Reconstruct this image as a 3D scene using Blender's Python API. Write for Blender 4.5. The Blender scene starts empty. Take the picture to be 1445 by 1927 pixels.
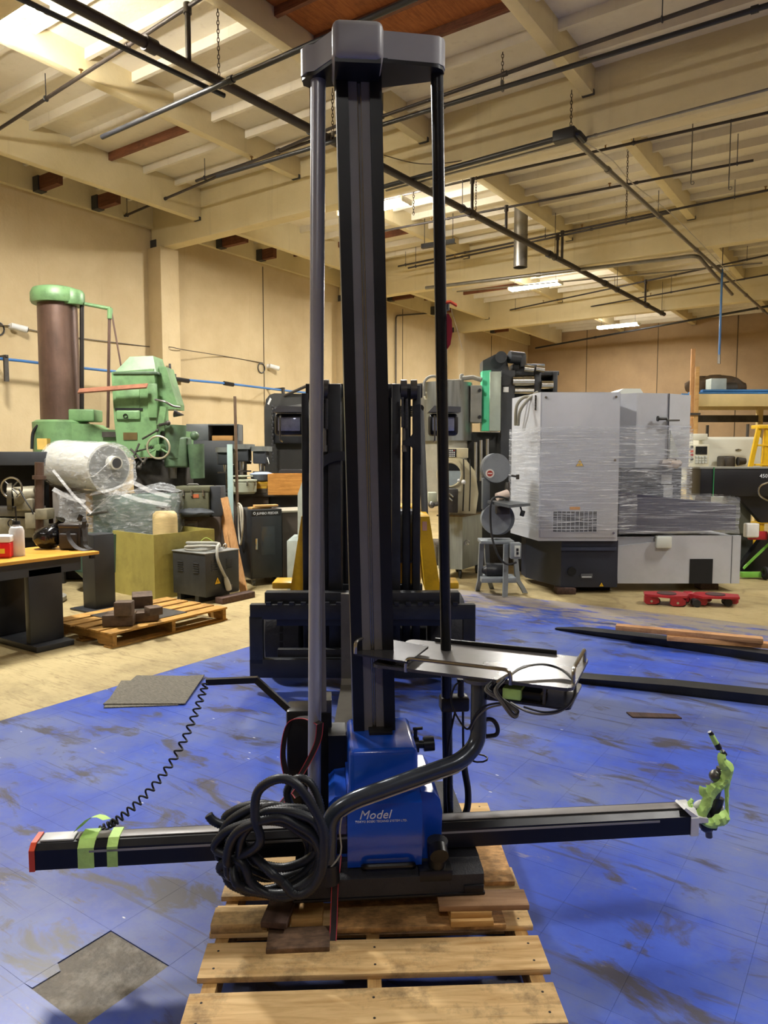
import bpy, bmesh, math, random
from mathutils import Vector, Matrix
random.seed(7)
SC = bpy.context.scene
COL = SC.collection

# ------------------------------------------------------------------ camera
FPX, EYE = 1370.0, 1.62
PITCH = math.atan(105.5 / FPX)
YAW = math.radians(34.6)
CAMX, CAMY = 11.03, -8.67
cam_data = bpy.data.cameras.new('camera')
cam_data.sensor_fit = 'VERTICAL'
cam_data.sensor_height = 36.0
cam_data.lens = 36.0 * FPX / 1927.0
cam_data.clip_start = 0.05
cam = bpy.data.objects.new('camera', cam_data)
COL.objects.link(cam)
cam.location = (CAMX, CAMY, EYE)
cam.rotation_euler = (math.pi / 2 - PITCH, 0, YAW)
SC.camera = cam

# ------------------------------------------------------------------ world and exposure
wd = bpy.data.worlds.new('world')
SC.world = wd
wd.use_nodes = True
wd.node_tree.nodes['Background'].inputs[0].default_value = (0.55, 0.62, 0.75, 1)
wd.node_tree.nodes['Background'].inputs[1].default_value = 0.15
SC.view_settings.view_transform = 'Standard'
SC.view_settings.look = 'None'
SC.view_settings.gamma = 1.0
SC.view_settings.use_curve_mapping = False
SC.view_settings.exposure = 0.85
LAMP_W = 240.0          # watts of each tube fixture in the row over the hall's left aisle
LAMP_COL = (1.0, 0.98, 0.94)
LAMP_Z = 5.46
LAMPS_LEFT = [(4.23, -11.1, 0.3), (4.23, -4.98, 1.15), (4.23, 0.9, 1.15), (4.23, 7.25, 1.0), (4.23, 13.5, 0.5)]
LAMPS_RIGHT = [(12.6, -11.1, 0.15), (12.6, -4.98, 0.4), (12.6, 0.9, 0.6), (12.6, 7.25, 0.15)]      # x, y, share of the full power

# ------------------------------------------------------------------ frames: pixel + depth -> point of the place
RX, RY = math.cos(YAW), math.sin(YAW)
FX, FY = -math.sin(YAW), math.cos(YAW)

def camray(px, py):
    u = (px - 722.5) / FPX
    v = (963.5 - py) / FPX
    return u, math.cos(PITCH) + math.sin(PITCH) * v, -math.sin(PITCH) + math.cos(PITCH) * v

def world(a, d, z=0.0):
    return Vector((CAMX + RX * a + FX * d, CAMY + RY * a + FY * d, z))

def P(px, py, d):
    u, fh, fz = camray(px, py)
    s = d / fh
    return world(u * s, d, EYE + fz * s)

def G(px, py, h=0.0):
    u, fh, fz = camray(px, py)
    s = (h - EYE) / fz
    return world(u * s, fh * s, h)

class Frame:
    """origin on the floor plan (a right of the lens axis, d ahead), rot in degrees from the viewing direction"""
    def __init__(s, a=None, d=None, rot=0.0, z=0.0, xy=None, build=False):
        o = world(a, d, z) if xy is None else Vector((xy[0], xy[1], z))
        s.o = o
        s.rz = math.radians(rot) + (0.0 if build else YAW)
        s.M = Matrix.Translation(o) @ Matrix.Rotation(s.rz, 4, 'Z')
        s.I = s.M.inverted()
    def p(s, px, py, d):
        return s.I @ P(px, py, d)
    def g(s, px, py, h=0.0):
        return s.I @ G(px, py, h)
    def w(s, x, y, z):
        return s.I @ Vector((x, y, z))

# ------------------------------------------------------------------ materials
def lin(h):
    h = h.lstrip('#')
    out = []
    for i in (0, 2, 4):
        c = int(h[i:i + 2], 16) / 255.0
        out.append(c / 12.92 if c <= 0.04045 else ((c + 0.055) / 1.055) ** 2.4)
    return out

def newmat(name):
    m = bpy.data.materials.new(name)
    m.use_nodes = True
    nt = m.node_tree
    return m, nt, nt.nodes['Principled BSDF']

def nd(nt, t, **kw):
    n = nt.nodes.new(t)
    for k, v in kw.items():
        if k.startswith('i_'):
            n.inputs[k[2:]].default_value = v
        else:
            setattr(n, k, v)
    return n

def ramp(nt, src, stops):
    r = nt.nodes.new('ShaderNodeValToRGB')
    e = r.color_ramp.elements
    while len(e) < len(stops):
        e.new(0.5)
    for i, (p, c) in enumerate(stops):
        e[i].position = p
        e[i].color = (c[0], c[1], c[2], 1) if isinstance(c, (list, tuple)) else (c, c, c, 1)
    nt.links.new(src, r.inputs[0])
    return r.outputs[0]

def mixc(nt, fac, a, b, mode='MIX'):
    m = nt.nodes.new('ShaderNodeMix')
    m.data_type = 'RGBA'
    m.blend_type = mode
    for k, v in ((0, fac), (6, a), (7, b)):
        if hasattr(v, 'is_linked') or hasattr(v, 'links'):
            nt.links.new(v, m.inputs[k])
        elif k == 0:
            m.inputs[k].default_value = v
        else:
            m.inputs[k].default_value = (v[0], v[1], v[2], 1)
    return m.outputs[2]

MATS = {}
def mat(name, col, rough=0.5, metal=0.0, var=0.14, scale=6.0, bump=0.0, bscale=60.0, spec=0.5, coat=0.0,
        stretch=None, grime=None, gscale=3.0, gamt=0.5, coord='Object'):
    if name in MATS:
        return MATS[name]
    m, nt, b = newmat(name)
    c = lin(col)
    tc = nd(nt, 'ShaderNodeTexCoord')
    src = tc.outputs[coord]
    if stretch:
        mp = nd(nt, 'ShaderNodeMapping')
        mp.inputs['Scale'].default_value = stretch
        nt.links.new(src, mp.inputs[0])
        src = mp.outputs[0]
    n = nd(nt, 'ShaderNodeTexNoise', i_Scale=scale, i_Detail=5.0, i_Roughness=0.6)
    nt.links.new(src, n.inputs['Vector'])
    lo = [x * (1 - var) for x in c]
    hi = [min(1, x * (1 + var)) for x in c]
    out = ramp(nt, n.outputs[0], [(0.3, lo), (0.7, hi)])
    if grime:
        g = nd(nt, 'ShaderNodeTexNoise', i_Scale=gscale, i_Detail=8.0, i_Roughness=0.7)
        nt.links.new(tc.outputs[coord], g.inputs['Vector'])
        f = ramp(nt, g.outputs[0], [(0.48, 0.0), (0.72, gamt)])
        out = mixc(nt, f, out, lin(grime))
    nt.links.new(out, b.inputs['Base Color'])
    rr = nd(nt, 'ShaderNodeMapRange')
    rr.inputs[3].default_value = max(0.02, rough - 0.08)
    rr.inputs[4].default_value = min(1.0, rough + 0.1)
    nt.links.new(n.outputs[0], rr.inputs[0])
    nt.links.new(rr.outputs[0], b.inputs['Roughness'])
    b.inputs['Metallic'].default_value = metal
    b.inputs['Specular IOR Level'].default_value = spec
    b.inputs['Coat Weight'].default_value = coat
    b.inputs['Coat Roughness'].default_value = 0.12
    if bump:
        bn = nd(nt, 'ShaderNodeTexNoise', i_Scale=bscale, i_Detail=4.0)
        nt.links.new(src, bn.inputs['Vector'])
        bp = nd(nt, 'ShaderNodeBump', i_Strength=bump, i_Distance=0.01)
        nt.links.new(bn.outputs[0], bp.inputs['Height'])
        nt.links.new(bp.outputs[0], b.inputs['Normal'])
    MATS[name] = m
    return m

def wood(name, c1, c2, stain=None, rough=0.7, axis=0, dark=0.6):
    if name in MATS:
        return MATS[name]
    m, nt, b = newmat(name)
    tc = nd(nt, 'ShaderNodeTexCoord')
    oi = nd(nt, 'ShaderNodeObjectInfo')
    add = nd(nt, 'ShaderNodeVectorMath', operation='ADD')
    sc = nd(nt, 'ShaderNodeVectorMath', operation='SCALE')
    cmb = nd(nt, 'ShaderNodeCombineXYZ')
    for i in range(3):
        nt.links.new(oi.outputs['Random'], cmb.inputs[i])
    nt.links.new(cmb.outputs[0], sc.inputs[0])
    sc.inputs['Scale'].default_value = 17.0
    nt.links.new(tc.outputs['Object'], add.inputs[0])
    nt.links.new(sc.outputs[0], add.inputs[1])
    mp = nd(nt, 'ShaderNodeMapping')
    s = [14.0, 14.0, 14.0]
    s[axis] = 1.3
    mp.inputs['Scale'].default_value = s
    nt.links.new(add.outputs[0], mp.inputs[0])
    n = nd(nt, 'ShaderNodeTexNoise', i_Scale=2.2, i_Detail=7.0, i_Roughness=0.62, i_Distortion=1.2)
    nt.links.new(mp.outputs[0], n.inputs['Vector'])
    out = ramp(nt, n.outputs[0], [(0.28, lin(c2)), (0.62, lin(c1))])
    tint = nd(nt, 'ShaderNodeMapRange')
    tint.inputs[3].default_value = 0.8
    tint.inputs[4].default_value = 1.12
    nt.links.new(oi.outputs['Random'], tint.inputs[0])
    out = mixc(nt, 1.0, out, tint.outputs[0], 'MULTIPLY')
    if stain:
        g = nd(nt, 'ShaderNodeTexNoise', i_Scale=5.0, i_Detail=9.0, i_Roughness=0.72)
        nt.links.new(add.outputs[0], g.inputs['Vector'])
        f = ramp(nt, g.outputs[0], [(0.5, 0.0), (0.66, dark)])
        out = mixc(nt, f, out, lin(stain))
    nt.links.new(out, b.inputs['Base Color'])
    b.inputs['Roughness'].default_value = rough
    b.inputs['Specular IOR Level'].default_value = 0.3
    bp = nd(nt, 'ShaderNodeBump', i_Strength=0.25, i_Distance=0.004)
    nt.links.new(n.outputs[0], bp.inputs['Height'])
    nt.links.new(bp.outputs[0], b.inputs['Normal'])
    MATS[name] = m
    return m

def film(name, lo=0.12, hi=0.6, axis=(1.0, 1.0, 14.0), tint='e9edf0', scale=3.0):
    """stretch wrap: mostly clear, with stretched whitish folds that catch the light"""
    if name in MATS:
        return MATS[name]
    m, nt, b = newmat(name)
    tc = nd(nt, 'ShaderNodeTexCoord')
    mp = nd(nt, 'ShaderNodeMapping')
    mp.inputs['Scale'].default_value = axis
    mp.inputs['Rotation'].default_value = (0.0, 0.12, 0.0)
    nt.links.new(tc.outputs['Object'], mp.inputs[0])
    n = nd(nt, 'ShaderNodeTexNoise', i_Scale=scale, i_Detail=9.0, i_Roughness=0.68, i_Distortion=0.9)
    nt.links.new(mp.outputs[0], n.inputs['Vector'])
    al = ramp(nt, n.outputs[0], [(0.40, lo), (0.52, lo * 2.0), (0.58, hi * 0.5), (0.66, hi)])
    nt.links.new(al, b.inputs['Alpha'])
    c = lin(tint)
    b.inputs['Base Color'].default_value = (c[0], c[1], c[2], 1)
    b.inputs['Roughness'].default_value = 0.16
    b.inputs['Specular IOR Level'].default_value = 0.9
    bp = nd(nt, 'ShaderNodeBump', i_Strength=1.0, i_Distance=0.03)
    nt.links.new(n.outputs[0], bp.inputs['Height'])
    nt.links.new(bp.outputs[0], b.inputs['Normal'])
    MATS[name] = m
    return m

def glow(name, col, strength):
    if name in MATS:
        return MATS[name]
    m, nt, b = newmat(name)
    b.inputs['Base Color'].default_value = (*col, 1)
    b.inputs['Emission Color'].default_value = (*col, 1)
    b.inputs['Emission Strength'].default_value = strength
    MATS[name] = m
    return m

BLK = lambda: mat('black_steel', '1b1c20', 0.42, 0.0, 0.25, 5, spec=0.5)
BLKP = lambda: mat('black_plastic', '141416', 0.38)
RUB = lambda: mat('black_rubber', '17181a', 0.62)
CHR = lambda: mat('bright_steel', 'b9b6ae', 0.22, 1.0, 0.1)
STL = lambda: mat('dull_steel', '6d6b66', 0.42, 0.8, 0.2)
WHT = lambda: mat('white_plastic', 'd9d9d6', 0.45)
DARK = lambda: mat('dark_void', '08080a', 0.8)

# ------------------------------------------------------------------ mesh builder
class MB:
    def __init__(s):
        s.v, s.f = [], []
    def add(s, vs, fs):
        k = len(s.v)
        s.v += [tuple(x) for x in vs]
        s.f += [tuple(i + k for i in q) for q in fs]
        return s
    def box(s, c, size, rot=None, bev=0.0):
        """c centre, size full, rot (rx,ry,rz) degrees"""
        x, y, z = [q / 2.0 for q in size]
        M = Matrix.Translation(Vector(c))
        if rot:
            from mathutils import Euler
            M = M @ Euler([math.radians(r) for r in rot]).to_matrix().to_4x4()
        if bev <= 0:
            vs = [(-x, -y, -z), (x, -y, -z), (x, y, -z), (-x, y, -z), (-x, -y, z), (x, -y, z), (x, y, z), (-x, y, z)]
            fs = [(3, 2, 1, 0), (4, 5, 6, 7), (0, 1, 5, 4), (1, 2, 6, 5), (2, 3, 7, 6), (3, 0, 4, 7)]
            return s.add([M @ Vector(v) for v in vs], fs)
        bm = bmesh.new()
        bmesh.ops.create_cube(bm, size=1.0)
        for v in bm.verts:
            v.co = Vector((v.co.x * 2 * x, v.co.y * 2 * y, v.co.z * 2 * z))
        bev = min(bev, 0.49 * min(size))
        bmesh.ops.bevel(bm, geom=bm.edges[:], offset=bev, segments=3 if bev > 0.012 else 2, affect='EDGES', profile=0.5)
        bm.verts.index_update()
        s.add([M @ v.co for v in bm.verts], [[v.index for v in f.verts] for f in bm.faces])
        bm.free()
        return s
    def lo(s, a, b, bev=0.0):
        """box between two opposite corners"""
        a, b = Vector(a), Vector(b)
        return s.box((a + b) / 2, [abs(q) for q in (b - a)], None, bev)
    def prism(s, poly, plane, t0, t1):
        """polygon in a plane ('xy','xz','yz') extruded between t0 and t1 along the third axis"""
        def mk(u, v, t):
            return {'xy': (u, v, t), 'xz': (u, t, v), 'yz': (t, u, v)}[plane]
        n = len(poly)
        vs = [mk(u, v, t0) for u, v in poly] + [mk(u, v, t1) for u, v in poly]
        fs = [tuple(range(n - 1, -1, -1)), tuple(range(n, 2 * n))]
        fs += [(i, (i + 1) % n, n + (i + 1) % n, n + i) for i in range(n)]
        return s.add(vs, fs)
    def cyl(s, p0, p1, r0, r1=None, n=16, caps=True):
        p0, p1 = Vector(p0), Vector(p1)
        r1 = r0 if r1 is None else r1
        ax = (p1 - p0).normalized()
        u = ax.orthogonal().normalized()
        w = ax.cross(u)
        vs = []
        for p, r in ((p0, r0), (p1, r1)):
            for i in range(n):
                t = 2 * math.pi * i / n
                vs.append(p + u * (r * math.cos(t)) + w * (r * math.sin(t)))
        fs = [(i, (i + 1) % n, n + (i + 1) % n, n + i) for i in range(n)]
        if caps:
            fs += [tuple(range(n - 1, -1, -1)), tuple(range(n, 2 * n))]
        return s.add(vs, fs)
    def tube(s, pts, r, n=8, closed=False, caps=True, rf=None):
        pts = [Vector(p) for p in pts]
        m = len(pts)
        vs, fs = [], []
        pu = None
        for i, p in enumerate(pts):
            if closed:
                t = pts[(i + 1) % m] - pts[i - 1]
            else:
                t = pts[min(i + 1, m - 1)] - pts[max(i - 1, 0)]
            if t.length < 1e-9:
                t = Vector((0, 0, 1))
            t.normalize()
            u = t.orthogonal().normalized() if pu is None else (pu - t * pu.dot(t))
            if u.length < 1e-6:
                u = t.orthogonal()
            u.normalize()
            pu = u
            w = t.cross(u)
            rr = rf(i) if rf else r
            for k in range(n):
                a = 2 * math.pi * k / n
                vs.append(p + u * (rr * math.cos(a)) + w * (rr * math.sin(a)))
        for i in range(m if closed else m - 1):
            j = (i + 1) % m
            for k in range(n):
                fs.append((i * n + k, i * n + (k + 1) % n, j * n + (k + 1) % n, j * n + k))
        if caps and not closed:
            fs += [tuple(range(n - 1, -1, -1)), tuple(range((m - 1) * n, m * n))]
        return s.add(vs, fs)
    def ribbon(s, pts, wv, th):
        """flat strap along pts, width vector wv, thickness th"""
        pts = [Vector(p) for p in pts]
        wv = Vector(wv)
        m = len(pts)
        vs, fs = [], []
        for i, p in enumerate(pts):
            t = (pts[min(i + 1, m - 1)] - pts[max(i - 1, 0)]).normalized()
            nn = t.cross(wv).normalized() * th / 2
            vs += [p - wv / 2 - nn, p + wv / 2 - nn, p + wv / 2 + nn, p - wv / 2 + nn]
        for i in range(m - 1):
            a, b = 4 * i, 4 * i + 4
            for k in range(4):
                fs.append((a + k, a + (k + 1) % 4, b + (k + 1) % 4, b + k))
        fs += [(3, 2, 1, 0), tuple(4 * (m - 1) + k for k in range(4))]
        return s.add(vs, fs)
    def lathe(s, prof, c=(0, 0, 0), axis='z', n=20):
        """prof list of (radius, height)"""
        vs, fs = [], []
        m = len(prof)
        for r, h in prof:
            for k in range(n):
                a = 2 * math.pi * k / n
                x, y = r * math.cos(a), r * math.sin(a)
                q = {'z': (x, y, h), 'y': (x, h, y), 'x': (h, x, y)}[axis]
                vs.append((q[0] + c[0], q[1] + c[1], q[2] + c[2]))
        for i in range(m - 1):
            for k in range(n):
                fs.append((i * n + k, i * n + (k + 1) % n, (i + 1) * n + (k + 1) % n, (i + 1) * n + k))
        fs += [tuple(range(n - 1, -1, -1)), tuple(range((m - 1) * n, m * n))]
        return s.add(vs, fs)
    def sph(s, c, r, n=12, m=8):
        r = r if isinstance(r, (list, tuple)) else (r, r, r)
        vs, fs = [(c[0], c[1], c[2] - r[2])], []
        for i in range(1, m):
            a = -math.pi / 2 + math.pi * i / m
            for k in range(n):
                t = 2 * math.pi * k / n
                vs.append((c[0] + r[0] * math.cos(a) * math.cos(t), c[1] + r[1] * math.cos(a) * math.sin(t), c[2] + r[2] * math.sin(a)))
        vs.append((c[0], c[1], c[2] + r[2]))
        for k in range(n):
            fs.append((0, 1 + (k + 1) % n, 1 + k))
        for i in range(m - 2):
            for k in range(n):
                fs.append((1 + i * n + k, 1 + i * n + (k + 1) % n, 1 + (i + 1) * n + (k + 1) % n, 1 + (i + 1) * n + k))
        e = len(vs) - 1
        for k in range(n):
            fs.append((e, 1 + (m - 2) * n + k, 1 + (m - 2) * n + (k + 1) % n))
        return s.add(vs, fs)
    def torus(s, c, R, r, axis='z', n=28, k=8):
        pts = []
        for i in range(n):
            a = 2 * math.pi * i / n
            x, y = R * math.cos(a), R * math.sin(a)
            q = {'z': (x, y, 0), 'y': (x, 0, y), 'x': (0, x, y)}[axis]
            pts.append((q[0] + c[0], q[1] + c[1], q[2] + c[2]))
        return s.tube(pts, r, k, closed=True)
    def fr(s, fr, x0, y0, x1, y1, d, th, bev=0.0):
        """box whose near face at depth d spans these pixels, th deep; frame looks along the lens"""
        a, b = fr.p(x0, y1, d), fr.p(x1, y0, d)
        return s.lo((a.x, a.y, a.z), (b.x, a.y + th, b.z), bev)
    def mesh(s, name, smooth=35):
        me = bpy.data.meshes.new(name)
        me.from_pydata(s.v, [], s.f)
        bm = bmesh.new()
        bm.from_mesh(me)
        bmesh.ops.recalc_face_normals(bm, faces=bm.faces[:])
        bm.to_mesh(me)
        bm.free()
        if smooth:
            me.shade_smooth()
            me.set_sharp_from_angle(angle=math.radians(smooth))
        return me

def tag(o, label=None, cat=None, group=None, kind=None):
    if label: o['label'] = label
    if cat: o['category'] = cat
    if group: o['group'] = group
    if kind: o['kind'] = kind
    return o

def link(name, me, material, parent=None, fr=None):
    o = bpy.data.objects.new(name, me)
    COL.objects.link(o)
    if material is not None and not me.materials:
        me.materials.append(material)
    if parent is not None:
        o.parent = parent
    elif fr is not None:
        o.location = fr.o
        o.rotation_euler = (0, 0, fr.rz)
    return o

def part(parent, name, mb, material, label=None, kind=None, smooth=35):
    o = link(name, mb.mesh(name, smooth), material, parent)
    return tag(o, label, None, None, kind)

def thing(name, label, cat, fr, group=None, kind=None):
    e = bpy.data.objects.new(name, None)
    COL.objects.link(e)
    e.empty_display_size = 0.1
    e.location = fr.o
    e.rotation_euler = (0, 0, fr.rz)
    return tag(e, label, cat, group, kind)

def solo(name, label, cat, fr, mb, material, group=None, kind=None, smooth=35):
    o = link(name, mb.mesh(name, smooth), material, None, fr)
    return tag(o, label, cat, group, kind)

def spline(pts, sub=8, closed=False):
    pts = [Vector(p) for p in pts]
    n = len(pts)
    out = []
    rng = range(n) if closed else range(n - 1)
    for i in rng:
        if closed:
            a, b, c, d = pts[i - 1], pts[i], pts[(i + 1) % n], pts[(i + 2) % n]
        else:
            a, b, c, d = pts[max(i - 1, 0)], pts[i], pts[i + 1], pts[min(i + 2, n - 1)]
        for k in range(sub):
            t = k / sub
            out.append(0.5 * ((2 * b) + (c - a) * t + (2 * a - 5 * b + 4 * c - d) * t * t + (3 * b - a - 3 * c + d) * t ** 3))
    if not closed:
        out.append(pts[-1])
    return out

def fillet(pts, r, seg=6):
    """polyline with rounded corners"""
    pts = [Vector(p) for p in pts]
    out = [pts[0]]
    for i in range(1, len(pts) - 1):
        a, b, c = pts[i - 1], pts[i], pts[i + 1]
        u, v = (a - b), (c - b)
        k = min(r, u.length * 0.49, v.length * 0.49)
        p, q = b + u.normalized() * k, b + v.normalized() * k
        for j in range(seg + 1):
            t = j / seg
            out.append((1 - t) ** 2 * p + 2 * t * (1 - t) * b + t * t * q)
    out.append(pts[-1])
    return out

def text(parent, name, body, size, material, loc, rot, shear=0.0, ext=0.0008, align='LEFT', label=None):
    cu = bpy.data.curves.new(name, 'FONT')
    cu.body = body
    cu.size = size
    cu.extrude = ext
    cu.shear = shear
    cu.align_x = align
    cu.resolution_u = 2
    tmp = bpy.data.objects.new(name + '_tmp', cu)
    COL.objects.link(tmp)
    bpy.context.view_layer.update()
    me = bpy.data.meshes.new_from_object(tmp.evaluated_get(bpy.context.evaluated_depsgraph_get()))
    bpy.data.objects.remove(tmp)
    me.materials.clear()
    o = link(name, me, material, parent)
    o.location = loc
    o.rotation_euler = [math.radians(r) for r in rot]
    return tag(o, label)

def ring(r, n, a0=0.0, a1=360.0, cx=0.0, cy=0.0):
    return [(cx + r * math.cos(math.radians(a0 + (a1 - a0) * i / n)), cy + r * math.sin(math.radians(a0 + (a1 - a0) * i / n))) for i in range(n + (0 if a1 - a0 >= 360 else 1))]

def rrect(x0, y0, x1, y1, r, n=4):
    out = []
    for cx, cy, a in ((x1 - r, y0 + r, -90), (x1 - r, y1 - r, 0), (x0 + r, y1 - r, 90), (x0 + r, y0 + r, 180)):
        out += ring(r, n, a, a + 90, cx, cy)
    return out
# ================================================================== THE SETTING
B0 = Frame(xy=(0, 0), build=True)
DECK = 6.10
GIRD_B, PURL_B = 5.30, 5.80
GY = [-10.7, -5.3, 0.08, 5.5, 10.9]
YB = 16.6
XR, YF = 19.0, -15.5
PX = [1.27, 3.48, 5.74, 7.98, 10.25, 12.50, 14.80, 17.10]

def plaster(name, base, low):
    m, nt, b = newmat(name)
    geo = nd(nt, 'ShaderNodeNewGeometry')
    n = nd(nt, 'ShaderNodeTexNoise', i_Scale=0.7, i_Detail=8.0, i_Roughness=0.65)
    nt.links.new(geo.outputs['Position'], n.inputs['Vector'])
    out = ramp(nt, n.outputs[0], [(0.3, lin(low)), (0.65, lin(base))])
    mp = nd(nt, 'ShaderNodeMapping')
    mp.inputs['Scale'].default_value = (9, 9, 0.5)
    nt.links.new(geo.outputs['Position'], mp.inputs[0])
    n2 = nd(nt, 'ShaderNodeTexNoise', i_Scale=1.0, i_Detail=6.0)
    nt.links.new(mp.outputs[0], n2.inputs['Vector'])
    out = mixc(nt, ramp(nt, n2.outputs[0], [(0.6, 0.0), (0.8, 0.25)]), out, lin('8d7b5c'))
    nt.links.new(out, b.inputs['Base Color'])
    b.inputs['Roughness'].default_value = 0.75
    bn = nd(nt, 'ShaderNodeTexNoise', i_Scale=25.0, i_Detail=6.0)
    nt.links.new(geo.outputs['Position'], bn.inputs['Vector'])
    bp = nd(nt, 'ShaderNodeBump', i_Strength=0.25, i_Distance=0.01)
    nt.links.new(bn.outputs[0], bp.inputs['Height'])
    nt.links.new(bp.outputs[0], b.inputs['Normal'])
    return m
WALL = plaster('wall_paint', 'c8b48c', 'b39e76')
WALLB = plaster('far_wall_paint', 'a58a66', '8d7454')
ROOFP = plaster('roof_paint', 'e2dac6', 'cec4ae')
BEAMP = plaster('beam_paint', 'dccea6', 'cbbc92')
BROWN = wood('bare_brown_lumber', '7d5038', '573524', '33211a', 0.7, 0, 0.5)
HANGER = mat('joist_hanger_steel', '4a4c50', 0.5, 0.6)

def struct(name, mb, m, label=None, parent=None, smooth=0):
    o = link(name, mb.mesh(name, smooth), m, parent, None)
    if parent is None:
        o['kind'] = 'structure'
    if label: o['label'] = label
    return o

# ---- bare concrete slab (bottom level) and the blue painted 12-inch tiles laid on part of it
TILE, TH = 0.3048, 0.005
BX0, BX1 = 6.62, 6.62 + TILE * 40
BY1 = -0.95
BY0 = BY1 - TILE * 44
def floor_mat():
    m, nt, b = newmat('concrete_slab')
    geo = nd(nt, 'ShaderNodeNewGeometry')
    pos = geo.outputs['Position']
    n = nd(nt, 'ShaderNodeTexNoise', i_Scale=1.1, i_Detail=9.0, i_Roughness=0.7)
    nt.links.new(pos, n.inputs['Vector'])
    out = ramp(nt, n.outputs[0], [(0.3, lin('978761')), (0.5, lin('ac9b70')), (0.7, lin('b9a97c'))])
    mp = nd(nt, 'ShaderNodeMapping')
    mp.inputs['Rotation'].default_value = (0, 0, 0.5)
    mp.inputs['Scale'].default_value = (1.2, 9.0, 1)
    nt.links.new(pos, mp.inputs[0])
    n2 = nd(nt, 'ShaderNodeTexNoise', i_Scale=3.0, i_Detail=9.0, i_Roughness=0.75, i_Distortion=1.5)
    nt.links.new(mp.outputs[0], n2.inputs['Vector'])
    out = mixc(nt, ramp(nt, n2.outputs[0], [(0.52, 0.0), (0.62, 0.6)]), out, lin('776241'))
    n3 = nd(nt, 'ShaderNodeTexNoise', i_Scale=0.8, i_Detail=10.0, i_Roughness=0.75)
    nt.links.new(pos, n3.inputs['Vector'])
    out = mixc(nt, ramp(nt, n3.outputs[0], [(0.50, 0.0), (0.66, 0.65)]), out, lin('6e6144'))
    v = nd(nt, 'ShaderNodeTexVoronoi', feature='DISTANCE_TO_EDGE', i_Scale=0.55)
    wn = nd(nt, 'ShaderNodeTexNoise', i_Scale=2.0, i_Detail=4.0)
    nt.links.new(pos, wn.inputs['Vector'])
    nt.links.new(mixc(nt, 0.25, pos, wn.outputs[1]), v.inputs['Vector'])
    out = mixc(nt, ramp(nt, v.outputs[0], [(0.002, 0.35), (0.006, 0.0)]), out, lin('5c4c34'))
    nt.links.new(out, b.inputs['Base Color'])
    b.inputs['Roughness'].default_value = 0.5
    b.inputs['Specular IOR Level'].default_value = 0.35
    bp = nd(nt, 'ShaderNodeBump', i_Strength=0.2, i_Distance=0.006)
    nt.links.new(n2.outputs[0], bp.inputs['Height'])
    nt.links.new(bp.outputs[0], b.inputs['Normal'])
    return m
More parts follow.
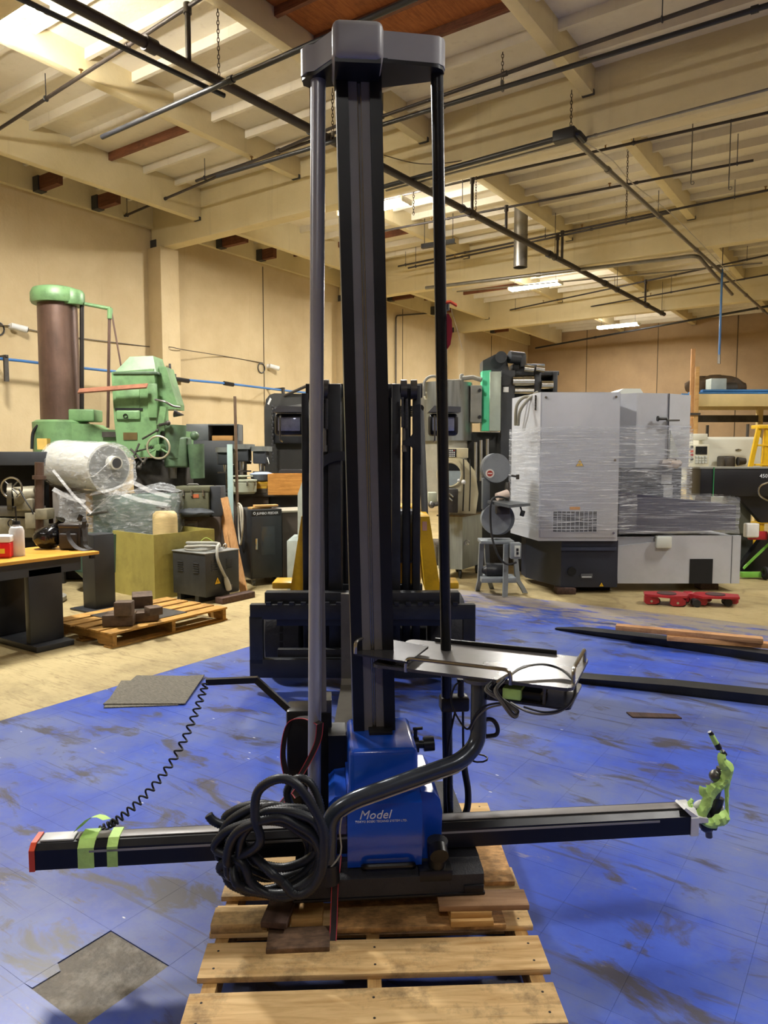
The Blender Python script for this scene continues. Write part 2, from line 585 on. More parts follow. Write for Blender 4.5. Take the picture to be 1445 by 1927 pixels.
def tile_mat():
    m, nt, b = newmat('worn_blue_floor_paint')
    geo = nd(nt, 'ShaderNodeNewGeometry')
    pos = geo.outputs['Position']
    n = nd(nt, 'ShaderNodeTexNoise', i_Scale=1.3, i_Detail=9.0, i_Roughness=0.68)
    nt.links.new(pos, n.inputs['Vector'])
    out = ramp(nt, n.outputs[0], [(0.3, lin('2a4098')), (0.5, lin('334eae')), (0.7, lin('4360c0'))])
    # scuffed greyish film
    n4 = nd(nt, 'ShaderNodeTexNoise', i_Scale=0.9, i_Detail=10.0, i_Roughness=0.72)
    nt.links.new(pos, n4.inputs['Vector'])
    out = mixc(nt, ramp(nt, n4.outputs[0], [(0.42, 0.0), (0.60, 0.75)]), out, lin('677190'))
    # paint worn through to brown-grey
    mp = nd(nt, 'ShaderNodeMapping')
    mp.inputs['Rotation'].default_value = (0, 0, 0.9)
    mp.inputs['Scale'].default_value = (1.0, 2.6, 1)
    nt.links.new(pos, mp.inputs[0])
    n2 = nd(nt, 'ShaderNodeTexNoise', i_Scale=2.3, i_Detail=10.0, i_Roughness=0.66, i_Distortion=0.6)
    nt.links.new(mp.outputs[0], n2.inputs['Vector'])
    wear = ramp(nt, n2.outputs[0], [(0.54, 0.0), (0.575, 0.45), (0.63, 0.9)])
    out = mixc(nt, wear, out, lin('423d38'))
    # far edge of the paint, where traffic has worn it to slab colour
    sx = nd(nt, 'ShaderNodeSeparateXYZ')
    nt.links.new(pos, sx.inputs[0])
    mr = nd(nt, 'ShaderNodeMapRange')
    mr.inputs[1].default_value = -2.6
    mr.inputs[2].default_value = -0.95
    mr.inputs[3].default_value = 0.0
    mr.inputs[4].default_value = 0.26
    nt.links.new(sx.outputs[1], mr.inputs[0])
    ad = nd(nt, 'ShaderNodeMath', operation='ADD')
    mp2 = nd(nt, 'ShaderNodeMapping')
    mp2.inputs['Scale'].default_value = (1.0, 3.5, 1)
    nt.links.new(pos, mp2.inputs[0])
    n5 = nd(nt, 'ShaderNodeTexNoise', i_Scale=2.6, i_Detail=10.0, i_Roughness=0.75)
    nt.links.new(mp2.outputs[0], n5.inputs['Vector'])
    nt.links.new(n5.outputs[0], ad.inputs[0])
    nt.links.new(mr.outputs[0], ad.inputs[1])
    out = mixc(nt, ramp(nt, ad.outputs[0], [(0.62, 0.0), (0.70, 0.85)]), out, lin('9c9078'))
    # long scratches
    mp3 = nd(nt, 'ShaderNodeMapping')
    mp3.inputs['Rotation'].default_value = (0, 0, -0.35)
    mp3.inputs['Scale'].default_value = (0.5, 14.0, 1)
    nt.links.new(pos, mp3.inputs[0])
    n6 = nd(nt, 'ShaderNodeTexNoise', i_Scale=2.4, i_Detail=6.0, i_Roughness=0.6, i_Distortion=0.4)
    nt.links.new(mp3.outputs[0], n6.inputs['Vector'])
    out = mixc(nt, ramp(nt, n6.outputs[0], [(0.60, 0.0), (0.66, 0.55)]), out, lin('35343a'))
    # white chips
    v = nd(nt, 'ShaderNodeTexVoronoi', i_Scale=7.0)
    v.inputs['Randomness'].default_value = 1.0
    nt.links.new(mp.outputs[0], v.inputs['Vector'])
    cr = nd(nt, 'ShaderNodeSeparateColor')
    nt.links.new(v.outputs['Color'], cr.inputs[0])
    f1 = ramp(nt, v.outputs['Distance'], [(0.05, 1.0), (0.08, 0.0)])
    f2 = ramp(nt, cr.outputs[0], [(0.84, 0.0), (0.85, 0.9)])
    out = mixc(nt, mixc(nt, 1.0, f1, f2, 'MULTIPLY'), out, lin('d8dade'))
    nt.links.new(out, b.inputs['Base Color'])
    rr = nd(nt, 'ShaderNodeMapRange')
    rr.inputs[3].default_value = 0.26
    rr.inputs[4].default_value = 0.52
    nt.links.new(n4.outputs[0], rr.inputs[0])
    nt.links.new(rr.outputs[0], b.inputs['Roughness'])
    b.inputs['Specular IOR Level'].default_value = 0.5
    bp = nd(nt, 'ShaderNodeBump', i_Strength=0.12, i_Distance=0.004)
    nt.links.new(n2.outputs[0], bp.inputs['Height'])
    nt.links.new(bp.outputs[0], b.inputs['Normal'])
    return m
SLAB, TILEM = floor_mat(), tile_mat()
FLOOR = struct('floor', MB().lo((-0.3, YF - 0.3, -0.2), (XR + 0.3, YB + 0.3, -TH)), SLAB, 'worn concrete slab, part covered by blue painted tiles')
# the unpainted screed around the tiled field lies level with the tile tops
g = 0.00035
FLOOR_UP = MB()
FLOOR_UP.lo((-0.3, YF, -TH), (BX0 - 0.001, YB, 0.0))
FLOOR_UP.lo((BX0 - 0.001, BY1 + 0.001, -TH), (XR, YB, 0.0))
FLOOR_UP.lo((BX0 - 0.001, YF, -TH), (XR, BY0 - 0.001, 0.0))
FLOOR_UP.lo((BX1 + 0.001, BY0 - 0.001, -TH), (XR, BY1 + 0.001, 0.0))
struct('screed', FLOOR_UP, SLAB, None, FLOOR)
hole = (8.91, -7.55)                     # south-west corner of the tile that has come away
# the tile grid is laid so that the missing tile is one whole tile
gx = hole[0] - round((hole[0] - BX0) / TILE) * TILE
gy = hole[1] - round((hole[1] - BY0) / TILE) * TILE
tile_mb = MB().box((0, 0, -TH / 2), (TILE - 2 * g, TILE - 2 * g, TH))
tile_me = tile_mb.mesh('floor_tile', 0)
cells = []
for i in range(-1, 42):
    for j in range(-1, 47):
        x0, y0 = gx + i * TILE, gy + j * TILE
        x1, y1 = x0 + TILE, y0 + TILE
        if abs(x0 - hole[0]) < 0.02 and abs(y0 - hole[1]) < 0.02:
            continue
        cx0, cx1 = max(x0, BX0), min(x1, BX1)
        cy0, cy1 = max(y0, BY0), min(y1, BY1)
        if cx1 - cx0 < 0.02 or cy1 - cy0 < 0.02:
            continue
        whole = cx1 - cx0 > TILE - 0.001 and cy1 - cy0 > TILE - 0.001
        mx, my = (x0 + x1) / 2 - CAMX, (y0 + y1) / 2 - CAMY
        a, d = mx * RX + my * RY, mx * FX + my * FY
        vis = d > 1.85 and abs(a) < 0.56 * d + 0.15
        cells.append(((0 if vis and whole else 1, d), x0, y0, (cx0, cx1, cy0, cy1)))
cells.sort(key=lambda c: c[0])
rest = MB()
for k, (key, x0, y0, c) in enumerate(cells):
    if k < 296 and key[0] == 0:
        o = link('floor_tile', tile_me, TILEM, FLOOR)
        o.location = (x0 + TILE / 2, y0 + TILE / 2, random.uniform(-0.0004, 0.0))
    else:
        rest.lo((c[0] + g, c[2] + g, -TH), (c[1] - g, c[3] - g, -0.0002))
part(FLOOR, 'floor_tiles', rest, TILEM, 'blue painted floor tiles', 'stuff', 0)
# notch piece of tile that stayed in the hole, and the bare adhesive bed
part(FLOOR, 'tile_fragment', MB().prism([(8.9106, -7.4406), (8.951, -7.455), (8.949, -7.546), (8.9106, -7.5494)], 'xy', -TH, -0.0002), TILEM, None, None, 0)
BEDM = mat('old_tile_adhesive', '6f675a', 0.6, 0, 0.3, 14, 0.6, 50, grime='b0aa9c', gscale=9, gamt=0.8)
part(FLOOR, 'adhesive_bed', MB().lo((hole[0] + 0.001, hole[1] + 0.001, -TH - 0.001), (hole[0] + TILE - 0.001, hole[1] + TILE - 0.001, -0.0035)), BEDM, 'bare grey patch where a tile is missing')

# ---- walls
WL = struct('wall_left', MB().lo((-0.25, YF - 0.25, 0), (0, YB + 0.25, DECK)), WALL, 'cream plastered side wall')
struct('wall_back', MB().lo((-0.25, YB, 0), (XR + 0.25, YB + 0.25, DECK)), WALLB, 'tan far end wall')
struct('wall_right', MB().lo((XR, YF - 0.25, 0), (XR + 0.25, YB, DECK)), WALL, 'cream side wall')
struct('wall_front', MB().lo((0, YF - 0.25, 0), (XR, YF, DECK)), WALL, 'cream wall')
# pilasters that carry the girders (they belong to the left wall)
for y in GY:
    part(WL, 'pilaster', MB().lo((-0.01, y - 0.2, 0), (0.36, y + 0.2, GIRD_B), 0.008), WALL)
part(WL, 'ledger', MB().lo((0, YF, 5.66), (0.09, YB, DECK - 0.02)), BEAMP)
# vertical joints of the tilt-up panels on the far wall
WBK = bpy.data.objects['wall_back']
JOI = mat('wall_joint', '4a3f2e', 0.8)
for x in (2.2, 4.6, 7.0, 9.4, 11.8, 14.2):
    part(WBK, 'panel_joint', MB().lo((x, YB - 0.012, 0), (x + 0.02, YB + 0.01, DECK)), JOI)
for y in (2.8, 8.2, 13.6):
    part(WL, 'panel_joint', MB().lo((-0.01, y, 0), (0.01, y + 0.016, 5.6)), JOI)

# ---- roof: deck, purlins, girders, joists
CEIL = struct('ceiling', MB().lo((-0.25, YF - 0.25, DECK), (XR + 0.25, YB + 0.25, DECK + 0.15)), ROOFP, 'cream painted timber roof deck')
PATCH = wood('bare_plywood', 'b06a34', '8a4c22', '4a2814', 0.75, 1, 0.4)
part(CEIL, 'plywood_patch', MB().lo((5.81, -4.6, DECK - 0.02), (7.98, -1.75, DECK + 0.01)), PATCH, 'unpainted brown plywood patch')
for y in GY:
    part(CEIL, 'girder', MB().lo((0.02, y - 0.12, GIRD_B), (XR, y + 0.12, DECK + 0.01), 0.012), BEAMP, 'deep cream timber girder')
    part(CEIL, 'girder_shoe', MB().lo((0.0, y - 0.13, GIRD_B - 0.02), (0.16, y + 0.13, GIRD_B + 0.16)), HANGER)
ys = [YF] + GY + [YB]
for x in PX:
    for k in range(len(ys) - 1):
        y0, y1 = ys[k] + (0.12 if k else 0), ys[k + 1] - 0.12
        zb = 5.58 if x < 2 else PURL_B
        part(CEIL, 'purlin', MB().lo((x - 0.065, y0, zb), (x + 0.065, y1, DECK + 0.01), 0.006), BEAMP)
        for yy in (y0 + 0.03, y1 - 0.03):
            if yy > -6.5 and x < 13:
                part(CEIL, 'beam_hanger', MB().lo((x - 0.07, yy - 0.02, zb - 0.006), (x + 0.07, yy + 0.02, zb + 0.05)), HANGER)
JOIST = {}
def joist_mesh(L, m, key):
    if key not in JOIST:
        JOIST[key] = MB().box((L / 2, 0, -0.055), (L, 0.05, 0.11)).mesh('joist', 0)
        JOIST[key].materials.append(m)
    return JOIST[key]
nj = 0
jrest = MB()
rows = [YF + 0.3 + 0.61 * i for i in range(54)]
xs = [0.09] + PX
for k in range(len(xs) - 1):
    xa, xb = xs[k] + (0.065 if k else 0), xs[k + 1] - 0.065
    for i, y in enumerate(rows):
        if min(abs(y - q) for q in GY) < 0.16 or y > YB - 0.05:
            continue
        mx, my = (xa + xb) / 2 - CAMX, y - CAMY
        a, d = mx * RX + my * RY, mx * FX + my * FY
        vis = d > 5.5 and abs(a) < 0.56 * d + 1.2
        brown = (k == 0 and random.random() < 0.45) or (k == 1 and i % 9 == 4) or (k == 3 and -4.7 < y < -1.7)
        if vis and nj < 290:
            nj += 1
            me = joist_mesh(xb - xa, BROWN if brown else ROOFP, (round(xb - xa, 3), brown))
            o = link('joist', me, None, CEIL)
            o.location = (xa, y, DECK)
        else:
            jrest.lo((xa, y - 0.025, DECK - 0.11), (xb, y + 0.025, DECK + 0.005))
part(CEIL, 'joists', jrest, ROOFP, None, 'stuff', 0)
# brown timber blocks and hangers against the ledger of the left wall
for y in (-3.15, -2.2, -1.2, 0.28, 1.5, 2.6, 6.3, 7.4, 9.6, 12.2, 13.4):
    ln = random.choice((0.45, 0.6, 0.75))
    blk = part(CEIL, 'timber_block', MB().lo((0.10, y - 0.05, 5.66), (0.10 + ln, y + 0.05, 5.86)), BROWN)
    part(blk, 'bracket', MB().lo((0.09, y - 0.07, 5.65), (0.24, y + 0.07, 5.87)), HANGER)

# ---- lamps: hanging tube fixtures
LSHADE = mat('lamp_housing', 'd8d4c8', 0.4)
lampnames = {0: 'behind the photographer', 1: 'cut by the left picture edge', 2: 'half hidden behind the tall black mast', 3: 'in the middle bay above the wrapped machine', 4: 'nearest the far tan wall'}
def tube_lamp(x, y, label, power):
    fr = Frame(xy=(x, y), build=True, z=LAMP_Z)
    t = thing('tube_lamp', label, 'lamp', fr, 'hanging tube lamps')
    part(t, 'housing', MB().prism([(-0.045, 0.045), (-0.035, 0.085), (0.035, 0.085), (0.045, 0.045)], 'yz', -0.60, 0.60), LSHADE)
    for xx in (-0.61, 0.61):
        part(t, 'end_cap', MB().lo((xx - 0.015, -0.14, -0.01), (xx + 0.015, 0.14, 0.07), 0.004), LSHADE)
    for yy in (-0.10, -0.035, 0.035, 0.10):
        part(t, 'tube', MB().cyl((-0.59, yy, 0.012 if abs(yy) > 0.05 else 0.025), (0.59, yy, 0.012 if abs(yy) > 0.05 else 0.025), 0.014, None, 8), glow('lamp_tube_%d' % int(power), (1.0, 0.97, 0.92), power * 0.5))
    for xx in (-0.5, 0.5):
        part(t, 'hanger_wire', MB().cyl((xx, 0, 0.06), (xx, 0, DECK - LAMP_Z), 0.004, None, 5), HANGER)
    ld = bpy.data.lights.new('lamp_light', 'AREA')
    ld.shape = 'RECTANGLE'
    ld.size, ld.size_y = 1.15, 0.26
    ld.energy = power * 0.8
    ld.color = LAMP_COL
    lo = bpy.data.objects.new('lamp_light', ld)
    COL.objects.link(lo)
    lo.parent = t
    lo.location = (0, 0, -0.02)
for i, (x, y, share) in enumerate(LAMPS_LEFT):
    tube_lamp(x, y, 'long white tube lamp ' + lampnames[i], LAMP_W * share)
for i, (x, y, share) in enumerate(LAMPS_RIGHT):
    tube_lamp(x, y, 'long white tube lamp over the right aisle, ' + ('farthest behind the photographer', 'beside the photographer', 'beyond the right picture edge', 'above the white machine, out of view')[i], LAMP_W * share)
# ================================================================== FOREGROUND: pallet, measuring machine
PALW = wood('pallet_wood', 'e6c48c', 'bd935a', '55442f', 0.7, 0, 0.75)
PALS = wood('pallet_stringer_wood', 'c79f62', '93693a', '5a4630', 0.7, 1, 0.5)
NAIL = MB().cyl((0, 0, -0.0005), (0, 0, 0.0005), 0.004, None, 6).mesh('nail', 0)
def pallet(fr, label, W, L, nb, first=None, wsm=None, wst=None, H=0.14, gap_seed=1, bw=None, nails=True):
    """deck boards along x, stringers along y; origin at the near left corner, floor level"""
    rnd = random.Random(gap_seed)
    t = thing('wooden_pallet', label, 'pallet', fr)
    wsm, wst = wsm or PALW, wst or PALS
    for x in (0.02, W / 2 - 0.02, W - 0.06):
        poly = [(0, 0.016), (0.2, 0.016), (0.22, 0.05), (0.42, 0.05), (0.44, 0.016), (L - 0.44, 0.016), (L - 0.42, 0.05), (L - 0.22, 0.05), (L - 0.2, 0.016), (L, 0.016), (L, H - 0.018), (0, H - 0.018)]
        part(t, 'stringer', MB().prism(poly, 'yz', x, x + 0.04), wst, None, None, 0)
    for y, w in bw or [(i * (L - 0.1) / (nb - 1), 0.1) for i in range(nb)]:
        o = part(t, 'deck_board', MB().box((0, 0, 0), (W, w, 0.018), None, 0.002), wsm)
        o.location = (W / 2 + rnd.uniform(-0.006, 0.006), y + w / 2, H - 0.009)
        o.rotation_euler = (0, 0, rnd.uniform(-0.006, 0.006))
        if nails:
            for x in (0.04, W / 2, W - 0.04):
                for q in (-0.25, 0.25):
                    nl = link('nail', NAIL, mat('rusty_nail', '2b2420', 0.7), o)
                    nl.location = (x - W / 2, q * w, 0.009)
    for y in (0.0, L / 2 - 0.05, L - 0.1):
        part(t, 'bottom_board', MB().lo((0, y, 0.0), (W, y + 0.1, 0.016), 0.002), wsm)
    return t
# near pallet under the machine: near corners seen at the bottom of the picture
pa = Frame(-0.527, 1.757, 2.3)
PF = pallet(pa, 'large worn pallet under the blue measuring machine', 1.016, 1.22, 7,
            bw=[(0.0, 0.148), (0.203, 0.150), (0.398, 0.142), (0.59, 0.135), (0.77, 0.14), (0.95, 0.10), (1.08, 0.14)])

# --- loose lumber on the pallet, under the machine's base
OSB = mat('strand_board', 'b98d58', 0.75, 0, 0.45, 26, 0.3, 30, stretch=(1, 2.4, 1), grime='3d2b1a', gscale=9, gamt=0.7)
DKW = wood('dark_weathered_plank', '5a443a', '3b2c27', '20180f', 0.75, 1, 0.4)
LTW = wood('clean_pine', 'cda468', 'b0844a', None, 0.65, 0)
PNK = wood('reddish_plank', 'b08a66', '8d6848', '5a4230', 0.65, 0, 0.4)
def plank(name, label, cat, px, py, z0, size, rot, m, group=None):
    """plank whose near left lower corner stands at that pixel and height"""
    fr = Frame(xy=tuple(G(px, py, z0).xy), rot=rot, z=z0)
    return solo(name, label, cat, fr, MB().lo((0, 0, 0), size, 0.002), m, group)
plank('strand_board_sheet', 'long strand board sheet lying crosswise beneath the machine base', 'board', 634, 1757, 0.14, (0.53, 0.17, 0.016), 2.3, OSB)
plank('strand_board_offcut', 'strand board strip along the pallet edge right of the machine', 'board', 912, 1668, 0.14, (0.105, 0.5, 0.016), 2.3, OSB)
plank('strand_board_offcut', 'dark stained strand board offcut in front of the short pine block', 'board', 500, 1796, 0.14, (0.19, 0.10, 0.016), 3.5, mat('stained_strand_board', '6d5440', 0.7, 0, 0.5, 22, 0.4, 30, stretch=(1, 2.4, 1), grime='2a1d14', gscale=8, gamt=0.8))
plank('pine_block', 'short pale pine block standing under the hose coil', 'block', 548, 1747, 0.14, (0.098, 0.09, 0.03), 2.6, LTW)
plank('wood_board', 'yellowish board lying left of the dark plank on the pallet', 'board', 396, 1758, 0.1405, (0.175, 0.09, 0.03), 2.6, PALW)
plank('dark_plank', 'short dark brown plank poking out under the hose coil', 'plank', 490, 1746, 0.1706, (0.082, 0.32, 0.02), -6, DKW)
plank('pine_block', 'lower of two pine blocks right below the machine base', 'block', 848, 1746, 0.156, (0.135, 0.09, 0.02), 2.6, LTW, 'stacked pine blocks')
plank('pine_block', 'upper of two pine blocks right below the machine base', 'block', 848, 1729, 0.1762, (0.13, 0.09, 0.02), 2.0, LTW, 'stacked pine blocks')
plank('reddish_board', 'reddish board sticking out right under the machine base corner', 'board', 826, 1716, 0.1965, (0.285, 0.085, 0.018), 1.5, PNK)

# --- the measuring machine
mf = Frame(0.0, 2.49, 4.5)
MM = thing('measuring_machine', 'tall blue and black column measuring machine on the near pallet', 'measuring machine', mf)
BLUE = mat('blue_enamel', '1450c4', 0.22, 0, 0.06, 4, coat=0.6)
GREY = mat('grey_enamel', '9a9796', 0.4, 0, 0.06, 4)
GREYD = mat('dark_grey_anodised', '7c7876', 0.42, 0.1, 0.1, 8)
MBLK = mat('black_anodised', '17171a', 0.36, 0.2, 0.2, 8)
BASEM = mat('black_textured_paint', '26262a', 0.5, 0, 0.15, 12, 0.25, 180, grime='3f4044', gscale=7, gamt=0.3)
ORNG = mat('orange_plastic', 'e2502a', 0.45)
GRNT = mat('green_masking_tape', 'c0e880', 0.55, 0, 0.15, 10, 0.3, 40)
# base casting (profile in y,z)
yb = -0.275
BT = 0.2155
base_prof = [(yb, BT), (yb, 0.284), (yb + 0.010, 0.292), (yb + 0.07, 0.296), (yb + 0.075, 0.300), (0.36, 0.300), (0.36, BT)]
B = part(MM, 'base', MB().prism(base_prof, 'yz', -0.305, 0.300), BASEM, 'heavy black cast base')
part(B, 'base_edge', MB().lo((-0.309, yb - 0.004, BT), (0.304, yb + 0.03, BT + 0.01), 0.003), MBLK)
part(B, 'corner_plate', MB().lo((0.235, yb - 0.006, 0.226), (0.298, yb, 0.25), 0.002), MBLK)
hb = MB()
hb.tube(fillet([(-0.085, yb + 0.06, 0.29), (-0.085, yb + 0.012, 0.318), (0.075, yb + 0.012, 0.318), (0.075, yb + 0.06, 0.29)], 0.02), 0.009, 8)
part(B, 'carry_handle', hb, BLKP())
part(B, 'recess', MB().lo((0.09, yb - 0.001, 0.262), (0.20, yb + 0.06, 0.301), 0.006), MBLK)
kn = MB().cyl((0.152, yb + 0.03, 0.30), (0.152, yb + 0.02, 0.39), 0.028, 0.034, 14)
kn.cyl((0.152, yb + 0.01, 0.372), (0.152, yb - 0.022, 0.36), 0.030, 0.030, 14)
part(B, 'leveling_knob', kn, BLKP())
# blue housing
HB = MB().box((-0.016, -0.045, 0.485), (0.226, 0.30, 0.37), None, 0.018)
H = part(MM, 'blue_housing', HB, BLUE, 'glossy blue column cover')
lb = MB().prism([(-0.235, 0.30), (-0.248, 0.36), (-0.248, 0.465), (-0.238, 0.51), (-0.19, 0.53), (0.12, 0.53), (0.12, 0.30)], 'yz', -0.136, 0.104)
part(H, 'lower_cover', lb, BLUE, None, None, 35)
rl = MB().prism([(0.105, 0.3005), (0.172, 0.3005), (0.176, 0.46), (0.168, 0.50), (0.150, 0.522), (0.105, 0.53)], 'xz', -0.20, 0.10)
part(H, 'side_cover', rl, BLUE, None, None, 35)
ll = MB().prism([(-0.198, 0.3005), (-0.137, 0.3005), (-0.137, 0.51), (-0.175, 0.505), (-0.195, 0.485)], 'xz', -0.17, 0.12)
part(H, 'side_cover', ll, BLUE, None, None, 35)
part(H, 'cover_plate', MB().lo((-0.056, -0.07, 0.667), (0.024, -0.01, 0.682), 0.002), BLKP())
WTX = mat('white_lettering', 'e8ecf2', 0.5, 0, 0.02)
tp = mf.p(670, 1531, 2.335)
text(H, 'lettering', 'Model', 0.04, WTX, (-0.100, -0.2505, 0.468), (90, 0, 0), 0.28, 0.001)
text(H, 'lettering', 'TOKYO BOEKI TECHNO SYSTEM LTD.', 0.0098, WTX, (-0.112, -0.2505, 0.456), (90, 0, 0), 0.1, 0.001)
kx, kz = 0.095, 0.605
kp = MB().cyl((kx, 0.0, kz), (kx + 0.027, 0.0, kz), 0.028, None, 14)
kp.cyl((kx + 0.027, 0.0, kz), (kx + 0.045, 0.0, kz), 0.014, None, 12).cyl((kx + 0.045, 0.0, kz), (kx + 0.082, 0.0, kz + 0.002), 0.025, 0.025, 16)
kp.cyl((kx + 0.015, 0.0, kz), (kx + 0.017, 0.0, kz + 0.06), 0.007, None, 8).cyl((kx + 0.008, 0.0, kz + 0.056), (kx + 0.04, -0.01, kz + 0.062), 0.006, None, 8)
part(H, 'adjusting_knob', kp, BLKP())

# mast: leaning slightly, black side rails with a recessed grey guide in the middle
def lean(px0, py0, d0, px1, py1, d1):
    a, b = mf.p(px0, py0, d0), mf.p(px1, py1, d1)
    return a, b
m0, m1 = lean(706, 1425, 2.46, 674, 100, 2.40)
def slab_between(mb, a, b, x0, x1, y0, y1):
    vs = []
    for q in (a, b):
        vs += [(q.x + x0, q.y + y0, q.z), (q.x + x1, q.y + y0, q.z), (q.x + x1, q.y + y1, q.z), (q.x + x0, q.y + y1, q.z)]
    return mb.add(vs, [(3, 2, 1, 0), (4, 5, 6, 7), (0, 1, 5, 4), (1, 2, 6, 5), (2, 3, 7, 6), (3, 0, 4, 7)])
ms = MB()
slab_between(ms, m0, m1, -0.0725, -0.035, 0.0, 0.14)
slab_between(ms, m0, m1, 0.034, 0.0725, 0.0, 0.14)
slab_between(ms, m0, m1, -0.036, 0.036, 0.03, 0.139)
MAST = part(MM, 'mast', ms, MBLK, 'tall black mast')
gr_ = MB()
slab_between(gr_, m0, m1, -0.0345, -0.007, 0.008, 0.03)
slab_between(gr_, m0, m1, 0.007, 0.0335, 0.008, 0.03)
slab_between(gr_, m0, m1, -0.0075, 0.0075, 0.018, 0.03)
part(MAST, 'guide_strip', gr_, GREYD, 'grey guide strip')
for sx in (-0.0052, 0.0062):
    wr = MB().cyl((m0.x + sx * 0.6, m0.y + 0.012, m0.z), (m1.x + sx, m1.y + 0.012, m1.z), 0.0017, None, 6)
    part(MAST, 'counterweight_wire', wr, CHR())
# head: cap and two wings with their dark undersides
def wing_poly(s):
    return None
cA, cB = mf.p(625, 108, 2.28), mf.p(723, 30, 2.28)
CAPC = MB().lo((cA.x, cA.y, cA.z), (cB.x, cA.y + 0.20, cB.z), 0.022)
HEAD = part(MM, 'head_cover', CAPC, GREY, 'grey head cover')
lw, rw = mf.p(567, 110, 2.44), mf.p(838, 112, 2.41)
zt, zb_ = mf.p(600, 82, 2.42).z, mf.p(575, 133, 2.42).z
yc = cA.y
wl = [(lw.x, lw.y + 0.05), (lw.x - 0.002, lw.y + 0.015), (lw.x + 0.014, lw.y - 0.012), (lw.x + 0.04, lw.y - 0.022), (cA.x + 0.01, yc + 0.055), (cB.x - 0.01, yc + 0.055),
      (rw.x - 0.05, rw.y - 0.034), (rw.x - 0.026, rw.y - 0.03), (rw.x - 0.008, rw.y - 0.017), (rw.x, rw.y + 0.005), (rw.x - 0.003, rw.y + 0.03), (rw.x - 0.02, rw.y + 0.05), (rw.x - 0.05, rw.y + 0.062), (cB.x, yc + 0.215), (cA.x, yc + 0.215), (lw.x + 0.03, lw.y + 0.07)]
part(HEAD, 'wing_cover', MB().prism(wl, 'xy', zb_, zt), GREY, None, None, 50)
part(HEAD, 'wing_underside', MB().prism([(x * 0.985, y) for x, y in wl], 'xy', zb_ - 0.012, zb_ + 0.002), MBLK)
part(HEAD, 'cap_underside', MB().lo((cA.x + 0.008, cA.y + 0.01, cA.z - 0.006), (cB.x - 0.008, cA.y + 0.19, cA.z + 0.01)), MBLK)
# two guide posts
a, b = mf.p(591, 1530, 2.47), mf.p(599, 128, 2.46)
lp = part(MM, 'guide_post', MB().cyl(a, b, 0.0225, 0.0245, 24), mat('satin_grey_post', 'aeaeb2', 0.3, 0.35, 0.05, 4), 'light grey post')
a2, b2 = mf.p(606, 1340, 2.55), mf.p(603, 150, 2.5)
part(lp, 'post_cover', MB().add([(a2.x - 0.012, a2.y, a2.z), (a2.x + 0.016, a2.y, a2.z), (a2.x + 0.016, a2.y + 0.03, a2.z), (a2.x - 0.012, a2.y + 0.03, a2.z),
     (b2.x - 0.018, b2.y, b2.z), (b2.x - 0.008, b2.y, b2.z), (b2.x - 0.008, b2.y + 0.03, b2.z), (b2.x - 0.018, b2.y + 0.03, b2.z)],
     [(3, 2, 1, 0), (4, 5, 6, 7), (0, 1, 5, 4), (1, 2, 6, 5), (2, 3, 7, 6), (3, 0, 4, 7)]), GREYD)
a, b = mf.p(844, 1545, 2.60), mf.p(822, 130, 2.425)
rp = part(MM, 'guide_post', MB().cyl(a, b, 0.0185, 0.0205, 24), mat('black_satin_post', '1d1e22', 0.28, 0.3, 0.05, 4), 'black post')
cl = mf.p(848, 1322, 2.58)
cb = MB().box((cl.x + 0.012, cl.y - 0.002, cl.z), (0.105, 0.062, 0.055), None, 0.01)
col = part(rp, 'clamp_collar', cb, BLKP())
ck = mf.p(867, 1300, 2.57)
part(col, 'clamp_handle', MB().cyl((ck.x, ck.y, cl.z), (ck.x, ck.y, ck.z + 0.035), 0.013, 0.011, 12).cyl((ck.x, ck.y, ck.z + 0.035), (ck.x, ck.y, ck.z + 0.045), 0.015, 0.015, 12), BLKP())
part(rp, 'post_cable', MB().tube(spline([(cl.x + 0.02, cl.y, cl.z - 0.02), (cl.x - 0.005, cl.y - 0.02, cl.z - 0.12), (cl.x - 0.02, cl.y - 0.025, cl.z - 0.3), (cl.x - 0.012, cl.y - 0.02, cl.z - 0.42)]), 0.004, 6), BLKP())
hz = mf.p(880, 1420, 2.60)
part(rp, 'post_hose', MB().tube(spline([(cl.x + 0.045, cl.y, cl.z - 0.02), (cl.x + 0.05, cl.y, cl.z - 0.22), (cl.x + 0.066, cl.y, cl.z - 0.33), (cl.x + 0.064, cl.y, cl.z - 0.40), (cl.x + 0.04, cl.y, cl.z - 0.455)]),
     0.012, 10, rf=lambda i: 0.0045 if i < 9 else 0.0125), BLKP())
tie = mf.p(840, 576, 2.50)
part(rp, 'clip_band', MB().cyl((tie.x - 0.012, tie.y, tie.z - 0.014), (tie.x - 0.012, tie.y, tie.z + 0.014), 0.0225, None, 16), BLKP())

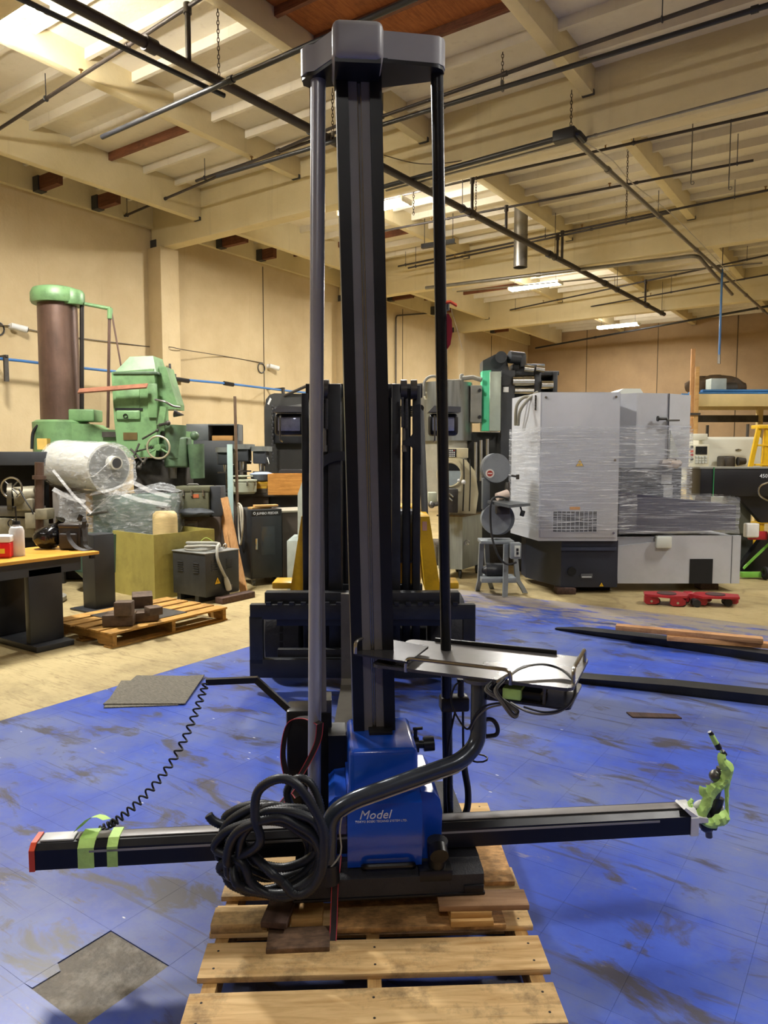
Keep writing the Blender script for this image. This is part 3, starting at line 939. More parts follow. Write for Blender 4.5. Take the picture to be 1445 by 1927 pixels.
# carriage and drive boxes behind the mast
cg = MB()
cg.lo(mf.p(540, 1530, 2.62), (mf.p(600, 1340, 2.62).x, mf.p(540, 1530, 2.62).y + 0.12, mf.p(600, 1338, 2.62).z), 0.012)
CAR = part(MM, 'carriage', cg, MBLK, 'black carriage behind the mast')
part(CAR, 'drive_box', MB().fr(mf, 600, 1340, 624, 1535, 2.60, 0.14, 0.003), MBLK)
q = mf.p(624, 1318, 2.60)
part(CAR, 'drive_lid', MB().lo((mf.p(600, 1340, 2.6).x, q.y, mf.p(600, 1342, 2.6).z), (q.x, q.y + 0.10, mf.p(600, 1318, 2.6).z), 0.002), STL())
q0, q1 = mf.p(618, 1470, 2.52), mf.p(690, 1385, 2.52)
part(CAR, 'bracket_block', MB().prism([(q0.x, q0.z + 0.03), (q0.x, q1.z), (q0.x + 0.062, q1.z), (q1.x, q1.z - 0.05), (q1.x, q0.z - 0.02), (q0.x + 0.05, q0.z - 0.02)], 'xz', q0.y, q0.y + 0.13), MBLK, None, None, 20)
part(CAR, 'motor_cover', MB().fr(mf, 660, 1378, 766, 1500, 2.68, 0.16, 0.02), mat('charcoal_cover', '3b3b3e', 0.4))
part(CAR, 'under_plate', MB().fr(mf, 628, 1462, 645, 1525, 2.62, 0.05), mat('bare_cast_plate', '8b8778', 0.5, 0.3))

# horizontal arm through the machine
ae0, ae1 = mf.p(72, 1602, 2.25), mf.p(1292, 1538, 2.47)
ae0.z = ae1.z = 0.3525
adir = (ae1 - ae0).normalized()
aper = Vector((-adir.y, adir.x, 0))
AM = Matrix.Translation(ae0) @ Matrix(((adir.x, aper.x, 0, 0), (adir.y, aper.y, 0, 0), (0, 0, 1, 0), (0, 0, 0, 1)))
L = (ae1 - ae0).length
def arm_part(parent, name, mb, m, label=None, smooth=30):
    mb.v = [tuple(AM @ Vector(v)) for v in mb.v]
    return part(parent, name, mb, m, label, None, smooth)
sec = [(-0.042, -0.040), (0.042, -0.040), (0.042, 0.038), (-0.022, 0.038), (-0.042, 0.024)]
ARM = arm_part(MM, 'horizontal_arm', MB().prism(sec, 'yz', 0.0, L), MBLK, 'long black horizontal arm')
arm_part(ARM, 'scale_strip', MB().lo((0.17, -0.0435, 0.010), (L - 0.12, -0.041, 0.017)), GREY, 'grey scale strip')
arm_part(ARM, 'top_rail', MB().lo((0.12, -0.012, 0.038), (L - 0.02, 0.03, 0.043), 0.002), GREYD)
oc = [(-0.045, -0.043), (0.045, -0.043), (0.045, 0.042), (-0.022, 0.042), (-0.045, 0.026)]
arm_part(ARM, 'end_cap', MB().prism(oc, 'yz', -0.013, 0.004), ORNG, 'orange end cap')
arm_part(ARM, 'end_plate', MB().lo((0.012, -0.016, 0.038), (0.115, 0.034, 0.045), 0.002), WHT(), 'white end plate')
arm_part(ARM, 'end_cap', MB().prism([(-0.046, -0.044), (0.046, -0.044), (0.046, 0.042), (-0.02, 0.042), (-0.046, 0.02)], 'yz', L - 0.008, L + 0.020), WHT(), 'white end cap')
arm_part(ARM, 'cap_wedge', MB().prism([(L - 0.035, 0.052), (L + 0.02, 0.0), (L + 0.055, 0.0), (L + 0.055, 0.015), (L + 0.02, 0.022), (L - 0.028, 0.058)], 'xz', -0.044, 0.02), WHT())
# green tape bands and the tape flap on the left end
for x0, x1 in ((0.135, 0.185), (0.225, 0.258)):
    bnd = MB()
    o_ = [(-0.0435, -0.0415), (0.0435, -0.0415), (0.0435, 0.0455), (-0.0205, 0.0455), (-0.0435, 0.0255)]
    bnd.prism(o_, 'yz', x0, x1)
    arm_part(ARM, 'tape_band', bnd, GRNT, 'green tape')
fl = MB()
for i in range(6):
    u = i / 5
    fl.v += [(0.115 + 0.09 * u, -0.02 + 0.015 * u, 0.055 + 0.045 * math.sin(u * 2.4) + 0.01), (0.125 + 0.09 * u, 0.055, 0.052 + 0.035 * math.sin(u * 2.6))]
fl.f += [(2 * i, 2 * i + 1, 2 * i + 3, 2 * i + 2) for i in range(5)]
arm_part(ARM, 'tape_flap', fl, GRNT)
# articulated probe at the right end, wrapped in green tape
def rag(mb, pts, widths, depth=0.012, seed=0):
    """crumpled tape: a folded sheet strip following pts"""
    r = random.Random(seed)
    pts = spline(pts, 4)
    n = len(pts)
    k = 5
    vs, fs = [], []
    for i, p in enumerate(pts):
        u = i / (n - 1)
        j = u * (len(widths) - 1)
        w0 = widths[int(j)] * (1 - j % 1) + widths[min(int(j) + 1, len(widths) - 1)] * (j % 1)
        t = (pts[min(i + 1, n - 1)] - pts[max(i - 1, 0)]).normalized()
        sd = t.cross(Vector((0, 1, 0))).normalized()
        for c in range(k):
            f = c / (k - 1) - 0.5
            vs.append(p + sd * w0 * f + Vector((0, 1, 0)) * (depth * (f * f * 4 - 0.5) + r.uniform(-0.004, 0.004)))
    for i in range(n - 1):
        for c in range(k - 1):
            fs.append((i * k + c, i * k + c + 1, (i + 1) * k + c + 1, (i + 1) * k + c))
    return mb.add(vs, fs)
pd = 2.49
def q_(px, py, dd=0.0):
    return mf.p(px, py, pd + dd)
PRB = part(MM, 'probe_head', MB().cyl(q_(1300, 1535), q_(1330, 1528), 0.034, 0.03, 14).sph(q_(1330, 1552), (0.028, 0.026, 0.028)).cyl(q_(1336, 1556), q_(1352, 1500), 0.024, 0.02, 12), mat('probe_dark', '2a2c30', 0.35), 'probe head at the arm end')
part(PRB, 'wrist', MB().cyl(q_(1345, 1500), q_(1358, 1445), 0.016, 0.018, 12).sph(q_(1346, 1460), 0.022), STL())
part(PRB, 'stop_pin', MB().cyl(q_(1333, 1560), q_(1334, 1575), 0.012, 0.012, 10), STL())
part(PRB, 'joint', MB().sph(q_(1320, 1518), (0.03, 0.02, 0.024)).sph(q_(1352, 1520), 0.018), WHT())
part(PRB, 'spring_sleeve', MB().tube([q_(1353 + 1.0 * i, 1466 - 2.1 * i, -0.01) for i in range(10)], 0.013, 8, rf=lambda i: 0.013 if i % 2 else 0.0095), RUB())
part(PRB, 'stylus', MB().cyl(q_(1362, 1420), q_(1353, 1407), 0.006, 0.006, 10), CHR())
part(PRB, 'stylus_collar', MB().cyl(q_(1353, 1409), q_(1348, 1399), 0.0105, 0.0105, 12).cyl(q_(1339, 1383), q_(1335, 1377), 0.009, 0.007, 12).cyl(q_(1364, 1421), q_(1359, 1414), 0.009, 0.009, 10), BLKP())
part(PRB, 'tape_wrap', MB().cyl(q_(1348, 1400), q_(1338, 1382), 0.0098, 0.0088, 12), GRNT)
tw = MB()
rag(tw, [q_(1360, 1418, -0.02), q_(1362, 1435, -0.03), q_(1372, 1450, -0.03), q_(1366, 1470, -0.03)], [0.022, 0.034, 0.05, 0.035], 0.02, 1)
rag(tw, [q_(1374, 1450, -0.025), q_(1368, 1470, -0.03), q_(1350, 1486, -0.035), q_(1330, 1492, -0.03), q_(1325, 1480, -0.025)], [0.03, 0.035, 0.045, 0.05, 0.02], 0.018, 2)
rag(tw, [q_(1350, 1482, -0.035), q_(1338, 1500, -0.04), q_(1330, 1520, -0.045), q_(1318, 1542, -0.045)], [0.05, 0.045, 0.04, 0.05], 0.02, 3)
rag(tw, [q_(1371, 1460, -0.02), q_(1369, 1490, -0.02), q_(1369, 1525, -0.025), q_(1366, 1545, -0.03)], [0.02, 0.018, 0.012, 0.03], 0.012, 4)
rag(tw, [q_(1322, 1548, -0.04), q_(1340, 1552, -0.045), q_(1358, 1545, -0.045), q_(1370, 1538, -0.03)], [0.015, 0.04, 0.05, 0.06], 0.02, 5)
rag(tw, [q_(1304, 1505, -0.02), q_(1300, 1512, -0.025), q_(1302, 1520, -0.03)], [0.01, 0.02, 0.012], 0.01, 6)
part(PRB, 'tape_wrap', tw, GRNT, 'crumpled green tape', None, 25)

# hook bar with the coiled cord down to the arm's left end
hk = MB()
hp = [mf.p(388, 1283, 2.70), mf.p(482, 1279, 2.70), mf.p(585, 1372, 2.64), mf.p(650, 1428, 2.62)]
for i in range(3):
    d_ = (hp[i + 1] - hp[i])
    u_ = d_.normalized()
    n_ = Vector((-u_.z, 0, u_.x)).normalized() * 0.011
    e0, e1 = hp[i] - u_ * (0.006 if i else 0), hp[i + 1] + u_ * 0.006
    vs = [e0 - n_, e1 - n_, e1 + n_, e0 + n_]
    hk.add([v + Vector((0, -0.011, 0)) for v in vs] + [v + Vector((0, 0.011, 0)) for v in vs], [(0, 1, 2, 3), (7, 6, 5, 4), (0, 4, 5, 1), (1, 5, 6, 2), (2, 6, 7, 3), (3, 7, 4, 0)])
part(CAR, 'cord_hook', hk, MBLK, None, None, 0)
def coil(pts, r, turns, wire, n=8):
    sp = spline(pts, 12)
    out = []
    N = turns * 12
    for i in range(N + 1):
        f = i / N * (len(sp) - 1)
        k = min(int(f), len(sp) - 2)
        p = sp[k].lerp(sp[k + 1], f - k)
        t = (sp[k + 1] - sp[k]).normalized()
        u = t.orthogonal().normalized()
        u = (Vector((0, 1, 0)) - t * t.y).normalized()
        w_ = t.cross(u)
        a_ = 2 * math.pi * i / 12
        out.append(p + u * r * math.cos(a_) + w_ * r * math.sin(a_))
    return MB().tube(out, wire, 6)
ct = mf.p(388, 1284, 2.70)
part(CAR, 'coiled_cord', coil([ct, mf.p(372, 1330, 2.66), mf.p(345, 1395, 2.60), mf.p(305, 1460, 2.54), mf.p(255, 1515, 2.46), mf.p(214, 1548, 2.41)], 0.012, 21, 0.0036), RUB(), 'black coiled cord')
part(CAR, 'coiled_cord', coil([mf.p(214, 1548, 2.41), mf.p(190, 1562, 2.40), mf.p(208, 1572, 2.34), mf.p(218, 1595, 2.305), mf.p(225, 1622, 2.305)], 0.011, 18, 0.0038), RUB())

# instrument tray on its bent pipe
TZ = 0.93
def tz(px, py, z=TZ):
    v = mf.g(px, py, z)
    return v
TL = tz(697, 1250)
ux = (tz(1065, 1295) - TL)
LU = ux.length
ux.normalize()
vx = Vector((-ux.y, ux.x, 0))
LV = 0.365
TM = Matrix.Translation(TL) @ Matrix(((ux.x, vx.x, 0, 0), (ux.y, vx.y, 0, 0), (0, 0, 1, 0), (0, 0, 0, 1)))
def tray_part(parent, name, mb, m, label=None, smooth=35):
    mb.v = [tuple(TM @ Vector(v)) for v in mb.v]
    return part(parent, name, mb, m, label, None, smooth)
TRAYM = mat('grey_satin_tray', '5c5957', 0.27, 0.5, 0.12, 3, grime='35322f', gscale=6, gamt=0.35)
TRAY = tray_part(MM, 'instrument_tray', MB().prism(rrect(0.0, 0.0, LU + 0.02, LV, 0.028), 'xy', -0.010, 0.0), TRAYM, 'grey instrument tray')
# side plate with its bent bar
sp0 = [tz(668, 1230, 0.955), tz(768, 1246, 0.955), tz(806, 1217, 0.955), tz(722, 1201, 0.955)]
spm = MB().prism([(p.x, p.y) for p in sp0], 'xy', 0.949, 0.956)
part(TRAY, 'side_plate', spm, mat('dark_satin_tray', '3d3b3b', 0.22, 0.5, 0.1, 3))
def bar(pts, r=0.0062):
    return MB().tube(fillet(pts, 0.022, 5), r, 8)
b0, b1 = tz(669, 1230, 0.955), tz(720, 1203, 0.955)
part(TRAY, 'guard_bar', bar([b0, b0 + Vector((0, 0, 0.042)), b1 + Vector((0, 0, 0.042)), b1]), CHR())
tray_part(TRAY, 'guard_bar', bar([(0.125, 0.004, -0.012), (0.125, 0.004, 0.034), (0.47, 0.004, 0.034), (0.47, 0.004, -0.012)]), CHR())
tray_part(TRAY, 'guard_bar', bar([(LU + 0.012, 0.06, -0.005), (LU + 0.012, 0.06, 0.045), (LU + 0.012, LV - 0.06, 0.045), (LU + 0.012, LV - 0.06, -0.005)]), CHR())
tray_part(TRAY, 'rear_rail', MB().lo((0.10, LV - 0.004, -0.004), (LU - 0.09, LV + 0.008, 0.014), 0.003), BLKP())
tray_part(TRAY, 'lower_shelf', MB().prism(rrect(0.36, 0.02, LU + 0.01, LV - 0.08, 0.02), 'xy', -0.075, -0.068), mat('dark_satin_tray', '3d3b3b'))
for x, y in ((LU - 0.07, 0.03), (0.40, 0.05), (LU - 0.04, LV - 0.11), (0.40, LV - 0.11)):
    tray_part(TRAY, 'shelf_post', MB().cyl((x, y, -0.07), (x, y, -0.008), 0.005, None, 8), STL())
tray_part(TRAY, 'control_box', MB().lo((0.40, 0.04, -0.068), (LU - 0.08, 0.16, -0.038), 0.006), BLKP())
gt = MB()
gt.lo((0.44, 0.022, -0.066), (LU - 0.14, 0.16, -0.030), 0.004)
tray_part(TRAY, 'tape_band', gt, GRNT, 'green tape under the tray')
pc = mf.p(900, 1300, 2.28)
pipe_pts = [mf.p(618, 1650, 2.19), mf.p(620, 1535, 2.19), mf.p(660, 1506, 2.185), mf.p(868, 1432, 2.20), mf.p(900, 1398, 2.23), mf.p(901, 1288, 2.26)]
pp = fillet(pipe_pts, 0.055, 8)
PIPE = part(MM, 'tray_arm', MB().tube(pp, 0.0255, 18), mat('slate_tube', '3c434d', 0.25, 0.3, 0.08, 5, coat=0.3), 'bent slate tube arm')
part(PIPE, 'tray_flange', MB().cyl((pp[-1].x, pp[-1].y, TZ - 0.02), (pp[-1].x, pp[-1].y, TZ - 0.0099), 0.05, 0.05, 20), STL())
pb = pp[0]
part(PIPE, 'pivot_socket', MB().cyl((pb.x, pb.y, 0.29), (pb.x, pb.y, 0.35), 0.036, 0.033, 18), BLKP())
wp = [p + Vector((0.004, -0.010, -0.026)) for p in pp[4:-4]]
part(PIPE, 'clear_cable', MB().tube(spline([pb + Vector((-0.01, -0.03, 0.03)), pb + Vector((0.038, -0.012, 0.08)), pb + Vector((0.036, -0.012, 0.15))] + [p for p in wp[6:]], 3), 0.0028, 6), mat('pale_cable', 'b9b3a2', 0.3))
for k in (9, 20):
    p_ = pp[min(k, len(pp) - 1)]
part(PIPE, 'cable_tie', MB().tube([pp[-3] + Vector((0.03 * math.cos(t * 0.628), 0.03 * math.sin(t * 0.628), -0.08)) for t in range(10)], 0.003, 5, closed=True), BLKP())
hk2 = mf.p(925, 1372, 2.26)
part(PIPE, 'cable_hook', MB().tube(fillet([hk2 + Vector((-0.03, 0, 0.03)), hk2 + Vector((0.0, 0, 0.035)), hk2 + Vector((0.02, 0, 0.01)), hk2 + Vector((0.02, 0, -0.02)), hk2 + Vector((-0.03, 0, -0.024))], 0.02), 0.007, 8), BLKP())
# cables looped on the tray
def tloop(pts, r, m, name='tray_cable'):
    part(TRAY, name, MB().tube(spline(pts, 6), r, 6), m)
gc = mat('grey_cable', '6a655c', 0.4)
tloop([mf.p(955, 1275, 2.2), mf.p(980, 1258, 2.25), mf.p(1020, 1250, 2.28), mf.p(1060, 1262, 2.25), mf.p(1080, 1285, 2.18), mf.p(1078, 1315, 2.15), mf.p(1055, 1338, 2.13), mf.p(1020, 1344, 2.13), mf.p(990, 1338, 2.14), mf.p(960, 1322, 2.15)], 0.0042, gc)
tloop([mf.p(950, 1280, 2.2), mf.p(985, 1254, 2.26), mf.p(1040, 1253, 2.27), mf.p(1076, 1278, 2.19), mf.p(1082, 1305, 2.15), mf.p(1062, 1332, 2.13), mf.p(1025, 1340, 2.12), mf.p(985, 1330, 2.13)], 0.0032, BLKP())
for k in range(5):
    dx, dy = random.uniform(-5, 5), random.uniform(-4, 4)
    tloop([mf.p(925 + dx, 1286 + dy, 2.19), mf.p(918 + dx, 1300 + dy, 2.17), mf.p(945 + dx, 1318 + dy, 2.15), mf.p(975 + dx, 1340 + dy, 2.14), mf.p(968 + dx, 1348 + dy, 2.13), mf.p(950 + dx, 1325 + dy, 2.13), mf.p(935 + dx, 1300 + dy, 2.15), mf.p(950 + dx, 1280 + dy, 2.18)], 0.0035, BLKP() if k % 2 else gc)
tloop([mf.p(962, 1268, 2.2), mf.p(945, 1278, 2.19), mf.p(935, 1285, 2.19)], 0.007, CHR(), 'cable_plug')
tloop([mf.p(945, 1322, 2.15), mf.p(915, 1328, 2.2), mf.p(895, 1345, 2.22), mf.p(880, 1372, 2.225), mf.p(862, 1352, 2.26), mf.p(849, 1320, 2.28), mf.p(855, 1292, 2.28), mf.p(868, 1282, 2.28)], 0.0033, BLKP())
tloop([mf.p(945, 1326, 2.15), mf.p(918, 1333, 2.2), mf.p(898, 1350, 2.22), mf.p(884, 1374, 2.225)], 0.003, gc)

# --- corrugated hose heaped over the arm in front of the machine
hf = Frame(-0.32, 2.2, 0)
def hx(px, py, d):
    return P(px, py, d)
raw = []
def loop(cx, cy, rx, ry, d0, d1, a0, a1, tilt=0.0, n=14):
    for i in range(n):
        t = math.radians(a0 + (a1 - a0) * i / n)
        x, y = rx * math.cos(t), ry * math.sin(t)
        ct_, st_ = math.cos(tilt), math.sin(tilt)
        raw.append((cx + x * ct_ - y * st_ + random.uniform(-4, 4), cy + x * st_ + y * ct_ + random.uniform(-4, 4), d0 + (d1 - d0) * (0.5 - 0.5 * math.cos(t * 1.0 + 0.6))))
raw += [(392, 1533, 2.20), (402, 1545, 2.20), (425, 1553, 2.21), (455, 1550, 2.23)]
loop(512, 1582, 82, 62, 2.20, 2.26, 200, 540, 0.15)
loop(500, 1598, 92, 80, 2.14, 2.20, 180, 540, -0.2)
loop(520, 1590, 78, 62, 2.16, 2.22, 180, 540, 0.35)
loop(520, 1600, 98, 70, 2.10, 2.16, 180, 540, -0.5)
loop(530, 1604, 80, 82, 2.06, 2.12, 180, 540, 0.2)
loop(505, 1610, 96, 66, 2.10, 2.17, 180, 540, 0.1)
loop(545, 1572, 62, 110, 2.03, 2.09, 180, 540, -0.25)
loop(500, 1585, 84, 66, 2.18, 2.24, 180, 540, 0.4)
loop(525, 1575, 76, 58, 2.12, 2.18, 180, 540, 0.05)
loop(515, 1612, 90, 72, 2.06, 2.12, 180, 540, -0.1)
loop(528, 1570, 84, 50, 2.14, 2.22, 180, 360, 0.1)
raw += [(608, 1590, 2.17), (612, 1615, 2.2), (610, 1640, 2.22)]
hp_ = spline([hf.I @ hx(*r) for r in raw], 34)
seg = 0.0042
res = [hp_[0]]
for p in hp_[1:]:
    while (p - res[-1]).length > seg:
        res.append(res[-1] + (p - res[-1]).normalized() * seg)
HOSE = solo('corrugated_hose', 'heap of black corrugated hose looped left of the blue housing', 'hose', hf,
            MB().tube(res, 0.0145, 8, rf=lambda i: 0.0148 if i % 2 else 0.0130), mat('hose_black', '202328', 0.42, 0, 0.15, 20), smooth=60)
uph = [(548, 1520, 2.30), (540, 1490, 2.30), (556, 1466, 2.29), (580, 1470, 2.28), (598, 1500, 2.27), (606, 1540, 2.25), (610, 1580, 2.23)]
hp_ = spline([hf.I @ hx(*r) for r in uph], 30)
res = [hp_[0]]
for p in hp_[1:]:
    while (p - res[-1]).length > seg:
        res.append(res[-1] + (p - res[-1]).normalized() * seg)
part(HOSE, 'upper_loop', MB().tube(res, 0.0125, 8, rf=lambda i: 0.0138 if i % 2 else 0.0118), mat('hose_black', '2b2e33'), None, None, 60)

# --- red-edged strap: a loop over the carriage, a tail to the hose, and a tail down the base
sf = Frame(-0.2, 2.5, 0)
SB, SR = mat('strap_web', '2c2325', 0.8), mat('strap_red_edge', 'c0404c', 0.7)
def strap(fr, pts, wv):
    pts = spline([fr.p(*p) for p in pts], 6)
    wv = Vector(wv)
    return MB().ribbon(pts, wv, 0.0018), MB().ribbon([p + wv * 0.46 for p in pts], wv * 0.12, 0.0026), MB().ribbon([p - wv * 0.46 for p in pts], wv * 0.12, 0.0026)
s1 = [(602, 1362, 2.40), (596, 1400, 2.40), (565, 1460, 2.38), (535, 1505, 2.33), (510, 1530, 2.30)]
a_, b_, c_ = strap(sf, s1, (0.024, 0, 0.008))
ST = solo('ratchet_strap', 'black strap with red edges slung around the grey post', 'strap', sf, a_, SB)
part(ST, 'red_edge', b_, SR)
part(ST, 'red_edge', c_, SR)
s2 = [(602, 1362, 2.41), (575, 1350, 2.56), (548, 1356, 2.60), (536, 1385, 2.60), (533, 1430, 2.60), (545, 1475, 2.58), (560, 1500, 2.5)]
a_, b_, c_ = strap(sf, s2, (0.018, 0.01, 0.006))
part(ST, 'strap_loop', a_, SB)
part(ST, 'red_edge', c_, SR)
sf2 = Frame(-0.15, 2.24, 0)
s3 = [(636, 1610, 2.24), (633, 1640, 2.20), (631, 1648, 2.192), (629, 1702, 2.19), (628, 1735, 2.16), (626, 1772, 2.12)]
a_, b_, c_ = strap(sf2, s3, (0.022, 0, 0))
ST2 = solo('ratchet_strap', 'black strap tail with red edges hanging down the black base', 'strap', sf2, a_, SB)
part(ST2, 'red_edge', b_, SR)
part(ST2, 'red_edge', c_, SR)

# --- tags tied to the black post
tf = Frame(0.2, 2.5, 0)
t0 = tf.p(843, 575, 2.50)
TG = thing('red_tag', 'red paper tag on an orange tie, hanging from the black post', 'tag', Frame(0.2, 2.5, 0))
r0, r1 = tf.p(838, 590, 2.48), tf.p(852, 660, 2.48)
zz = [(r0.x, r1.z + 0.01), (r0.x + 0.004, r1.z), (r1.x - 0.008, r1.z + 0.02), (r1.x - 0.002, r1.z + 0.06), (r1.x - 0.004, r0.z - 0.02), (r1.x - 0.015, r0.z), (r0.x, r0.z)]
part(TG, 'tag_sheet', MB().prism(zz, 'xz', r0.y, r0.y + 0.001), mat('red_card', 'b32335', 0.6), None, None, 0)
part(TG, 'tie', MB().ribbon([t0 + Vector((-0.012, -0.03, 0.004)), t0 + Vector((0.005, -0.03, 0.006)), t0 + Vector((0.026, -0.03, -0.006))], (0, 0.01, 0.008), 0.006), ORNG, 'orange tie')
w0, w1 = tf.p(849, 583, 2.47), tf.p(870, 658, 2.47)
part(TG, 'paper_slip', MB().ribbon([w0, (w0 + w1) / 2 + Vector((0.002, 0, 0)), w1], (0.004, 0.03, 0), 0.0008), WHT(), 'white paper slip seen edge on')
# ================================================================== MIDDLE: forklift, forks and things on the floor
FK = Frame(-0.14, 5.3, 0)
FL = thing('forklift', 'yellow forklift with tall black mast behind the measuring machine', 'forklift', FK)
FBLK = mat('forklift_black', '15171c', 0.45, 0.1, 0.25, 6, grime='2c2e33', gscale=6, gamt=0.4)
FYEL = mat('forklift_yellow', 'd7a81c', 0.38, 0, 0.1, 4, grime='6b5414', gscale=5, gamt=0.45)
def fp(x0, y0, x1, y1, d, th, bev=0.004):
    return MB().fr(FK, x0, y0, x1, y1, d, th, bev)
# carriage frame: four bars around the two windows
CARR = part(FL, 'carriage', fp(470, 1138, 895, 1166, 4.88, 0.06), FBLK, 'black fork carriage')
part(CARR, 'frame_bar', fp(470, 1241, 895, 1276, 4.88, 0.06), FBLK)
part(CARR, 'frame_bar', fp(470, 1160, 494, 1250, 4.88, 0.06), FBLK)
part(CARR, 'frame_bar', fp(871, 1160, 895, 1250, 4.88, 0.06), FBLK)
part(CARR, 'shift_bar', fp(498, 1115, 865, 1141, 4.93, 0.09), FBLK)
part(CARR, 'cross_plate', fp(520, 1160, 850, 1178, 4.95, 0.05), FBLK)
part(CARR, 'cross_plate', fp(522, 1222, 850, 1243, 4.95, 0.05), FBLK)
for x in range(500, 870, 22):
    part(CARR, 'notch', fp(x, 1134, x + 9, 1140, 4.876, 0.03, 0), FBLK)
# forks: shank hanging from the carriage and blade running to the pallet
FORKM = mat('worn_fork_steel', '5a564e', 0.5, 0.5, 0.25, 5, grime='2a2826', gscale=5, gamt=0.6)
for k, (xa, xb) in enumerate(((642, 662), (704, 724))):
    sh0, sh1 = FK.p(xa, 1280, 4.82), FK.p(xb, 1118, 4.82)
    prof = [(sh0.y + 0.05, sh1.z), (sh0.y, sh1.z), (sh0.y, 0.12), (sh0.y - 0.03, 0.085), (2.75 - 5.3, 0.045), (2.75 - 5.3, 0.030), (sh0.y + 0.01, 0.03), (sh0.y + 0.05, 0.06)]
    sx = sh0.x if k == 0 else sh0.x
    fo = part(FL, 'fork', MB().prism(prof, 'yz', sx, sx + 0.115), FORKM, 'long worn steel fork', None, 20)
# mast channels
def chan(x0, x1, y0, y1, d, th):
    return part(FL, 'mast_channel', fp(x0, y0, x1, y1, d, th, 0.006), FBLK)
chan(571, 580, 740, 1235, 5.12, 0.16)
chan(619, 641, 722, 1240, 5.05, 0.18)
chan(600, 617, 730, 1238, 5.15, 0.14)
chan(737, 754, 722, 1240, 5.05, 0.18)
chan(757, 773, 730, 1238, 5.15, 0.14)
chan(776, 792, 724, 1238, 5.12, 0.16)
part(FL, 'mast_crossbeam', fp(575, 722, 795, 748, 5.22, 0.06), FBLK)
part(FL, 'mast_crossbeam', fp(575, 1100, 795, 1122, 5.22, 0.06), FBLK)
part(FL, 'lift_cylinder', MB().cyl(FK.p(652, 1235, 5.28), FK.p(652, 735, 5.28), 0.035, None, 14), mat('cylinder_black', '202126', 0.3, 0.4))
part(FL, 'lift_cylinder', MB().cyl(FK.p(728, 1235, 5.28), FK.p(728, 735, 5.28), 0.035, None, 14), mat('cylinder_black', '202126'))
# arched tie plate left, T bracket right
ac, ar = FK.p(642, 905, 5.03), 0.24
arch = [(ac.x + r_ * math.cos(math.radians(t)), ac.z + (r_ * 0.85) * math.sin(math.radians(t))) for r_, ts in ((ar, range(180, 79, -10)), (ar - 0.075, range(80, 181, 10))) for t in ts]
part(FL, 'tie_arch', MB().prism(arch, 'xz', ac.y, ac.y + 0.04), FBLK, None, None, 20)
tb = MB()
t_ = lambda x, y: (FK.p(x, y, 5.0).x, FK.p(x, y, 5.0).z)
tb.prism([t_(778, 873), t_(778, 845), t_(773, 840), t_(757, 837), t_(757, 830), t_(769, 825), t_(778, 815), t_(778, 763), t_(791, 760), t_(792, 875)], 'xz', FK.p(778, 800, 5.0).y, FK.p(778, 800, 5.0).y + 0.05)
part(FL, 'hose_bracket', tb, FBLK, None, None, 15)
# pulleys and chains
for x, w in ((612, 12), (760, 12), (779, 12)):
    c = FK.p(x, 732, 5.06)
    part(FL, 'mast_pulley', MB().cyl((c.x - 0.022, c.y + 0.05, c.z), (c.x + 0.022, c.y + 0.05, c.z), 0.068, None, 20), mat('pulley_steel', '4a4845', 0.35, 0.6))
LINK = {}
CH = mat('chain_steel', '3a3a3c', 0.45, 0.6)
link_me = MB().box((0, 0, 0), (0.017, 0.014, 0.034), None, 0.004).mesh('chain_link')
link_me.materials.append(CH)
for x in (611, 761):
    for i in range(8):
        for j in range(2):
            c = FK.p(x - 4 + 8 * j, 752 + i * 6.8 + j * 3.4, 5.02)
            o = link('chain_link', link_me, None, FL)
            o.location = c
    part(FL, 'chain_anchor', MB().cyl(FK.p(x, 806, 5.03), FK.p(x, 850, 5.03), 0.011, None, 10).cyl(FK.p(x, 838, 5.03), FK.p(x, 850, 5.03), 0.018, None, 8), STL())
hosep = spline([FK.p(598, 745, 5.1), FK.p(597, 860, 5.06), FK.p(600, 1000, 5.05), FK.p(604, 1120, 5.03), FK.p(607, 1200, 5.02)], 6)
part(FL, 'hydraulic_hose', MB().tube(hosep, 0.012, 8), RUB())
# tyres
for x in (540, 836):
    c = FK.p(x, 1215, 5.42)
    wz = 0.30
    pr = [(0.15, -0.14), (0.25, -0.14), (0.29, -0.12), (0.30, -0.05), (0.30, 0.05), (0.29, 0.12), (0.25, 0.14), (0.15, 0.14)]
    T = part(FL, 'tyre', MB().lathe(pr, (c.x, c.y, wz), 'x', 30), mat('tyre_rubber', '26262a', 0.75, 0, 0.2, 14, 0.4, 40))
    part(T, 'rim', MB().cyl((c.x - 0.12, c.y, wz), (c.x + 0.12, c.y, wz), 0.152, None, 20), FYEL)
    part(T, 'tread_groove', MB().cyl((c.x - 0.012, c.y, wz), (c.x + 0.012, c.y, wz), 0.3008, None, 30), DARK())
part(FL, 'axle', fp(560, 1180, 820, 1245, 5.40, 0.2, 0.02), FBLK)
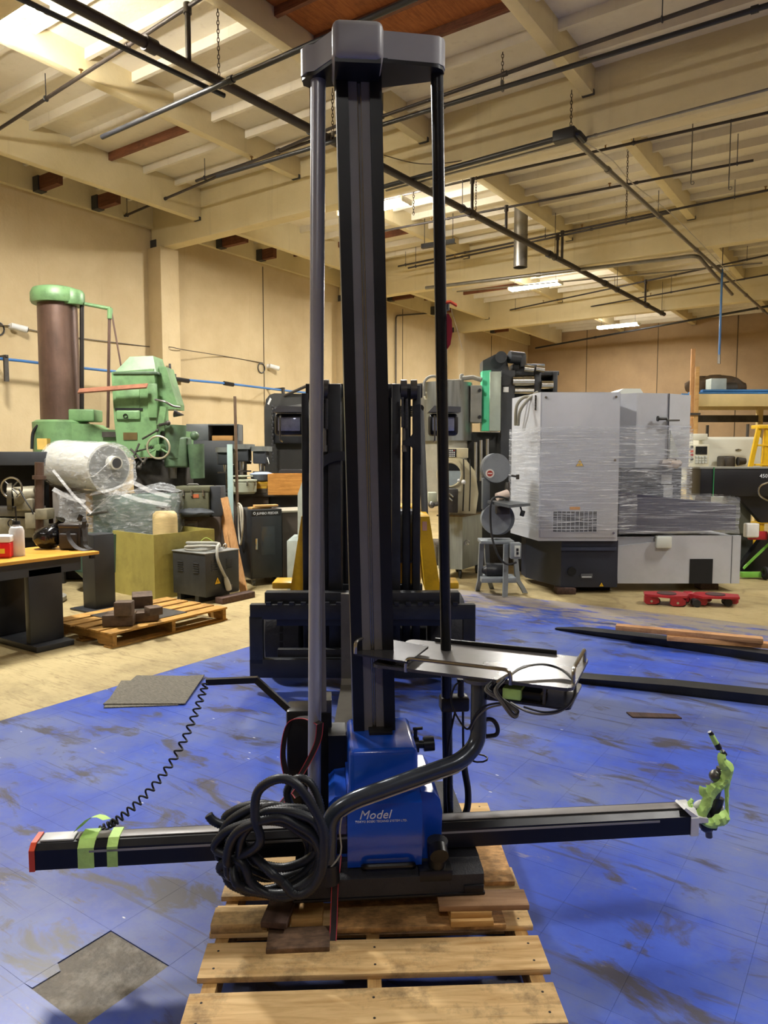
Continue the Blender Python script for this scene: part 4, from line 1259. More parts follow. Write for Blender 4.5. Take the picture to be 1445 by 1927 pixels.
# yellow body sides (fenders), steps, cowl, seat, overhead guard
for s_, xs_ in ((-1, (583, 567, 551, 546, 575, 590)), (1, (790, 808, 824, 829, 800, 790))):
    d = 5.55
    pts = [FK.p(xs_[0], 972, d), FK.p(xs_[1], 972, d), FK.p(xs_[2], 1078, d), FK.p(xs_[3], 1112, d), FK.p(xs_[4], 1112, d), FK.p(xs_[5], 1000, d)]
    fe = part(FL, 'fender', MB().prism([(p.x, p.z) for p in pts], 'xz', pts[0].y, pts[0].y + 0.5), FYEL, 'yellow fender', None, 15)
    fp0 = FK.p(xs_[2] - (38 if s_ < 0 else -4), 1100, d)
    part(fe, 'step', MB().box((fp0.x + 0.07, fp0.y + 0.12, fp0.z - 0.01), (0.15, 0.24, 0.05), None, 0.008), FYEL)
    pl = FK.p((xs_[0] + xs_[1]) / 2, 985, d)
    part(fe, 'warning_label', MB().box((pl.x, pl.y - 0.002, pl.z - 0.02), (0.035, 0.002, 0.07)), mat('label_paper', 'b98a7a', 0.6))
part(FL, 'body', MB().lo((-0.43, 0.75, 0.35), (0.45, 2.3, 0.95), 0.04), FYEL, 'yellow forklift body')
part(FL, 'dashboard', MB().lo((-0.42, 0.55, 0.75), (0.42, 0.85, 1.18), 0.04), FBLK)
part(FL, 'counterweight', MB().lo((-0.52, 2.3, 0.25), (0.54, 2.75, 1.1), 0.08), FYEL)
part(FL, 'seat', MB().lo((-0.25, 1.5, 0.95), (0.25, 2.0, 1.08), 0.04).lo((-0.25, 1.95, 1.05), (0.25, 2.08, 1.5), 0.04), RUB())
part(FL, 'steering_wheel', MB().torus((0.0, 1.12, 1.2), 0.17, 0.014, 'z'), BLKP())
for sx in (-0.47, 0.49):
    part(FL, 'guard_pillar', MB().tube([(sx, 0.62, 0.75), (sx * 0.93, 1.05, 2.02)], 0.03, 10), FBLK)
    part(FL, 'guard_pillar', MB().tube([(sx, 2.35, 0.95), (sx * 0.93, 2.15, 2.04)], 0.03, 10), FBLK)
    part(FL, 'guard_rail', MB().tube([(sx * 0.93, 1.02, 2.03), (sx * 0.93, 2.2, 2.05)], 0.03, 10), FBLK)
for i in range(5):
    part(FL, 'guard_slat', MB().lo((-0.44, 1.02 + i * 0.28, 2.02), (0.46, 1.07 + i * 0.28, 2.05)), FBLK)
LENS = mat('lamp_lens', '8f93a8', 0.12, 0.3, 0.2, 20)
for cx, lab in ((545, 'left'), (836, 'right')):
    hs = part(FL, 'headlamp', fp(cx - 29, 778, cx + 27, 820, 5.62, 0.16, 0.03), BLKP(), 'square headlamp')
    part(hs, 'lens', fp(cx - 22, 785, cx + 19, 811, 5.607, 0.03, 0.006), LENS)
    c0, c1, c2, c3 = FK.p(cx - 18, 828, 5.56), FK.p(cx - 18, 782, 5.56), FK.p(cx + 24, 830, 5.56), FK.p(cx + 24, 770, 5.56)
    part(hs, 'lamp_guard', MB().tube(fillet([c1 + Vector((0, 0.1, 0)), c1, c0, c0 + Vector((0, 0.12, -0.01))], 0.02), 0.007, 8), STL())
    part(hs, 'lamp_hood', MB().prism([(FK.p(cx - 31, 778, 5.6).x, FK.p(cx, 776, 5.6).z), (FK.p(cx + 30, 778, 5.6).x, FK.p(cx, 776, 5.6).z), (FK.p(cx + 30, 778, 5.6).x, FK.p(cx, 766, 5.6).z), (FK.p(cx - 20, 778, 5.6).x, FK.p(cx, 764, 5.6).z)], 'xz', FK.p(cx, 776, 5.56).y, FK.p(cx, 776, 5.56).y + 0.2), mat('grey_hood', '6c6d6c', 0.4), None, None, 0)

# ---- two detached forks lying on the blue floor, right
FKD = mat('fork_black', '232426', 0.5, 0.3, 0.2, 5, grime='4a463e', gscale=4, gamt=0.4)
def floor_fork(tip, end, label, over=0.5):
    a, b = G(*tip), G(*end)
    dv = (b - a)
    ln = dv.length + over
    ang = math.degrees(math.atan2(dv.y, dv.x))
    fr = Frame(xy=(a.x, a.y), build=True, rot=ang)
    prof = [(0, 0.004), (0, 0.016), (0.25, 0.045), (0.9, 0.068), (ln, 0.072), (ln, 0.0), (0.06, 0.0)]
    bl = MB()
    w = 0.15
    for y0, y1, k in ((0.0, w, 1),):
        bl.prism(prof, 'xz', y0, y1)
    # taper the tip in plan
    bl.v = [(x, (y - w / 2) * min(1.0, 0.35 + x * 2.4) + w / 2, z) for x, y, z in bl.v]
    t = thing('forklift_fork', label, 'fork', fr, 'forks lying on the floor')
    part(t, 'blade', bl, FKD, None, None, 12)
    part(t, 'shank', MB().lo((ln - 0.001, 0, 0), (ln + 0.07, w, 0.6), 0.008), FKD)
    return fr
ff = floor_fork((1040, 1187), (1445, 1248), 'black fork lying farther off, with two timbers on it')
floor_fork((1015, 1280), (1445, 1329), 'black fork lying nearer the camera, right of the tray')
# timbers on the far fork
tl = wood('stud_timber', 'd0a070', 'a8764a', '6b4424', 0.65, 0, 0.5)
a, b = G(1255, 1207, 0.074), G(1445, 1222, 0.074)
fr = Frame(xy=(a.x, a.y), build=True, rot=math.degrees(math.atan2(b.y - a.y, b.x - a.x)), z=0.073)
solo('timber_stud', 'lower timber on the far fork, touching it', 'timber', fr, MB().lo((0, 0.02, 0), (1.5, 0.11, 0.042), 0.003), tl, 'timbers on the fork')
a, b = G(1158, 1186, 0.116), G(1436, 1212, 0.116)
fr = Frame(xy=(a.x, a.y), build=True, rot=math.degrees(math.atan2(b.y - a.y, b.x - a.x)), z=0.1155)
solo('timber_stud', 'upper timber resting across the lower one on the far fork', 'timber', fr, MB().lo((0, 0.0, 0), ((b - a).length, 0.09, 0.042), 0.003), tl, 'timbers on the fork')
# little dark plank
a, b = G(1190, 1351), G(1283, 1353)
fr = Frame(xy=(a.x, a.y), build=True, rot=math.degrees(math.atan2(b.y - a.y, b.x - a.x)))
solo('floor_slat', 'thin dark brown slat lying alone on the blue floor', 'slat', fr, MB().prism([(0, 0), ((b - a).length, 0), ((b - a).length - 0.015, 0.065), (-0.015, 0.085)], 'xy', 0.0, 0.008), DKW, smooth=0)
# rubber mats
MATM = mat('ribbed_rubber_mat', '6c675a', 0.7, 0, 0.55, 30, 1.0, 50, stretch=(1, 6, 1))
def floor_mat_obj(label, pxs, z0):
    ps = [G(x, y) for x, y in pxs]
    fr = Frame(xy=(ps[0].x, ps[0].y), build=True, z=z0)
    pl = [fr.I @ p for p in ps]
    mb = MB()
    n = 8
    # gently curled sheet
    vs, fs = [], []
    for i in range(n + 1):
        for j in range(n + 1):
            u, v = i / n, j / n
            p = (pl[0] * (1 - u) + pl[1] * u) * (1 - v) + (pl[3] * (1 - u) + pl[2] * u) * v
            vs.append(Vector((p.x, p.y, 0.010 * (max(0, u - 0.7) / 0.3) ** 2 * v + 0.006)))
    k = len(vs)
    vs += [v - Vector((0, 0, 0.006)) for v in vs]
    for i in range(n):
        for j in range(n):
            a0 = i * (n + 1) + j
            fs.append((a0, a0 + n + 1, a0 + n + 2, a0 + 1))
            fs.append((k + a0, k + a0 + 1, k + a0 + n + 2, k + a0 + n + 1))
    for i in range(n):
        for e in (lambda q: q * (n + 1), lambda q: q * (n + 1) + n, lambda q: q, lambda q: n * (n + 1) + q):
            a0, b0 = e(i), e(i + 1)
            fs.append((a0, b0, k + b0, k + a0))
    mb.add(vs, fs)
    return solo('rubber_mat', label, 'mat', fr, mb, MATM, 'rubber mats on the floor', smooth=30)
floor_mat_obj('ribbed grey rubber mat underneath, its near edge showing', [(195, 1333), (335, 1328), (372, 1282), (228, 1282)], 0.0)
floor_mat_obj('ribbed grey rubber mat on top of another left of the forklift', [(194, 1328), (348, 1327), (385, 1275), (257, 1274)], 0.0065)
# ================================================================== BACKGROUND LEFT
GRN = mat('machine_green', '698d5e', 0.42, 0, 0.12, 4, grime='34482f', gscale=3.5, gamt=0.75)
GRN2 = mat('dirty_green', '4c6448', 0.5, 0, 0.25, 5, grime='26302a', gscale=4, gamt=0.7)
RUST = mat('oiled_iron_column', '5f4a3f', 0.38, 0.4, 0.3, 3, stretch=(2, 2, 0.4), grime='2f2420', gscale=2, gamt=0.5)
IRON = mat('grimy_iron', '3f3b36', 0.5, 0.3, 0.3, 8)
BRNC = mat('brown_cabinet', '4b4038', 0.5, 0, 0.1, 5)
GRYC = mat('dark_grey_cabinet', '33363a', 0.45, 0, 0.12, 5)
OLV = mat('olive_paint', 'a3984f', 0.55, 0, 0.12, 3, grime='5e5628', gscale=4, gamt=0.45)
def vbox(fr, x0, y0, x1, y1, d, th, bev=0.0):
    return MB().fr(fr, x0, y0, x1, y1, d, th, bev)

# ---- radial drill
dr = Frame(-4.36, 9.9, 0)
RD = thing('radial_drill', 'large green radial drill with brown column by the left wall', 'drill', dr)
zc0, zc1 = 0.0, dr.p(112, 572, 9.9).z
part(RD, 'column', MB().cyl((0, 0, 0.2), (0, 0, zc1), 0.265, 0.25, 36), RUST, 'brown oiled round column')
part(RD, 'base', MB().lo((-0.5, -0.45, 0), (1.3, 0.5, 0.2), 0.03), IRON)
def capoly(k=1.0, dz=0):
    out = []
    for i in range(40):
        t = 2 * math.pi * i / 40
        r1 = 0.31 * k
        out.append((r1 * math.cos(t), r1 * math.sin(t)))
    return out
cp = MB()
prof = [(0.315, 0), (0.33, 0.03), (0.33, 0.13), (0.30, 0.19), (0.22, 0.215), (0.05, 0.22)]
cp.lathe(prof, (0, 0, zc1 - 0.01), 'z', 32)
cpo = part(RD, 'column_cap', cp, GRN)
cp2 = MB().lathe([(0.135, 0), (0.145, 0.03), (0.145, 0.15), (0.12, 0.19), (0.03, 0.195)], (0.24, -0.06, zc1 - 0.03), 'z', 24)
part(cpo, 'gear_cover', cp2, GRN)
s0, s1 = dr.p(154, 795, 9.85), dr.p(154, 575, 9.85)
part(RD, 'elevating_screw', MB().cyl(s0, s1, 0.028, None, 14), mat('screw_black', '26221f', 0.4, 0.5))
part(RD, 'top_bracket', MB().tube([dr.p(160, 572, 9.85), dr.p(208, 581, 9.85)], 0.025, 10).cyl(dr.p(207, 580, 9.85), dr.p(207, 600, 9.85), 0.035, None, 12), GRN)
part(RD, 'feed_rod', MB().cyl(dr.p(206, 590, 9.85), dr.p(203, 805, 9.85), 0.02, None, 10), RUST)
part(RD, 'feed_rod', MB().cyl(dr.p(210, 588, 9.85), dr.p(228, 690, 9.85), 0.012, None, 10), RUST)
za, zb2 = dr.p(100, 862, 9.7).z, dr.p(100, 790, 9.7).z
ARMB = part(RD, 'arm_sleeve', MB().lathe([(0.33, 0), (0.36, 0.04), (0.36, zb2 - za - 0.03), (0.31, zb2 - za)], (0, 0, za), 'z', 32), GRN, 'green arm sleeve')
pa0, pa1 = dr.p(150, 800, 9.7), dr.p(340, 850, 9.7)
part(ARMB, 'arm', MB().prism([(0.2, zb2 - 0.05), (0.52, zb2 - 0.06), (0.62, zb2 - 0.13), (1.75, zb2 - 0.15), (1.75, za + 0.02), (0.7, za + 0.0), (0.2, za - 0.1)], 'xz', -0.26, 0.12), GRN, None, None, 20)
part(ARMB, 'arm_way', MB().lo((0.66, -0.30, zb2 - 0.23), (1.75, -0.25, zb2 - 0.16)).lo((0.66, -0.30, za + 0.02), (1.75, -0.25, za + 0.08)), IRON, None, 'stuff')
part(ARMB, 'screw_nut_housing', MB().lo((0.18, -0.2, zb2 - 0.02), (0.52, 0.12, zb2 + 0.14), 0.02), GRN)
# head
hd = Frame(-3.3, 9.45, 0)
hl = lambda x, y, d=9.45: dr.p(x, y, d)
h0, h1 = hl(216, 830), hl(288, 690)
HDY = h0.y
HEADG = part(RD, 'drill_head', MB().prism([(h0.x, h0.z + 0.25), (h0.x - 0.02, hl(216, 700).z), (h1.x - 0.03, hl(290, 694).z), (h1.x + 0.01, hl(290, 694).z), (h1.x + 0.03, hl(300, 830).z), (h1.x, hl(295, 860).z), (h0.x + 0.04, hl(225, 860).z)], 'xz', HDY, HDY + 0.55), GRN, 'green drill head', None, 20)
q0, q1 = hl(216, 700), hl(290, 668)
part(HEADG, 'motor_hood', MB().add(
    [(q0.x, HDY, q0.z), (q1.x + 0.02, HDY, q0.z), (q1.x + 0.02, HDY + 0.5, q0.z), (q0.x, HDY + 0.5, q0.z),
     (q0.x + 0.17, HDY + 0.08, q1.z - 0.01), (q1.x - 0.04, HDY + 0.08, q1.z), (q1.x - 0.02, HDY + 0.42, q1.z), (q0.x + 0.17, HDY + 0.42, q1.z)],
    [(3, 2, 1, 0), (4, 5, 6, 7), (0, 1, 5, 4), (1, 2, 6, 5), (2, 3, 7, 6), (3, 0, 4, 7)]), GRN, None, None, 0)
part(HEADG, 'hood_lip', MB().lo((q0.x - 0.02, HDY - 0.02, q0.z - 0.03), (q1.x + 0.04, HDY + 0.52, q0.z + 0.005), 0.008), GRN2)
sq = [hl(293, 690, 9.6), hl(312, 690, 9.6), hl(325, 735, 9.6), hl(333, 760, 9.6), hl(333, 770, 9.6), hl(293, 770, 9.6)]
part(HEADG, 'gear_case', MB().prism([(p.x, p.z) for p in sq], 'xz', sq[0].y, sq[0].y + 0.35), GRN, None, None, 15)
part(HEADG, 'panel', MB().fr(dr, 218, 733, 262, 768, 9.44, 0.03, 0.006), GRN)
part(HEADG, 'panel', MB().fr(dr, 218, 772, 263, 790, 9.42, 0.05, 0.02), GRN)
part(HEADG, 'shadow_gap', MB().fr(dr, 216, 768, 268, 772, 9.435, 0.03), DARK())
part(HEADG, 'side_panel', MB().fr(dr, 279, 722, 294, 786, 9.42, 0.05, 0.006), GRN)
part(HEADG, 'oil_gauge', MB().torus(dr.p(236, 783, 9.41), 0.026, 0.006, 'y', 16, 6), BLKP())
part(HEADG, 'gear_knob', MB().prism([(hl(304, 765).x, hl(304, 765).z), (hl(316, 766).x, hl(316, 766).z), (hl(310, 800).x, hl(310, 800).z), (hl(298, 800).x, hl(298, 800).z)], 'xz', HDY - 0.06, HDY + 0.02), GRN, None, None, 10)
part(HEADG, 'name_plate', MB().fr(dr, 232, 814, 258, 828, 9.44, 0.02), mat('brass_plate', '6b5a38', 0.4, 0.5))
c = dr.p(298, 842, 9.25)
WHL = part(HEADG, 'hand_wheel', MB().torus(c, 0.142, 0.013, 'y', 28, 8), mat('bone_wheel', 'a59c82', 0.35, 0.3))
for k in range(3):
    t = math.radians(90 + 120 * k)
    part(WHL, 'spoke', MB().cyl(c, (c.x + 0.14 * math.cos(t), c.y, c.z + 0.14 * math.sin(t)), 0.014, 0.010, 8), GRN)
part(WHL, 'hub', MB().cyl((c.x, c.y - 0.04, c.z), (c.x, c.y + 0.18, c.z), 0.04, 0.05, 14), GRN)
part(HEADG, 'spindle_housing', MB().cyl(hl(330, 862, 9.5), hl(330, 800, 9.5), 0.12, 0.14, 20).lo(hl(308, 880, 9.4), (hl(350, 820, 9.4).x, hl(308, 880, 9.4).y + 0.3, hl(308, 822, 9.4).z), 0.03), GRN2)
part(HEADG, 'spindle', MB().cyl(hl(325, 900, 9.5), hl(325, 860, 9.5), 0.05, 0.06, 14), STL())
part(HEADG, 'spindle_nose', MB().cyl(hl(328, 778, 9.5), hl(346, 781, 9.5), 0.05, 0.005, 14), IRON)
part(HEADG, 'feed_motor', MB().cyl(hl(368, 836, 9.5), hl(372, 900, 9.5), 0.11, 0.09, 16).sph(hl(366, 820, 9.5), 0.06), GRN2)
for (x0, y0, x1, y1, r_) in ((255, 850, 285, 842, 0.012), (262, 835, 250, 862, 0.014), (246, 845, 270, 870, 0.016), (276, 862, 262, 880, 0.02), (300, 800, 316, 796, 0.02), (268, 826, 296, 810, 0.013)):
    part(HEADG, 'control_lever', MB().cyl(hl(x0, y0, 9.38), hl(x1, y1, 9.3), r_, r_ * 0.8, 8).sph(hl(x1, y1, 9.3), r_ * 1.7), IRON)
part(HEADG, 'oil_pipe', MB().tube(spline([hl(292, 752, 9.4), hl(310, 756, 9.35), hl(325, 764, 9.4), hl(338, 766, 9.5)]), 0.014, 8), STL())
part(RD, 'work_table', MB().lo((0.5, -0.44, 0.2), (1.2, 0.3, 0.8), 0.02), IRON)
# rusty flat bar across head and column
cb0, cb1 = P(148, 734, 9.2), P(276, 726, 9.2)
cfr = Frame(-4.0, 9.2, 0, z=0)
part(HEADG, 'flat_bar', MB().ribbon([dr.p(148, 736, 9.3), dr.p(277, 726, 9.3)], (0, 0.06, 0.055), 0.02), mat('rusty_bar', '8a5a42', 0.6, 0.2, 0.3, 10), 'rust-red flat bar')
part(HEADG, 'shade_and_clutter_fill', MB().fr(dr, 250, 862, 350, 930, 9.62, 0.4, 0.05), IRON)  # added dark box standing in for the arm's shadow and the clutter below
part(ARMB, 'arm_hose', MB().tube(spline([dr.p(72, 800, 9.6), dr.p(62, 815, 9.6), dr.p(60, 845, 9.6)]), 0.02, 8), RUB())
part(ARMB, 'cardboard_box', MB().fr(dr, 70, 825, 88, 846, 9.3, 0.1), mat('yellow_carton', 'd6b25a', 0.7))

# ---- dark steel bench beam at the far left
bb = Frame(-4.55, 8.9, 0)
BN = thing('steel_bed', 'dark steel machine bed at the left picture edge behind the lathe', 'machine bed', bb)
part(BN, 'top_beam', vbox(bb, -60, 850, 86, 876, 9.0, 0.5, 0.01), GRYC)
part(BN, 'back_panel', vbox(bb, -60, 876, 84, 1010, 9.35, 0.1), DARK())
part(BN, 'foot', MB().lo((-1.0, 0.1, 0), (0.4, 0.5, 0.75), 0.02), IRON)

# ---- old lathe with hand wheel
lf = Frame(-4.35, 8.5, 0)
LT = thing('old_lathe', 'old grey lathe with a spoked hand wheel at the left edge', 'lathe', lf)
CAST = mat('grey_casting', '8b8570', 0.45, 0.3, 0.25, 7, grime='3c372c', gscale=5, gamt=0.5)
part(LT, 'bed', vbox(lf, -50, 975, 66, 1012, 8.4, 0.35, 0.01), CAST)
part(LT, 'bed_ways', vbox(lf, -50, 955, 64, 972, 8.42, 0.3, 0.005), STL())
part(LT, 'cabinet_leg', MB().lo((-0.6, 0.0, 0), (0.12, 0.4, lf.p(20, 1012, 8.5).z + 0.01), 0.01), IRON)
sp0, sp1 = lf.p(22, 935, 8.3), lf.p(66, 930, 8.45)
part(LT, 'headstock', MB().cyl(sp0, sp1, 0.11, 0.10, 24).lo(lf.p(28, 962, 8.3), (lf.p(60, 930, 8.3).x, lf.p(28, 962, 8.3).y + 0.25, lf.p(28, 938, 8.3).z), 0.02), CAST)
part(LT, 'chuck', MB().cyl(lf.p(14, 935, 8.28), lf.p(23, 935, 8.3), 0.155, 0.16, 28), mat('chuck_iron', '625d50', 0.35, 0.7))
c = lf.p(22, 918, 8.24)
hw = part(LT, 'hand_wheel', MB().torus(c, 0.115, 0.012, 'y', 26, 8), CHR())
for k in range(4):
    t = math.radians(45 + 90 * k)
    part(hw, 'spoke', MB().cyl(c, (c.x + 0.112 * math.cos(t), c.y, c.z + 0.112 * math.sin(t)), 0.008, None, 6), STL())
part(LT, 'steady_post', MB().cyl(lf.p(74, 1010, 8.35), lf.p(74, 870, 8.35), 0.05, None, 14).cyl(lf.p(74, 902, 8.35), lf.p(74, 895, 8.35), 0.075, None, 14), RUST)
part(LT, 'bracket', vbox(lf, 66, 958, 88, 978, 8.25, 0.2, 0.01), CAST)
part(LT, 'cable', MB().tube(spline([lf.p(36, 920, 8.2), lf.p(50, 945, 8.15), lf.p(60, 960, 8.15), lf.p(62, 968, 8.15)]), 0.008, 6), RUB())
part(LT, 'apron', vbox(lf, 47, 965, 66, 995, 8.3, 0.1, 0.01), CAST)

# ---- machine wrapped in film: horizontal drum on a cabinet
wf = Frame(-3.75, 8.85, 0)
wf.p = lambda px, py, d: wf.I @ P(px, py, d + 0.55)
WM = thing('wrapped_machine', 'machine with a big white drum, wrapped in clear film', 'machine', wf)
DRW = mat('drum_white', 'c4c4ba', 0.5, 0, 0.05, 3)
d0, d1 = wf.p(118, 872, 8.75), wf.p(205, 880, 8.15)
DM = part(WM, 'drum', MB().cyl(d0, d1, 0.29, 0.285, 40), DRW, 'white drum')
ax = (d1 - d0).normalized()
part(DM, 'drum_end', MB().cyl(d1 - ax * 0.005, d1 + ax * 0.012, 0.262, 0.262, 36), mat('drum_grey', '5c615f', 0.5))
e1 = d1 + ax * 0.01 + Vector((0.03, 0, 0.06))
part(DM, 'hub_sleeve', MB().cyl(e1, e1 + ax * 0.10, 0.085, 0.08, 22), DRW)
part(DM, 'hub_bore', MB().cyl(e1 + ax * 0.09, e1 + ax * 0.103, 0.06, 0.06, 20), GRYC)
cabm = mat('blue_green_cabinet', '52695e', 0.45, 0, 0.1, 3)
c0, c1 = wf.p(165, 1010, 8.15), wf.p(318, 932, 8.15)
part(WM, 'cabinet', MB().lo((c0.x, c0.y, c0.z), (c1.x, c0.y + 0.5, c1.z), 0.01), cabm, 'blue-green cabinet')
part(WM, 'end_board', vbox(wf, 163, 930, 172, 1003, 8.12, 0.55), wood('plywood_edge', 'a88a50', '8a6c3a', None, 0.7, 2))
part(WM, 'side_frame', vbox(wf, 100, 925, 165, 1005, 8.45, 0.35, 0.02), mat('taupe_paint', '77716a', 0.5))
part(WM, 'tank', MB().cyl(wf.p(195, 1070, 8.25) , wf.p(195, 1000, 8.25), 0.33, 0.36, 28).lathe([(0.05, -0.14), (0.24, -0.1), (0.33, 0.0)], tuple(wf.p(195, 1070, 8.25)), 'z', 28), mat('dark_green_tank', '3c5a4d', 0.42, 0, 0.12, 4), 'dark green tank')
for x, y in ((-0.35, -0.1), (0.35, -0.1), (-0.35, 0.35), (0.35, 0.35)):
    part(WM, 'leg', MB().lo((x - 0.03, y - 0.03, 0), (x + 0.03, y + 0.03, 0.75)), IRON)
part(WM, 'pull_bar', MB().cyl(wf.p(165, 969, 8.1), wf.p(203, 963, 8.0), 0.016, None, 10), STL())
FILM = film('stretch_film', 0.14, 0.8, (3.0, 3.0, 9.0), 'eceeee', 2.4)
# film around the drum (a sleeve a little larger) and around the cabinet
def crumple(mb, amp, seed=0):
    r = random.Random(seed)
    mb.v = [(x + r.uniform(-amp, amp), y + r.uniform(-amp, amp), z + r.uniform(-amp, amp)) for x, y, z in mb.v]
    return mb
fm = MB()
N = 26
for i in range(N + 1):
    u = i / N
    p = d0.lerp(d1, u * 1.12 - 0.02)
    for k in range(36):
        t = 2 * math.pi * k / 36
        side = ax.cross(Vector((0, 0, 1))).normalized()
        rr = 0.30 + (0.03 if math.sin(t) < -0.3 else 0)
        fm.v.append(tuple(p + side * rr * math.cos(t) + Vector((0, 0, 1)) * rr * math.sin(t)))
for i in range(N):
    for k in range(36):
        fm.f.append((i * 36 + k, i * 36 + (k + 1) % 36, (i + 1) * 36 + (k + 1) % 36, (i + 1) * 36 + k))
fm.f.append(tuple(range(N * 36, N * 36 + 36)))
part(WM, 'plastic_film', crumple(fm, 0.006, 1), FILM, 'clear film around the drum', None, 60)
def film_box(fr, corners, z0, z1, nz=8, ns=10, amp=0.012, seed=3, pull=0.0):
    mb = MB()
    m = len(corners)
    ringn = m * ns
    for j in range(nz + 1):
        z = z0 + (z1 - z0) * j / nz
        for i in range(m):
            a_, b_ = Vector((*corners[i], 0)), Vector((*corners[(i + 1) % m], 0))
            for k in range(ns):
                p = a_.lerp(b_, k / ns)
                mb.v.append((p.x, p.y, z + pull * math.sin(3.1 * k / ns)))
    for j in range(nz):
        for i in range(ringn):
            mb.f.append((j * ringn + i, j * ringn + (i + 1) % ringn, (j + 1) * ringn + (i + 1) % ringn, (j + 1) * ringn + i))
    return crumple(mb, amp, seed)
cz0 = wf.p(165, 1016, 8.15).z
part(WM, 'plastic_film', film_box(wf, [(c0.x - 0.42, c0.y + 0.18), (c0.x - 0.02, c0.y - 0.06), (c1.x + 0.03, c0.y - 0.05), (c1.x + 0.05, c0.y + 0.54), (c0.x - 0.42, c0.y + 0.75)], cz0, c1.z + 0.02, 10, 14), FILM, None, None, 60)
# folds drawn from drum to cabinet
sk = MB()
for (xa, ya, xb, yb_, w_) in ((100, 885, 172, 966, 0.03), (168, 968, 250, 885, 0.04), (175, 962, 256, 892, 0.025), (160, 905, 205, 870, 0.06), (205, 940, 258, 872, 0.05), (100, 920, 160, 945, 0.05), (215, 925, 315, 950, 0.05), (170, 930, 250, 905, 0.05), (245, 905, 320, 935, 0.05)):
    sk.ribbon([wf.p(xa, ya, 8.02), wf.p((xa + xb) / 2, (ya + yb_) / 2 + 4, 7.98), wf.p(xb, yb_, 8.0)], (w_ * 0.5, 0.02, w_ * 0.8), 0.003)
part(WM, 'film_folds', sk, film('film_folds', 0.10, 0.5, (1.0, 1.0, 2.0), 'f4f4f2', 2.0), None, 'stuff')
top = MB()
for i in range(9):
    for j in range(6):
        p = Vector((c0.x - 0.2 + (c1.x - c0.x + 0.25) * i / 8, c0.y + 0.0 + 0.5 * j / 5, c1.z + 0.03 + 0.10 * math.sin(math.pi * min(1, (8 - i) / 4)) * (0.4 + 0.6 * j / 5)))
        top.v.append(tuple(p))
top.f += [(i * 6 + j, i * 6 + j + 1, (i + 1) * 6 + j + 1, (i + 1) * 6 + j) for i in range(8) for j in range(5)]
part(WM, 'plastic_film', crumple(top, 0.015, 5), FILM, None, None, 60)

# ---- orange table with pedestal, and the things on it
th = 0.78
tc_ = G(187, 1037, th)
ot = Frame(xy=(tc_.x, tc_.y), build=True)
OT = thing('orange_table', 'orange topped work table at the left picture edge', 'table', ot)
part(OT, 'table_top', MB().lo((-0.76, -2.0, th - 0.028), (0, 0, th), 0.004), mat('orange_laminate', 'd39a3c', 0.35, 0, 0.08, 3, grime='b07a28', gscale=5, gamt=0.4))
part(OT, 'apron', MB().lo((-0.70, -1.95, th - 0.16), (-0.10, -0.12, th - 0.028)), GRYC)
LEGM = mat('table_leg_black', '25272b', 0.45)
part(OT, 'pedestal', MB().lo((-0.17, -0.60, 0.05), (-0.10, -0.30, th - 0.1), 0.006), LEGM)
part(OT, 'pedestal', MB().lo((-0.17, -1.75, 0.05), (-0.10, -1.5, th - 0.1), 0.006), LEGM)
part(OT, 'pedestal', MB().lo((-0.66, -0.60, 0.05), (-0.59, -0.30, th - 0.1), 0.006), LEGM)
part(OT, 'foot', MB().lo((-0.80, -0.62, 0), (0.02, -0.28, 0.05), 0.006), LEGM)
part(OT, 'foot', MB().lo((-0.80, -1.77, 0), (0.02, -1.48, 0.05), 0.006), LEGM)
part(OT, 'edge_knob', MB().cyl((-0.03, -0.05, th - 0.028), (-0.03, -0.05, th - 0.06), 0.03, None, 12), BLKP())
# black post box just behind the table's right end
pb_ = G(172, 1148)
pf = Frame(xy=(pb_.x, pb_.y), build=True)
PO = thing('steel_post', 'thick black square steel post behind the end of the orange table', 'post', pf)
part(PO, 'shaft', MB().lo((-0.11, -0.02, 0.02), (0.11, 0.22, pf.p(172, 1008, 7.45).z), 0.006), LEGM)
part(PO, 'foot_plate', MB().lo((-0.2, -0.12, 0), (0.2, 0.32, 0.02), 0.003), LEGM)

def on_table(px, py, rot=0):
    g_ = G(px, py, th)
    return Frame(xy=(g_.x, g_.y), rot=rot, z=th + 0.0005)
# red bin with white rim
rf_ = on_table(2, 1051, 12)
RB = thing('red_container', 'red container with white rim on the orange table', 'container', rf_)
part(RB, 'body', MB().lo((-0.13, 0, 0), (0.07, 0.16, 0.13), 0.015), mat('red_plastic', 'd5181f', 0.35))
part(RB, 'rim', MB().lo((-0.14, -0.008, 0.13), (0.078, 0.168, 0.185), 0.012), WHT())
part(RB, 'sticker', MB().lo((-0.02, -0.002, 0.04), (0.03, 0.0005, 0.08)), mat('yellow_sticker', 'e0c030', 0.5))
bf = on_table(25, 1048)
BT2 = thing('white_bottle', 'white plastic bottle with black pump cap beside the red container', 'bottle', bf)
part(BT2, 'body', MB().lathe([(0.055, 0), (0.06, 0.01), (0.06, 0.21), (0.05, 0.24), (0.028, 0.255), (0.028, 0.27)], (0, 0.07, 0), 'z', 20), mat('milky_plastic', 'd2cfcb', 0.4))
part(BT2, 'cap', MB().cyl((0, 0.07, 0.265), (0, 0.07, 0.295), 0.034, 0.03, 16).cyl((0, 0.07, 0.29), (0, 0.07, 0.42), 0.006, None, 8), BLKP())
part(BT2, 'handle', MB().torus((-0.04, 0.07, 0.275), 0.03, 0.005, 'y', 16, 6), BLKP())
gf = on_table(78, 1036)
gb = MB().sph((0, 0.14, 0.105), (0.135, 0.12, 0.105), 22, 14)
rg = random.Random(4)
